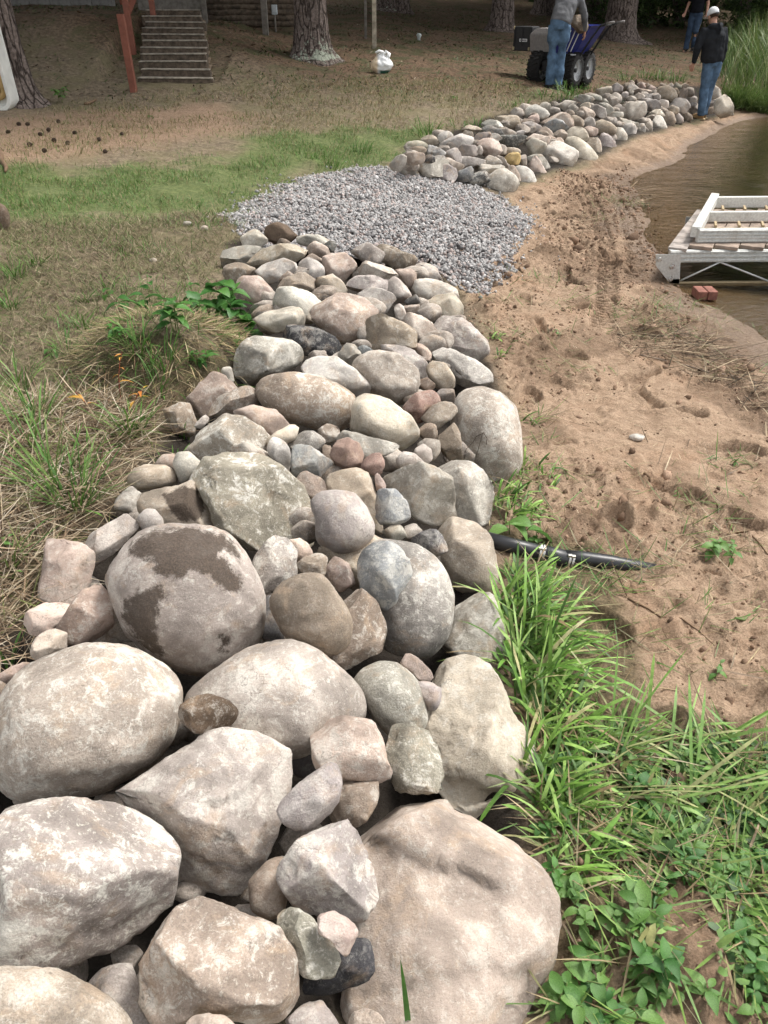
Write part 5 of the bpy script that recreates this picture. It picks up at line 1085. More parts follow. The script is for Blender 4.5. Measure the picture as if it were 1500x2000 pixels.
# ------------------------------------------------------------------ stairs, rail and retaining walls on the bank
M['oldwood'] = plain('weathered_timber', (.105, .08, .058), .9, .6, 14, .6, 60)
M['treadsoil'] = plain('packed_soil', (.19, .14, .095), .95, .4, 20, .6, 60)
M['greywood'] = plain('grey_post', (.16, .145, .125), .9, .35, 12, .5, 60)
M['redpaint'] = plain('red_brown_paint', (.215, .075, .048), .6, .2, 10, .3, 50)
M['block'] = plain('concrete_block', (.17, .165, .155), .95, .3, 8, .5, 50)
M['worn'] = plain('worn_board', (.30, .265, .215), .9, .5, 10, .5, 50)
st = empty('timber_stairs', tuple((STEPS[0][1]+STEPS[0][2])/2)); tag(st, 'weathered timber stairs climbing the bank at the upper left', 'stairs')
def rel(o, p): return tuple(np.asarray(p)-np.array(o.location))
rr = np.random.RandomState(5)
for k, (Y, a, b) in enumerate(STEPS):
    for q in range(2 if k == 0 else 1):
        dz = -.145*q + (0 if k else 0); e = rr.uniform(-.04, .04, 2)
        a2 = np.array([a[0]+e[0]-(.02*q), Y, a[2]-.065+dz]); b2 = np.array([b[0]+e[1]+(.05*q), Y-.03*q, a[2]-.068+dz+rr.uniform(-.01, .01)])
        MB().bar(rel(st, a2), rel(st, b2), .15, .135).build('step_timber', M['oldwood'], st, bevel=.012)
        if q == 0: MB().bar(rel(st, a2+np.array([.01, -.012, .078])), rel(st, b2+np.array([-.01, -.012, .078])), .15, .018).build('nosing', M['worn'], st, bevel=.004)
    if k < len(STEPS)-1:                                         # packed soil tread behind each timber
        MB().box(rel(st, ((a[0]+b[0])/2, Y+.2, a[2]-.105)), (b[0]-a[0]-.06, .26, .10)).build('tread', M['treadsoil'], st, bevel=.01)
hr = empty('handrail', tuple(GH(262, 178))); tag(hr, 'red-brown painted wooden handrail beside the timber stairs', 'handrail')
p1 = GH(262, 178); t1 = at_y(235, 27, p1[1]-.02)
MB().bar(rel(hr, p1-np.array([0, 0, .2])), rel(hr, t1), .095, .095, (0, 1, 0)).build('post', M['redpaint'], hr, bevel=.006)
b2 = at_y(261, 100, 15.7); t2 = np.array([b2[0]-.02, 15.7, 2.0])
MB().bar(rel(hr, b2-np.array([0, 0, .3])), rel(hr, t2), .09, .09, (0, 1, 0)).build('post', M['redpaint'], hr, bevel=.006)
b3 = np.array([b2[0]+.0, 17.4, 1.6]); t3 = b3+np.array([0, 0, 1.1])
MB().bar(rel(hr, b3-np.array([0, 0, .3])), rel(hr, t3), .09, .09, (0, 1, 0)).build('post', M['redpaint'], hr, bevel=.006)
for dz in (0, -.3):
    MB().bar(rel(hr, t2+np.array([-.07, 0, dz-.06])), rel(hr, t3+np.array([-.07, 0, dz-.06])), .045, .12).build('rail', M['redpaint'], hr, bevel=.005)
# retaining wall of stacked logs right of the stairs
Yr = 19.4
w0, w1 = at_y(404, 30, Yr), at_y(572, 30, Yr)
lw = empty('log_wall', (float((w0[0]+w1[0])/2), Yr, 1.4)); tag(lw, 'low retaining wall of stacked dark logs between stairs and thick pine', 'wall')
for k, py in enumerate((46, 35, 24, 13, 2, -9)):
    zc = at_y(480, py, Yr)[2]; mb = MB(); pts = [(w0[0]-.05*(k % 2)+q*(w1[0]-w0[0]+.2)/6, Yr+.02*math.sin(q*2+k), zc+.008*math.sin(q*3+k)) for q in range(7)]
    mb.tube([rel(lw, p) for p in pts], .062, 12).build('log', M['oldwood'], lw, True)
def post(name, px, py0, Y, wd, zt, mat, label, cat='post', top=None):
    b = at_y(px, py0, Y); e = empty(name, (b[0], b[1], b[2])); tag(e, label, cat)
    MB().box((0, 0, (zt-b[2])/2-.15), (wd, wd, zt-b[2]+.3)).build('shaft', mat, e, bevel=.006); return e
post('fence_post', 519, 62, 18.6, .115, 2.9, M['greywood'], 'square weathered post standing before the stacked-log wall')
post('fence_post', 400, 24, 18.3, .085, 2.7, M['greywood'], 'pale grey pole at the top right of the timber stairs')
M['birch'] = plain('peeled_wood', (.42, .37, .29), .85, .45, 9, .4, 60)
post('stake', 731, 62, 19.0, .085, 2.6, M['birch'], 'pale peeled stake standing right of the thick pine')
post('stake', 714, 48, 20.2, .055, 2.6, M['greywood'], 'thin dark stake left of the pale peeled one')
eb = empty('meter_box', tuple(at_y(535, 40, 18.9))); tag(eb, 'small grey electrical box on a stand by the square post', 'meter box')
zb = at_y(536, 19, 18.9); MB().box(rel(eb, zb), (.11, .07, .17)).build('housing', plain('grey_plastic', (.42, .46, .48), .5, .1), eb, bevel=.01)
MB().box(rel(eb, zb+np.array([0, -.037, .02])), (.09, .012, .12)).build('cover', plain('grey_cover', (.5, .54, .56), .45, .1), eb, bevel=.004)
MB().tube([rel(eb, (zb[0], zb[1], zb[2]-.08)), (rel(eb, (zb[0], zb[1], eb.location[2]-.2)))], .018, 8).build('conduit', M['greywood'], eb)
# block wall along the top of the bank
Yb = 20.6; x0, x1 = at_y(-60, 5, Yb)[0], at_y(250, 5, Yb)[0]; zb = at_y(120, 15, Yb)[2]
bw = empty('block_wall', ((x0+x1)/2, Yb, zb)); tag(bw, 'grey block retaining wall along the bank top, left of the stairs', 'wall')
bmx = MB().box((0, 0, .095), (.44, .24, .186)); bo = bmx.build('block', M['block'], bw, bevel=.01); first = True
for row in range(4):
    for q in range(int((x1-x0)/.45)):
        o = bo if first else bo.copy()
        if not first: C.objects.link(o)
        first = False; o.location = (x0+.45*q+(.22 if row % 2 else 0)-bw.location[0], .004*((q*7+row) % 3), -.19+.192*row)
x0, x1 = at_y(274, 5, 18.4)[0], at_y(394, 5, 18.4)[0]; zb = at_y(330, 20, 18.4)[2]
pw = empty('plank_wall', ((x0+x1)/2, 18.4, zb)); tag(pw, 'mossy plank wall closing the top of the timber stairs', 'wall')
for q in range(5):
    MB().box((0, .01*(q % 2), -.1+.19*q), (x1-x0+.1, .05, .182)).build('plank', M['greywood'], pw, bevel=.006)
# ------------------------------------------------------------------ dock sections at the water
def mat_alu(name, col, stain=.3, rough=.4, metal=.6):
    t = NT(name); oc = t.n('TexCoord').outputs['Object']; n1 = t.noise(oc, 5, 7, .65, .5); n2_ = t.noise(oc, 60, 5)
    c = t.mix(t.math('MULTIPLY', t.ramp(n1, .5, .72), stain), col, (.30, .22, .13))
    return t.done(t.mix(1.0, c, gray3(t, t.ramp(n2_, .3, .7, .85, 1.1)), 'MULTIPLY'), t.ramp(n2_, .3, .7, rough-.1, rough+.15), .5, t.bump(n2_, .15, .003), metal)
M['alu'] = mat_alu('aluminium', (.62, .63, .61), .25, .42, .55)
M['aluw'] = mat_alu('white_coated_aluminium', (.66, .66, .62), .4, .5, .1)
M['alub'] = mat_alu('stained_aluminium', (.42, .33, .2), .7, .6, .3)
M['bolt'] = mat_alu('zinc_bolt', (.6, .6, .58), .2, .3, .9)
M['deck'] = plain('cedar_board', (.29, .225, .18), .85, .4, 12, .5, 70)
M['oldalu'] = plain('weathered_plate', (.34, .30, .27), .8, .5, 10, .4, 50)
def ribbed(mb, a, b, h, w, ribs=3):
    """an extruded beam: a box with raised ribs along its outer face"""
    a, b = Vector(a), Vector(b); mb.bar(a, b, w, h); d = (b-a).normalized(); s = d.cross(Vector((0, 0, 1))).normalized()
    for k in range(ribs):
        z = -h/2+h*(k+.5)/ribs; mb.bar(a+s*(w/2+.003)+Vector((0, 0, z)), b+s*(w/2+.003)+Vector((0, 0, z)), .008, h/ribs*.5)
    return mb
zl = .225
FL, BL = at(1306, 500, zl), at(1362, 424, zl); FR = FL + np.array([3.3, .10, 0]); BR = BL + np.array([3.0, .10, 0])
dk = empty('dock_section', (float(FL[0]), float(FL[1]), 0.0)); tag(dk, 'lower aluminium dock section with truss legs standing in the shallow water', 'dock')
ribbed(MB(), rel(dk, FL), rel(dk, FR), .10, .045).build('front_beam', M['alu'], dk, bevel=.003)
ribbed(MB(), rel(dk, BR), rel(dk, BL), .10, .045).build('back_beam', M['alu'], dk, bevel=.003)
e_ = np.array([.05, .0, .0]); lp = np.array([.06, 0, .052])
MB().bar(rel(dk, FL+lp), rel(dk, BL+lp), .15, .03).build('end_board', M['oldalu'], dk, bevel=.004)
# gusset plate, facing the beach path
def plate(mb, pts, th, nrm):
    n = Vector(nrm).normalized()*th; m = len(pts); V = [Vector(p) for p in pts]+[Vector(p)+n for p in pts]
    F = [tuple(range(m)), tuple(range(2*m-1, m-1, -1))]+[(i, m+i, m+(i+1) % m, (i+1) % m) for i in range(m)]; return mb.add(V, F)
Yp = FL[1]-.035
gp = [at_y(px, py, Yp) for px, py in ((1281,497),(1330,497),(1327,554),(1309,554),(1281,519))]
MB_ = plate(MB(), [rel(dk, p) for p in gp], .008, (0, 1, 0)); go = MB_.build('gusset_plate', M['alu'], dk)
for px, py in ((1288, 506), (1312, 521), (1309, 545)):
    q = np.array(rel(dk, at_y(px, py, Yp))); mb = MB().tube([q+np.array([0, -.016, 0]), q], .017, 6); b_ = mb.build('bolt', M['bolt'], dk, bevel=.002)
    MB().tube([q+np.array([0, -.003, 0]), q+np.array([0, .001, 0])], .024, 14).build('washer', M['bolt'], dk)
gp2 = [at_y(px, py, BL[1]+.06) for px, py in ((1340,424),(1355,424),(1355,445),(1338,440))]
plate(MB(), [rel(dk, p) for p in gp2], .008, (0, 1, 0)).build('gusset_plate', M['alu'], dk)
c0, c1 = at_y(1302, 555, FL[1]-.01), at_y(1302, 555, FL[1]-.01)+np.array([3.3, .1, 0])
MB().bar(rel(dk, c0), rel(dk, c1), .035, .04).build('bottom_chord', M['alub'], dk, bevel=.004)
MB().box(rel(dk, c0+np.array([.05, 0, .02])), (.1, .05, .07)).build('foot_block', M['alub'], dk, bevel=.004)
zz0 = c0[2]+.02; zt = FL[2]-.05; xa = at_y(1326, 547, FL[1])[0]; xb = at_y(1405, 517, FL[1])[0]; xc = at_y(1500, 560, FL[1])[0]; dx = xc-xb
xr = [xa, xb]
while xr[-1] < FR[0]-dx: xr.append(xr[-1]+dx)
for k in range(len(xr)-1):
    z0, z1 = (zz0, zt) if k % 2 == 0 else (zt, zz0)
    MB().tube([rel(dk, (xr[k], FL[1]+.0, z0)), rel(dk, (xr[k+1], FL[1]+.0, z1))], .0085, 8).build('truss_rod', M['alu'], dk, True)
bx0 = at_y(1342, 490, FL[1])[0]
for k in range(14):
    x = bx0+.105+.215*k; sk = (BL[0]-FL[0])/(BL[1]-FL[1])
    mb = MB(); L = .98; a_ = np.array([x, FL[1]+.0, zl+.066]); b_ = np.array([x+sk*(BL[1]-FL[1])*L, FL[1]+(BL[1]-FL[1])*L, zl+.066])
    mb.bar(rel(dk, a_), rel(dk, b_), .185, .028).build('deck_board', M['deck'], dk, bevel=.003)
# the upper frame lies on it
zu = .335
UF, UB = at(1359, 473, zu-.03), at(1394, 402, zu-.03); uf = empty('dock_ramp', (float(UF[0]), float(UF[1]), zu-.03)); tag(uf, 'white aluminium dock ramp with cross bars lying on the lower dock section', 'dock')
up = np.array([0, 0, .055]); R_ = np.array([2.9, .10, 0])
ribbed(MB(), rel(uf, UF+up), rel(uf, UF+up+R_), .11, .05, 4).build('front_beam', M['alu'], uf, bevel=.003)
MB().bar(rel(uf, UF+up+np.array([-.01, .03, .02])), rel(uf, UB+up+np.array([-.01, 0, .02])), .075, .09).build('side_rail', M['aluw'], uf, bevel=.006)
for f_, h_, nm in ((.5, .085, 'cross_bar'), (.93, .10, 'back_beam')):
    a_ = UF+(UB-UF)*f_+up; MB().bar(rel(uf, a_), rel(uf, a_+R_), .05, h_).build(nm, M['aluw'], uf, bevel=.005)
for f_ in (.28, .74):
    a_ = UF+(UB-UF)*f_+up-np.array([0, 0, .045]); MB().bar(rel(uf, a_), rel(uf, a_+R_), .06, .02).build('rust_channel', M['alub'], uf, bevel=.003)
for k in range(12):
    for f_ in (.28, .74):
        a_ = UF+(UB-UF)*f_+up+np.array([.12+.21*k, 0, -.02]); MB().bar(rel(uf, a_), rel(uf, a_+np.array([.05, .16, 0])), .02, .025).build('joist_clip', M['alub'], uf)
# bricks under the dock
M['brick'] = plain('red_brick', (.24, .105, .078), .9, .3, 20, .5, 120)
for k, (px, la) in enumerate(((1371, 'red brick under the dock edge, the left of two'), (1391, 'red brick under the dock edge, the right of two'))):
    p = at(px, 577, .035); b_ = MB().box((0, 0, 0), (.075, .16, .07)).build('brick', M['brick'], None, bevel=.006, loc=(p[0], p[1]+.06, p[2])); tag(b_, la, 'brick', 'bricks propping the dock')

# ------------------------------------------------------------------ black drain pipe
M['pipe'] = plain('black_polyethylene', (.022, .023, .026), .38, .3, 12, .1, 80, spec=.5)
M['steel'] = mat_alu('stainless_band', (.62, .61, .58), .2, .35, .9)
def gp_(px, py, dz=.0):
    p = GH(px, py); return np.array([p[0], p[1], p[2]+dz])
a_ = gp_(940, 1066, .03); c_ = gp_(1085, 1094, .022); z_ = gp_(1290, 1112, -.05); m_ = gp_(1190, 1106, .006)
dp = empty('drain_pipe', tuple(c_)); tag(dp, 'black plastic pipe with clamped coupling running from the wall into the sand', 'pipe')
rp = .033
MB().tube([rel(dp, a_), rel(dp, a_+(c_-a_)*.5), rel(dp, c_)], rp, 24).build('pipe', M['pipe'], dp, True)
MB().tube([rel(dp, c_), rel(dp, (c_+m_)/2+np.array([0, 0, .004])), rel(dp, m_), rel(dp, (m_+z_)/2), rel(dp, z_)], [rp*.95, rp*.95, rp*.95, rp*.95, rp*.95], 24).build('pipe', M['pipe'], dp, True)
d_ = (c_-a_)/np.linalg.norm(c_-a_)
MB().tube([rel(dp, c_+d_*t_) for t_ in (-.055, -.05, .045, .05)], [rp*1.0, rp*1.12, rp*1.12, rp*.98], 24).build('coupling', M['pipe'], dp, True)
for t_ in (-.058, -.072, .052, .066):
    cl = MB().tube([rel(dp, c_+d_*(t_-.0045)), rel(dp, c_+d_*(t_+.0045))], rp*1.14, 24).build('hose_clamp', M['steel'], dp)
    q = c_+d_*t_+np.array([0, -rp*.55, rp*1.02]); MB().box(rel(dp, q), (.018, .012, .012)).build('screw', M['steel'], cl, bevel=.002)

# ------------------------------------------------------------------ broad-leaved plants, each leaf its own piece
def mat_leaf(name, col, col2):
    t = NT(name); oc = t.n('TexCoord').outputs['Object']; oi = t.n('ObjectInfo')
    c = t.mix(oi.outputs['Random'], col, col2); c = t.mix(1.0, c, gray3(t, t.ramp(t.noise(oc, 25, 5), .3, .7, .8, 1.2)), 'MULTIPLY')
    t.done(c, .42, .4, t.bump(t.noise(oc, 60, 4), .3, .003))
    tr = t.n('BsdfTranslucent', {'Color': c}); mx = t.n('MixShader', {0: .3, 1: t.b.outputs[0], 2: tr.outputs[0]}); t.t.links.new(mx.outputs[0], t.out.inputs[0]); return t.m
M['leaf'] = mat_leaf('green_leaf', (.085, .20, .045), (.16, .29, .075)); M['leafd'] = mat_leaf('deep_green_leaf', (.05, .15, .035), (.10, .24, .05)); M['leafy'] = mat_leaf('yellow_leaf', (.55, .38, .06), (.60, .20, .05))
M['stem'] = plain('green_stem', (.14, .19, .06), .6, .2); M['stemr'] = plain('red_stem', (.25, .06, .04), .6, .2); M['stemb'] = plain('brown_stem', (.16, .10, .06), .8, .2)
def leaf_mesh(name, w, teeth=0, droop=.25, fold=.18):
    n = 9; V = []; F = []
    for i in range(n+1):
        t = i/n; hw = w*(math.sin(math.pi*min(1, t**.8))**.85) if 0 < t < 1 else 0.003
        if teeth and 0 < t < 1: hw *= 1+teeth*(1 if i % 2 else -1)
        z = -droop*t*t+.06*math.sin(3*t); V += [(t, -hw, z+fold*hw*2), (t, 0, z), (t, hw, z+fold*hw*2)]
    for i in range(n):
        a = i*3; F += [(a, a+1, a+4, a+3), (a+1, a+2, a+5, a+4)]
    me = bpy.data.meshes.new(name); me.from_pydata(V, [], F); me.update(); me.polygons.foreach_set('use_smooth', [True]*len(me.polygons)); return me
LM = {k: leaf_mesh('leaf', *a) for k, a in dict(ovate=(.27, 0, .25), broad=(.36, .05, .3), jag=(.33, .14, .35), narrow=(.12, 0, .35)).items()}
rp_ = random.Random(9)
def plant(p, label, leaf='ovate', n=8, size=.07, height=.12, mat='leaf', stem='stem', lean=(0, 0), cat='plant', stems=1, name='weed', group=None, spread=.0):
    e = empty(name, tuple(p)); tag(e, label, cat, group); per = max(1, n//stems)
    me = LM[leaf].copy(); me.materials.append(M[mat])
    for s in range(stems):
        a0 = rp_.uniform(0, 6.28); ox, oy = spread*math.cos(a0)*rp_.random(), spread*math.sin(a0)*rp_.random()
        lx, ly = lean[0]+rp_.uniform(-.35, .35)*height, lean[1]+rp_.uniform(-.35, .35)*height; h = height*rp_.uniform(.7, 1.15)
        cur = [Vector((ox+lx*t*t, oy+ly*t*t, h*(t-.25*t*t*(abs(lx)+abs(ly))/max(.01, h)))) for t in (0, .25, .5, .75, 1)]
        MB().tube([c-Vector((0, 0, .02)) if i == 0 else c for i, c in enumerate(cur)], [.0028, .0026, .0022, .0018, .001], 6).build('stem', M[stem], e, True)
        for k in range(per):
            t = .3+.7*(k+.5)/per; i = min(3, int(t*4)); q = cur[i].lerp(cur[i+1], t*4-i); a = a0+k*2.4+rp_.uniform(-.4, .4); sz = size*rp_.uniform(.6, 1.15)*(1-.25*(t > .9))
            o = link('leaf', me, e, None, q); o.scale = (sz, sz, sz); o.rotation_euler = (rp_.uniform(-.35, .35), rp_.uniform(-.45, .35), a)
    return e
WG = 'leafy weeds at the bottom right'
for px, py, n, sz, h, lf, la in [
 (1232,1800,8,.075,.10,'ovate','weed with the largest pale oval leaves, lower right'), (1285,1905,9,.06,.08,'ovate','leafy weed right of the largest boulder, second from the bottom'),
 (1150,1880,9,.05,.07,'ovate','small leafy weed touching the largest boulder'), (1105,1935,8,.06,.06,'broad','broad-leaved weed at the foot of the largest boulder'),
 (1335,1965,9,.06,.07,'ovate','weed with drooping oval leaves at the bottom edge'), (1205,1690,10,.045,.06,'narrow','fine-leaved weed in the flattened grass, nearest the rock'),
 (1330,1650,12,.045,.06,'ovate','low matted weed under the long grass blades'), (1455,1850,12,.05,.08,'ovate','bushy weed at the right edge, upper one'), (1480,1930,12,.05,.08,'ovate','bushy weed in the lower right corner'),
 (1180,1805,8,.045,.06,'broad','small round-leaved weed left of the large-leaved weed'), (1265,1730,9,.04,.05,'ovate','small weed above the large-leaved weed'), (1385,1780,9,.04,.06,'narrow','wiry weed on bare soil right of the large-leaved weed'),
 (1150,1985,6,.06,.05,'broad','weed cut by the bottom edge beside the largest boulder'), (1225,1980,6,.065,.05,'ovate','weed cut by the bottom edge, farther from the boulder'), (1430,1680,9,.05,.07,'ovate','weed at the right edge below the long grass'),
 (1250,1640,10,.05,.06,'jag','toothed weed in the middle of the flattened grass'), (1130,1640,8,.045,.06,'narrow','narrow-leaved weed by the cream boulder')]:
    plant(GH(px, py), la, lf, n, sz, h, 'leaf' if rp_.random() < .5 else 'leafd', 'stem', (rp_.uniform(-.03, .05), rp_.uniform(-.03, .03)), group=WG, stems=2, spread=.03)
for q in scatter(WEED, 300)[:60]:
    plant((q[0], q[1], q[2]+.004), 'small leafy weed in the matted growth at the lower right', rp_.choice(['ovate', 'ovate', 'narrow', 'broad', 'jag']), rp_.choice([6, 8, 10]), rp_.uniform(.03, .055), rp_.uniform(.03, .07), rp_.choice(['leaf', 'leafd']), group='matted weeds at the lower right', stems=2, spread=.04)
TG = 'leafy sprouts on the tussock'
for px, py, n, sz, h, lf, la in [(250,640,9,.085,.26,'ovate','leftmost leafy sprout on the tussock'),(300,640,10,.08,.27,'ovate','leafy sprout second from the left on the tussock'),(345,655,9,.08,.25,'ovate','leafy sprout in the middle of the tussock'),
 (395,650,10,.095,.28,'jag','bramble-like sprout with drooping toothed leaves on the tussock'),(445,640,12,.11,.32,'broad','big-leaved sprout touching the pale pinkish cobble'),(485,650,10,.10,.32,'broad','rightmost big-leaved sprout leaning over the rocks'),
 (400,720,7,.06,.10,'jag','low sprout hanging over the front of the tussock'),(480,690,9,.06,.12,'jag','small sprout beside the rough dark grey boulder'),(235,670,7,.06,.10,'ovate','low sprout beside the cut stub')]:
    plant(GH(px, py), la, lf, n*2, sz*1.25, h, 'leafd', 'stem', (rp_.uniform(-.05, .05), -.03), group=TG, stems=3, spread=.06)
for px, py, n, sz, h, lf, la in [(1005,1055,5,.12,.10,'broad','big light-green leaf plant above the pipe'),(1050,1062,9,.04,.07,'ovate','small sprig above the pipe coupling'),(1395,1090,14,.05,.09,'jag','green weed clump on the sand right of the pipe end'),(1425,1100,12,.04,.07,'ovate','pale weed clump beside the green one on the sand'),
 (1410,1330,7,.035,.05,'ovate','lone seedling on the sand at the right'),(1430,905,8,.035,.05,'narrow','little dark-leaved sprig on the sand at the right edge'),(1320,970,7,.03,.05,'narrow','tiny sprig on the sand above the pipe'),(100,985,5,.04,.06,'ovate','small sprout in the straw at the left'),
 (20,1090,7,.035,.08,'ovate','small sprout at the left edge by the tall pink stone'),(85,45,30,.09,.3,'ovate','small shrub on the bank left of the stairs'),(295,232,8,.05,.06,'ovate','bright sprout on the bare path below the stairs'),(105,695,6,.05,.06,'jag','small sprout in the dead grass left of the tussock'),(1080,665,7,.035,.04,'ovate','small sprig on the sand right of the wall'),(890,195,9,.06,.06,'ovate','low sprig in the thin grass left of the wheelbarrow')]:
    plant(GH(px, py), la, lf, n, sz, h, 'leaf', 'stem', group='scattered sprouts', stems=2, spread=.05)
plant(GH(238,790), 'red-stemmed seedling with yellow leaves in front of the tussock', 'narrow', 5, .06, .26, 'leafy', 'stemr'); plant(GH(262,812), 'red-stemmed seedling with orange-tipped leaves right of its twin', 'narrow', 6, .065, .2, 'leafy', 'stemr'); plant(GH(178,818), 'leaning seedling with one yellow leaf, left of the tussock front', 'narrow', 3, .07, .14, 'leafy', 'stemr', (-.06, 0))
# cut stubs on the tussock
M['cut'] = plain('cut_wood', (.34, .27, .21), .9, .25, 30, .3)
for k, (px, py, la) in enumerate([(240, 652, 'cut brown stub at the left of the tussock'), (318, 628, 'pale cut stub among the sprouts'), (358, 645, 'small cut stub right of the pale one')]):
    p = GH(px, py); e = empty('stub', tuple(p)); tag(e, la, 'stump', 'cut stubs on the tussock'); d = Vector((-.05+.03*k, -.10, .045)); r_ = .03-.006*k
    MB().tube([-d*.6, d*.5, d], [r_*1.1, r_, r_], 12).build('bark', M['bark'], e, True); MB().tube([d, d*1.06], [r_*.98, r_*.9], 12).build('cut_face', M['cut'], e)
# things seen on rocks: found by looking from the photograph's place
bpy.context.view_layer.update(); dg = bpy.context.evaluated_depsgraph_get()
def hit(px, py):
    r = ray(px, py); ok, p, nn, i, o, m = sc.ray_cast(dg, Vector(CAMP), Vector(r)); return Vector(p)+nn*.006 if ok else None
tw = [hit(*q) for q in ((906, 895), (911, 878), (925, 864), (931, 852), (945, 846), (951, 856), (950, 868))]; tw2 = [hit(*q) for q in ((943, 846), (937, 868), (930, 892))]
te = empty('twig', tw[0]); tag(te, 'thin dark forked twig lying on the large upright boulder', 'twig'); M['twig'] = plain('twig', (.07, .05, .035), .9)
MB().tube([p-tw[0] for p in tw], .0016, 6).build('stem', M['twig'], te, True); MB().tube([p-tw[0] for p in tw2], .0013, 6).build('fork', M['twig'], te, True)
# sticks on the ground
for a_, b_, la, r_ in [((1255,945),(1295,957),'short dark stick on the sand in the middle','.008'),((1225,1185),(1395,1270),'thin grey stick lying on the sand below the pipe','.004'),((1430,1240),(1490,1190),'green reed stem lying on the sand at the right','.005'),((165,205),(190,198),'grey stick on the path left of the stairs','.02'),
    ((1400,1000),(1500,1090),'brown stick on the sand by the right edge','.006'),((1260,650),(1400,690),'pale reed stalk lying near the dock','.005'),((1250,700),(1480,755),'long dead stalk curving across the sand below the dock','.005'),((0,305),(14,340),'grey branch end at the left frame edge','.03')]:
    p, q = GH(*a_), GH(*b_); r_ = float(r_); pts = [p+(q-p)*t for t in np.linspace(0, 1, 6)]
    e = empty('stick', tuple(p)); tag(e, la, 'stick'); pts = [np.array([v[0]+.01*math.sin(i*2.1), v[1]+.012*math.cos(i*1.7), gz(v)+r_*.9]) for i, v in enumerate(pts)]
    MB().tube([v-p for v in pts], [r_, r_, r_*.95, r_*.85, r_*.7, r_*.4], 7).build('shaft', M['stem'] if 'green' in la else (M['cut'] if 'pale' in la or 'dead' in la else M['stemb']), e, True)
# one grass blade standing in front of the largest boulder
g = Vector(hit(800, 1995) or (0, 1, .5)); gb = empty('grass_blade', g-Vector((0, 0, .02))); tag(gb, 'single green grass blade rising in front of the largest boulder', 'grass')
tip = CAMP + ray(782, 1875)*(np.linalg.norm(np.array(g)-CAMP)*.93); d0 = Vector(tip)-gb.location; V = []; F = []
for i in range(7):
    t = i/6; w_ = .006*(1-t**2)+.0004; V += [d0*t+Vector((-w_, 0, .012*math.sin(3.1*t))), d0*t+Vector((0, .002, .012*math.sin(3.1*t)-.002)), d0*t+Vector((w_, 0, .012*math.sin(3.1*t)))]
for i in range(6): F += [(3*i, 3*i+1, 3*i+4, 3*i+3), (3*i+1, 3*i+2, 3*i+5, 3*i+4)]
mb = MB(); mb.add(V, F); mb.build('blade', M['leafd'], gb, True)
# pine cones on the bare path
M['cone'] = plain('pine_cone', (.06, .04, .028), .9, .3, 60, .8, 120)
mb = MB(); 
for i in range(7):
    for k in range(8):
        a = k*.785+i*.39; r_ = .024*math.sin(.45+2.3*i/7); mb.blob((r_*math.cos(a), r_*math.sin(a), i*.0085), (.008, .008, .0055), 5, 4)
mb.blob((0, 0, .026), (.02, .02, .034), 8, 6); co = mb.build('scales', M['cone'], None, True); cm = co.data; bpy.data.objects.remove(co)
for k, (px, py) in enumerate([(116,240),(93,258),(102,275),(133,283),(62,284),(91,298),(192,272),(34,246),(52,247),(240,266),(150,262),(20,262),(205,300),(75,262)]):
    p = GH(px, py); o = link('pine_cone', cm, None, None, (p[0], p[1], p[2]+.02)); o.scale = (.85, .85, .85); o.rotation_euler = (1.3, .3*k, k*1.1); tag(o, 'dark fallen pine cone on the bare sandy path below the left pine', 'pine cone', 'pine cones on the bare path')
# shopping bag and a crumpled cup
t = NT('white_plastic_film'); oc = t.n('TexCoord').outputs['Object']; sx = t.n('SeparateXYZ', {0: oc}); 
f = t.math('MULTIPLY', t.ramp(sx.outputs[0], -.04, -.09), t.ramp(sx.outputs[2], .30, .22)); c = t.mix(t.math('MULTIPLY', f, .6), (.88, .89, .89), (.80, .52, .18))
gn = t.math('MULTIPLY', t.ramp(sx.outputs[2], .055, .03), t.ramp(sx.outputs[0], -.06, .0)); c = t.mix(gn, c, (.03, .12, .09))
M['bag'] = t.done(c, .35, .5, t.bump(t.noise(oc, 14, 5), .5, .02))
p = GH(745, 143); be = empty('shopping_bag', tuple(p)); tag(be, 'white plastic shopping bag with yellow print and knotted handles on the path', 'bag')
S, Fc = ico(4); q = S*np.array([.185, .15, .16]); q[:, 2] += .13; zz_ = q[:, 2]; k_ = 1-.45*sstep(.14, .28, zz_); q[:, 0] *= k_; q[:, 1] *= k_; q[:, 2] = np.maximum(q[:, 2], .0)
q += S*(.04*fbm(S*2.6+3, 3)+.03*np.abs(pnoise(S*5)))[:, None]; q[:, 2] = np.maximum(q[:, 2], -.02); link('bag_body', np_mesh('bag_body', q, Fc, True), be, M['bag'])
MB().tube([(-.02, 0, .22), (-.07, -.02, .27), (-.09, -.03, .31), (-.04, -.03, .335), (.02, -.02, .32), (.03, 0, .27), (.02, 0, .22)], [(.05, .03), (.05, .02), (.04, .022), (.045, .022), (.045, .022), (.045, .025), (.05, .03)], 10).build('handle_loop', M['bag'], be, True)
MB().tube([(.02, 0, .24), (.08, .01, .33), (.13, .0, .29), (.11, -.02, .2)], [(.03, .02), (.045, .02), (.05, .02), (.03, .02)], 10).build('handle_loop', M['bag'], be, True)
p = GH(818, 78); ce = empty('crumpled_cup', tuple(p)); tag(ce, 'small crumpled white and teal cup on the woodland floor', 'litter')
MB().tube([(0, 0, 0), (0, 0, .10), (.01, 0, .14)], [.045, .06, (.07, .04)], 12).build('cup', plain('cup_white', (.6, .66, .64), .5, .3, 12), ce, True)
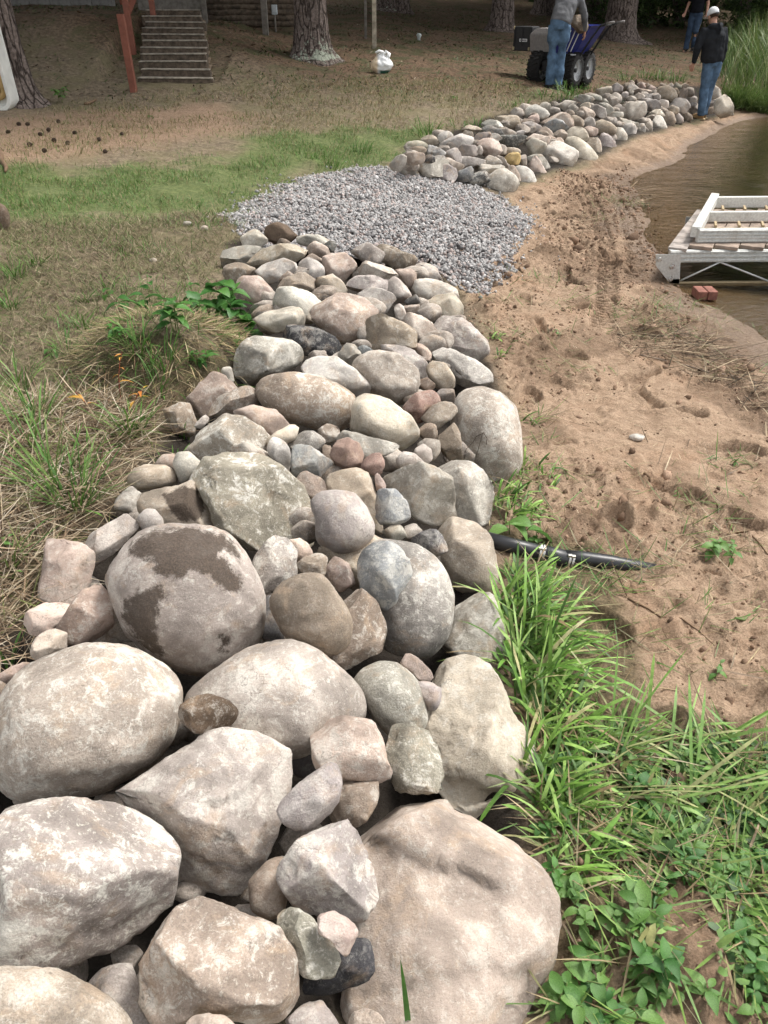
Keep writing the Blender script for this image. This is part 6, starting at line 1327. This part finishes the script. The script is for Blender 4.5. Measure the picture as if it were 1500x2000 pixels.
# white boat hull on edge at the left frame edge
he = empty('boat_hull', tuple(GH(5, 212))); tag(he, 'white boat hull standing on edge against the left pine, tan hollow inside', 'boat')
M['gel'] = plain('white_gelcoat', (.68, .68, .64), .35, .12, 5, .1, 30); M['tanwell'] = plain('tan_foam', (.50, .34, .14), .6, .4, 6, .3, 30); M['strap'] = plain('black_strap', (.015, .015, .016), .6)
hb = np.array(he.location); q1, q2 = at_y(2, 212, hb[1]), at_y(-14, 30, hb[1])
def rrect(w, h, r, n=6):
    return [(sx_*(w/2-r)+r*math.cos(a), sz_*(h/2-r)+r*math.sin(a)) for sx_, sz_, a0 in ((1, 1, 0), (-1, 1, math.pi/2), (-1, -1, math.pi), (1, -1, 1.5*math.pi)) for a in [a0+math.pi/2*i/n for i in range(n+1)]]
def shell(w, h, r, y0, y1, inset, depth, cx, cz):
    mb = MB(); o = rrect(w, h, r); i = rrect(w-2*inset, h-2*inset, max(.02, r-inset*.6)); m = len(o)
    V = [(cx+x, y0, cz+z) for x, z in o]+[(cx+x, y1, cz+z) for x, z in o]+[(cx+x, y0, cz+z) for x, z in i]+[(cx+x*.97, y0+depth, cz+z*.97) for x, z in i]
    F = []
    for k in range(m):
        k2 = (k+1) % m; F += [(k, m+k, m+k2, k2), (k, k2, 2*m+k2, 2*m+k), (2*m+k, 2*m+k2, 3*m+k2, 3*m+k)]
    F += [tuple(range(m, 2*m)), tuple(range(4*m-1, 3*m-1, -1))]; return mb.add(V, F)
he.rotation_euler = (0, -.045, 0); xr_ = at_y(27, 190, hb[1])[0]-hb[0]
shell(.95, 1.75, .16, -.12, .16, .045, .10, xr_-.475, .84).build('hull', M['gel'], he, bevel=.008)
shell(.80, .52, .12, -.075, -.03, .05, .03, xr_-.46, .36).build('seat_well', M['tanwell'], he, True)
shell(.62, .36, .10, -.09, -.05, .05, .02, xr_-.46, .36).build('seat_well', M['tanwell'], he, True)
MB().box((xr_-.44, -.135, .98), (.90, .012, .05)).build('strap', M['strap'], he)
MB().box((xr_-.46, -.06, .93), (.7, .01, .45)).build('inner_panel', plain('blue_grey_liner', (.35, .40, .42), .4, .5, 4), he)
# ------------------------------------------------------------------ people
M['skin'] = plain('skin', (.50, .28, .20), .55, .12, 30, .1, 90)
def cloth(name, col, var=.25, scale=9): return plain(name, col, .9, var, scale, .35, 160, spec=.15)
M['denim'] = cloth('blue_denim', (.085, .14, .215), .5, 7); M['denim2'] = cloth('dark_denim', (.045, .07, .115), .35, 7)
M['hoodie'] = cloth('charcoal_hoodie', (.022, .024, .028)); M['greyshirt'] = cloth('grey_sweatshirt', (.135, .137, .145)); M['blackshirt'] = cloth('black_shirt', (.011, .012, .016))
M['boot'] = cloth('tan_leather', (.30, .19, .095)); M['shoe'] = cloth('dark_shoe', (.035, .032, .03)); M['cap'] = cloth('white_cotton', (.74, .76, .78), .08); M['hair'] = cloth('brown_hair', (.05, .032, .022))
def organic(mb, name, mat, parent, vox, smooth=5, wrinkle=0.0, seed=0):
    o = mb.build(name, mat, parent, True)
    m = o.modifiers.new('remesh', 'REMESH'); m.mode = 'VOXEL'; m.voxel_size = vox; m.use_smooth_shade = True
    s = o.modifiers.new('smooth', 'SMOOTH'); s.iterations = smooth; s.factor = .5
    if wrinkle:
        tx = bpy.data.textures.new('folds', 'CLOUDS'); tx.noise_scale = .11; tx.noise_depth = 2
        d = o.modifiers.new('folds', 'DISPLACE'); d.texture = tx; d.strength = wrinkle; d.mid_level = .5; d.texture_coords = 'LOCAL'
    return o
def hand(mb, wrist, dirv, palmn, curl=.5, side=1):
    """palm, four unequal fingers and a thumb"""
    d = Vector(dirv).normalized(); n = Vector(palmn); n = (n-d*n.dot(d)).normalized(); s = d.cross(n)*side; w = Vector(wrist)
    mb.tube([w-d*.03, w, w+d*.04, w+d*.085], [(.024, .024), (.028, .020), (.040, .017), (.040, .015)], 10, ref=tuple(n))
    for k, (off, L) in enumerate(((-.030, .062), (-.010, .072), (.010, .068), (.029, .052))):
        b = w+d*.08+s*off; p = [b]; a = 0
        for j in range(3):
            a += curl*(.5+.3*j); p.append(p[-1]+(d*math.cos(a)+n*math.sin(a))*L/3*1.1)
        mb.tube(p, [.0105, .0100, .0095, .0085], 8)
    b = w+d*.025-s*.032; mb.tube([b, b-s*.018+d*.03+n*.01, b-s*.016+d*.055+n*.025, b-s*.006+d*.075+n*.035], [.014, .0125, .011, .009], 8)
def person(loc, rz, J, label, top, legs, shoe, scale=1.0, sleeve='long', hood=False, cap=None, headdir=(0, 1, -.1)):
    """J: joint positions in a frame where the person faces +Y"""
    e = empty('person', tuple(loc), rz); e.scale = (scale,)*3; tag(e, label, 'person')
    v = {k: Vector(p) for k, p in J.items()}; pel, ch, nk, hd = v['pelvis'], v['chest'], v['neck'], v['head']
    b = MB(); up = (hd-nk).normalized(); f = Vector(headdir); f = (f-up*f.dot(up)).normalized(); sx = f.cross(up)
    b.tube([pel-Vector((0, 0, .08)), pel, pel.lerp(ch, .5), ch, nk.lerp(ch, .25), nk], [(.13, .10), (.14, .10), (.13, .095), (.15, .10), (.11, .075), (.055, .055)], 14, ref=(0, 1, 0))
    b.tube([nk-up*.05, nk+up*.03, hd-up*.04], [.058, .054, .06], 12)
    Mh = Matrix((sx, f, up)).transposed()
    b.blob(hd+up*.03, (.076, .097, .105), 18, 14, Mh); b.blob(hd-up*.055+f*.03, (.055, .062, .06), 14, 10, Mh)        # skull, jaw
    b.blob(hd-up*.015+f*.102, (.014, .02, .026), 8, 6, Mh); b.blob(hd+up*.028+f*.088, (.05, .014, .01), 10, 6, Mh); b.blob(hd-up*.062+f*.088, (.026, .01, .008), 8, 6, Mh)  # nose, brow, mouth
    for s in (-1, 1): b.blob(hd+sx*(.078*s)-f*.008-up*.008, (.012, .024, .034), 8, 8, Mh)                              # ears
    for s in 'LR':
        b.tube([v['hip'+s], v['knee'+s], v['ank'+s]], [.075, .05, .038], 10)
        b.tube([v['ank'+s]+Vector((0, 0, .03)), v['ank'+s]-Vector((0, 0, .04)), v['toe'+s]], [.04, .042, .03], 10)
        b.tube([v['sho'+s].lerp(ch, .4), v['sho'+s], v['elb'+s], v['wri'+s]], [.06, .052, .042, .028], 10)
        dd = v['wri'+s]-v['elb'+s]; hand(b, v['wri'+s], J.get('hdir'+s, dd), J.get('hn'+s, (0, 1, .2)), .45, 1 if s == 'L' else -1)
    organic(b, 'body', M['skin'], e, .0085, 3)
    for s in (-1, 1):
        q = hd+up*.012+f*.082+sx*(.032*s); MB().blob(q, (.011, .011, .011), 8, 6).build('eye', plain('eye', (.6, .6, .58), .2), e, True)
    w = MB(); wst = pel.lerp(ch, .22)
    w.tube([wst, pel, pel-Vector((0, 0, .09))], [(.155, .118), (.168, .128), (.15, .115)], 14, ref=(0, 1, 0))
    for s in 'LR':
        h_, k_, a_ = v['hip'+s], v['knee'+s], v['ank'+s]
        w.tube([h_+Vector((0, 0, .04)), h_.lerp(k_, .45), k_, k_.lerp(a_, .5), a_.lerp(k_, .08), a_-Vector((0, 0, .02))], [.108, .098, .082, .078, .075, .078], 12)
    organic(w, 'jeans', legs, e, .014, 4, .03)
    tp = MB(); hem = pel.lerp(ch, .02)
    tp.tube([hem-Vector((0, 0, .02)), hem.lerp(ch, .18), hem.lerp(ch, .55), ch, nk.lerp(ch, .45), nk.lerp(ch, .12), nk+up*.015], [((.195 if hood else .172), .145), ((.21 if hood else .178), .155), ((.205 if hood else .178), .148), ((.21 if hood else .195), .145), (.175, .115), (.095, .085), (.07, .068)], 16, ref=(0, 1, 0))
    for s in 'LR':
        pts = [v['sho'+s].lerp(ch, .45), v['sho'+s], v['sho'+s].lerp(v['elb'+s], .5), v['elb'+s]]; rd = [.085, .08, .074, .068] if hood else [.078, .074, .066, .06]
        if sleeve == 'long': pts += [v['elb'+s].lerp(v['wri'+s], .5), v['wri'+s].lerp(v['elb'+s], .06)]; rd += [.055, .042]
        else: pts = pts[:3]+[v['sho'+s].lerp(v['elb'+s], .7)]; rd = [.078, .076, .074, .074]
        tp.tube(pts, rd, 12)
    if hood:
        bk = -f; tp.tube([nk+sx*.09+f*.03, nk+sx*.10+bk*.05-up*.01, nk+bk*.11-up*.05, nk-sx*.10+bk*.05-up*.01, nk-sx*.09+f*.03], [.03, .042, .062, .042, .03], 10)
        tp.tube([nk+bk*.09-up*.02, nk+bk*.12-up*.11, nk+bk*.115-up*.17], [(.09, .03), (.08, .035), (.03, .02)], 10, ref=tuple(sx))
    organic(tp, 'top', top, e, .013, 4, .034)
    for s in 'LR':
        a_, t_ = v['ank'+s], v['toe'+s]; d = (t_-a_); d.z = 0; d.normalize(); z0 = a_.z-.085
        g = MB(); g.tube([a_+Vector((0, 0, .045)), a_-Vector((0, 0, .02))], [.056, .056], 12)
        g.tube([Vector((a_.x, a_.y, z0+.045))-d*.055, Vector((a_.x, a_.y, z0+.05))+d*.03, Vector((a_.x, a_.y, z0+.045))+d*.12, Vector((a_.x, a_.y, z0+.035))+d*.185], [(.04, .042), (.048, .048), (.052, .038), (.035, .026)], 12)
        so_ = organic(g, 'boot', shoe, e, .010, 3)
        MB().bar(Vector((a_.x, a_.y, z0+.008))-d*.085, Vector((a_.x, a_.y, z0+.008))+d*.205, .095, .022).build('sole', plain('sole', (.42, .33, .2) if shoe == M['boot'] else (.05, .05, .05), .8), so_, bevel=.008)
    if cap:
        c_ = MB(); 
        prof = [(0, .112), (.3, .105), (.6, .09), (.85, .06), (1.0, .01)]; rings = []
        c_.blob(hd+up*.045-f*.004, (.094, .112, .105), 20, 14, Mh)
        ob = c_.build('cap', cap, e, True)
        me_ = ob.data; bm = bmesh.new(); bm.from_mesh(me_); cut = [x for x in bm.verts if (x.co-hd).dot(up) < .0]; bmesh.ops.delete(bm, geom=cut, context='VERTS'); bm.to_mesh(me_); bm.free()
        so2 = ob.modifiers.new('thick', 'SOLIDIFY'); so2.thickness = .006
        MB().blob(hd+up*.04+f*.15, (.072, .07, .006), 14, 6, Mh).build('cap_peak', cap, ob, True)
        MB().blob(hd+up*.15-f*.004, (.008, .008, .005), 8, 6, Mh).build('cap_button', cap, ob, True)
        MB().bar(hd+up*.012-f*.116+sx*.03, hd+up*.012-f*.116-sx*.03, .012, .02, up).build('cap_strap', M['strap'], ob)
    hr_ = MB(); hr_.blob(hd+up*.012-f*.02, (.081, .094, .09 if cap else .118), 16, 12, Mh)
    oh = hr_.build('hair', M['hair'], e, True); bm = bmesh.new(); bm.from_mesh(oh.data)
    cut = [x for x in bm.verts if ((x.co-hd).dot(f) > .03 and (x.co-hd).dot(up) < .07) or (x.co-hd).dot(up) < (-.045 if not cap else -.05)]; bmesh.ops.delete(bm, geom=cut, context='VERTS'); bm.to_mesh(oh.data); bm.free()
    return e
STAND = dict(pelvis=(0, 0, .96), chest=(0, .0, 1.33), neck=(0, .02, 1.50), head=(0, .045, 1.65), hipL=(-.085, 0, .90), hipR=(.085, 0, .90), kneeL=(-.085, .02, .50), kneeR=(.09, .02, .50), ankL=(-.085, -.02, .09), ankR=(.09, -.02, .09), toeL=(-.1, .17, .03), toeR=(.11, .17, .03),
             shoL=(-.185, 0, 1.43), shoR=(.185, 0, 1.43), elbL=(-.25, -.03, 1.15), elbR=(.25, -.03, 1.15), wriL=(-.27, .03, .90), wriR=(.27, .03, .90))
# the man at the water's edge, seen from behind, feet turned left
J1 = dict(STAND, pelvis=(-.02, .02, .95), chest=(-.085, -.02, 1.31), neck=(-.11, .02, 1.475), head=(-.13, .075, 1.615), hipL=(-.07, .02, .89), hipR=(.075, .02, .89), kneeL=(-.06, .02, .49), kneeR=(.06, .08, .50), ankL=(-.05, -.03, .095), ankR=(.05, .10, .095), toeL=(-.20, .06, .03), toeR=(-.08, .2, .03),
          shoL=(-.29, 0, 1.40), shoR=(.07, -.01, 1.405), elbL=(-.355, -.02, 1.14), elbR=(.15, .0, 1.13), wriL=(-.345, .05, .90), wriR=(.18, .07, .89), hnL=(.6, .8, 0), hnR=(-.6, .8, 0))
p = GH(1371, 234); person((p[0], p[1], p[2]-.005), .12, J1, 'man in charcoal hoodie, jeans and white cap standing at the water, back turned', M['hoodie'], M['denim'], M['boot'], 1.0, 'long', True, M['cap'], (-.15, 1, -.35))
# the man bending over the wheelbarrow
J2 = dict(STAND, pelvis=(0, -.03, .97), chest=(.10, .16, 1.27), neck=(.18, .30, 1.36), head=(.23, .39, 1.46), hipL=(-.085, -.02, .90), hipR=(.085, -.02, .90), kneeL=(-.075, .0, .50), kneeR=(.085, .02, .50), ankL=(-.07, -.03, .09), ankR=(.07, -.03, .09), toeL=(-.12, .15, .03), toeR=(.15, .14, .03),
          shoL=(-.03, .27, 1.30), shoR=(.29, .17, 1.31), elbL=(.10, .48, 1.06), elbR=(.42, .22, 1.05), wriL=(.24, .44, .95), wriR=(.46, .34, .84), hdirL=(.8, -.1, -.5), hdirR=(.1, .35, -.9), hnL=(.3, -.6, .6), hnR=(-1, .1, 0))
p2 = GH(1080, 174); person((p2[0], p2[1], p2[2]-.005), -.10, J2, 'man in grey sweatshirt and jeans bending over the wheelbarrow with a stone', M['greyshirt'], M['denim'], M['shoe'], 1.0, 'long', False, None, (.5, 1, -.8))
# third man walking in the background
J3 = dict(STAND, kneeL=(-.09, .12, .50), ankL=(-.09, .02, .12), toeL=(-.1, .2, .03), ankR=(.09, .12, .09), kneeR=(.085, .08, .5), toeR=(.1, .31, .03), elbR=(.27, -.05, 1.15), wriR=(.29, .10, .94), elbL=(-.26, -.03, 1.15), wriL=(-.29, .07, .92))
p = GH(1347, 100); person((p[0], p[1], p[2]-.005), math.pi-.55, J3, 'man in black shirt and dark jeans walking under the pines, behind the others', M['blackshirt'], M['denim2'], M['shoe'], 1.0, 'short', False, None, (0, 1, 0))

# ------------------------------------------------------------------ motorised wheelbarrow
M['blue'] = plain('blue_paint', (.022, .032, .20), .35, .15, 6, .08, 30, spec=.5); M['tyre'] = plain('rubber', (.018, .017, .016), .9, .3, 20, .4, 60); M['rim'] = mat_alu('silver_rim', (.66, .67, .68), .05, .35, .6)
M['bplast'] = plain('black_plastic', (.016, .016, .017), .6); M['gcover'] = plain('grey_plastic_cover', (.20, .185, .175), .6, .15); M['wstripe'] = plain('white_decal', (.75, .76, .78), .45, .05)
wc = GH(1093, 170); wc[2] = float(np.mean([gz((wc[0]+dx_, wc[1]+dy_)) for dx_ in (-.3, .3) for dy_ in (-.1, .4)]))
wb = empty('power_wheelbarrow', tuple(wc+np.array([.06, .42, 0])), -.62); tag(wb, 'blue motorised wheelbarrow on four knobbly tyres with a black box', 'wheelbarrow')
def wheel(x, y, R=.27, W=.215):
    z = R-.015; mb = MB(); n = 40; prof = [(-.5, .62), (-.5, .78), (-.46, .92), (-.3, .97), (0, .985), (.3, .97), (.46, .92), (.5, .78), (.5, .62)]
    V = [(x+W*a, y+R*r*math.cos(2*math.pi*k/n), z+R*r*math.sin(2*math.pi*k/n)) for k in range(n) for a, r in prof]; m = len(prof)
    mb.add(V, [(k*m+i, k*m+i+1, ((k+1) % n)*m+i+1, ((k+1) % n)*m+i) for k in range(n) for i in range(m-1)])
    t_ = mb.build('wheel', M['tyre'], wb, True)
    lug = MB()
    for k in range(22):
        for s in (-1, 1):
            a = 2*math.pi*(k+.5*(s > 0))/22; a2 = a+.12; c0 = Vector((x+s*W*.46, y+R*.97*math.cos(a), z+R*.97*math.sin(a))); c1 = Vector((x+s*W*.04, y+R*1.0*math.cos(a2), z+R*1.0*math.sin(a2))); lug.bar(c0, c1, .022, .035, (0, math.cos(a), math.sin(a)))
    lug.build('tread_lugs', M['tyre'], t_)
    r_ = MB(); n = 28; prof = [(-.47, .60), (-.47, .66), (-.2, .56), (.12, .50), (.2, .15), (.24, .0)]
    for sg in (1, -1):
        V = [(x-sg*W*a, y+R*r*math.cos(2*math.pi*k/n), z+R*r*math.sin(2*math.pi*k/n)) for k in range(n) for a, r in prof]; m = len(prof); r_.add(V, [(k*m+i, k*m+i+1, ((k+1) % n)*m+i+1, ((k+1) % n)*m+i) for k in range(n) for i in range(m-1)])
    ro = r_.build('rim', M['rim'], t_, True)
    MB().tube([(x+W*.2, y, z), (x+W*.34, y, z)], .035, 12).build('hub', M['bplast'], t_, True)
for x, y in ((-.33, -.22), (.33, -.22), (-.33, .30), (.33, .30)): wheel(x, y)
MB().box((0, .04, .31), (.42, .78, .16)).build('chassis', M['bplast'], wb, bevel=.02)
def hull(rings):
    mb = MB(); V = [p for r in rings for p in r]; F = []
    for k in range(len(rings)-1):
        for i in range(4): F.append((k*4+i, k*4+(i+1) % 4, k*4+4+(i+1) % 4, k*4+4+i))
    return mb.add(V, F)
rect = lambda x0, x1, y0, y1, z: [(x0, y0, z), (x1, y0, z), (x1, y1, z), (x0, y1, z)]
tb = hull([rect(.02, .24, -.2, .26, .36), rect(-.05, .40, -.27, .33, .58), rect(-.10, .60, -.31, .37, .90), rect(-.11, .64, -.33, .39, .93), rect(-.08, .58, -.29, .35, .90), rect(.0, .38, -.22, .30, .56), rect(.05, .22, -.17, .23, .40)])
tb.f += [(24, 25, 26, 27), (3, 2, 1, 0)]; to = tb.build('tub', M['blue'], wb, bevel=.008)
for k in range(3):
    a, b_ = Vector((.13+.075*k, -.262, .54)), Vector((.27+.085*k, -.318, .86)); MB().bar(a+Vector((0, -.006, 0)), b_+Vector((0, -.006, 0)), .018, .004, (0, -1, .17)).build('stripe', M['wstripe'], to)
hull([rect(-.52, -.12, -.24, .30, .52), rect(-.54, -.12, -.26, .32, .78), rect(-.46, -.14, -.2, .26, .87)]).add([(-.46, -.2, .87), (-.14, -.2, .87), (-.14, .26, .87), (-.46, .26, .87)], [(0, 1, 2, 3)]).build('engine_cover', M['gcover'], wb, bevel=.02)
hull([rect(-.40, .0, -.2, .25, .30), rect(-.5, .02, -.24, .30, .53)]).build('engine_base', M['bplast'], wb, bevel=.015)
bxo = MB().box((-.72, -.02, .70), (.36, .30, .38)).build('battery_box', M['bplast'], wb, bevel=.015)
for q in (-.15, 0, .15): MB().box((-.72+q, -.18, .74), (.02, .02, .30)).build('guard_bar', M['bplast'], bxo, bevel=.004)
MB().box((-.69, -.185, .68), (.15, .006, .045)).build('label_plate', M['wstripe'], bxo)
for i in range(6): MB().box((-.745+.022*i, -.190, .68), (.012, .004, .026)).build('letter', M['bplast'], bxo)
for xx, zz_ in ((-.88, .87), (-.88, .55), (-.57, .55)): MB().box((xx, -.18, zz_), (.03, .02, .05)).build('latch', plain('brass_latch', (.45, .38, .22), .5), bxo, bevel=.004)
for s in (-.2, .26):
    MB().tube([(.20, s, .34), (.42, s, .46), (.60, s, .74), (.74, s, .93), (.92, s, .98)], .017, 8).build('handle', M['bplast'], wb, True)
    MB().tube([(.84, s, .965), (.97, s, .985)], .02, 10).build('grip', M['gcover'], wb, True)
MB().tube([(.74, -.2, .93), (.74, .26, .93)], .014, 8).build('cross_bar', M['bplast'], wb, True)
MB().box((.36, -.34, .48), (.11, .01, .06)).build('white_tag', M['wstripe'], wb)
# the stone he lifts
ro = None
S, Fc = ico(4); q = S.copy(); r2 = np.random.RandomState(3)
for c_ in range(12):
    nn = r2.normal(size=3); nn /= np.linalg.norm(nn); hh = q@nn; q -= np.outer(np.maximum(0, hh-hh.max()*.74), nn)*.95
q *= np.array([.17, .15, .13]); q += S*(.008*fbm(S*4, 3))[:, None]
hp = Matrix.Rotation(-.10, 3, 'Z') @ Vector((.36, .36, .93)) + Vector(p2)
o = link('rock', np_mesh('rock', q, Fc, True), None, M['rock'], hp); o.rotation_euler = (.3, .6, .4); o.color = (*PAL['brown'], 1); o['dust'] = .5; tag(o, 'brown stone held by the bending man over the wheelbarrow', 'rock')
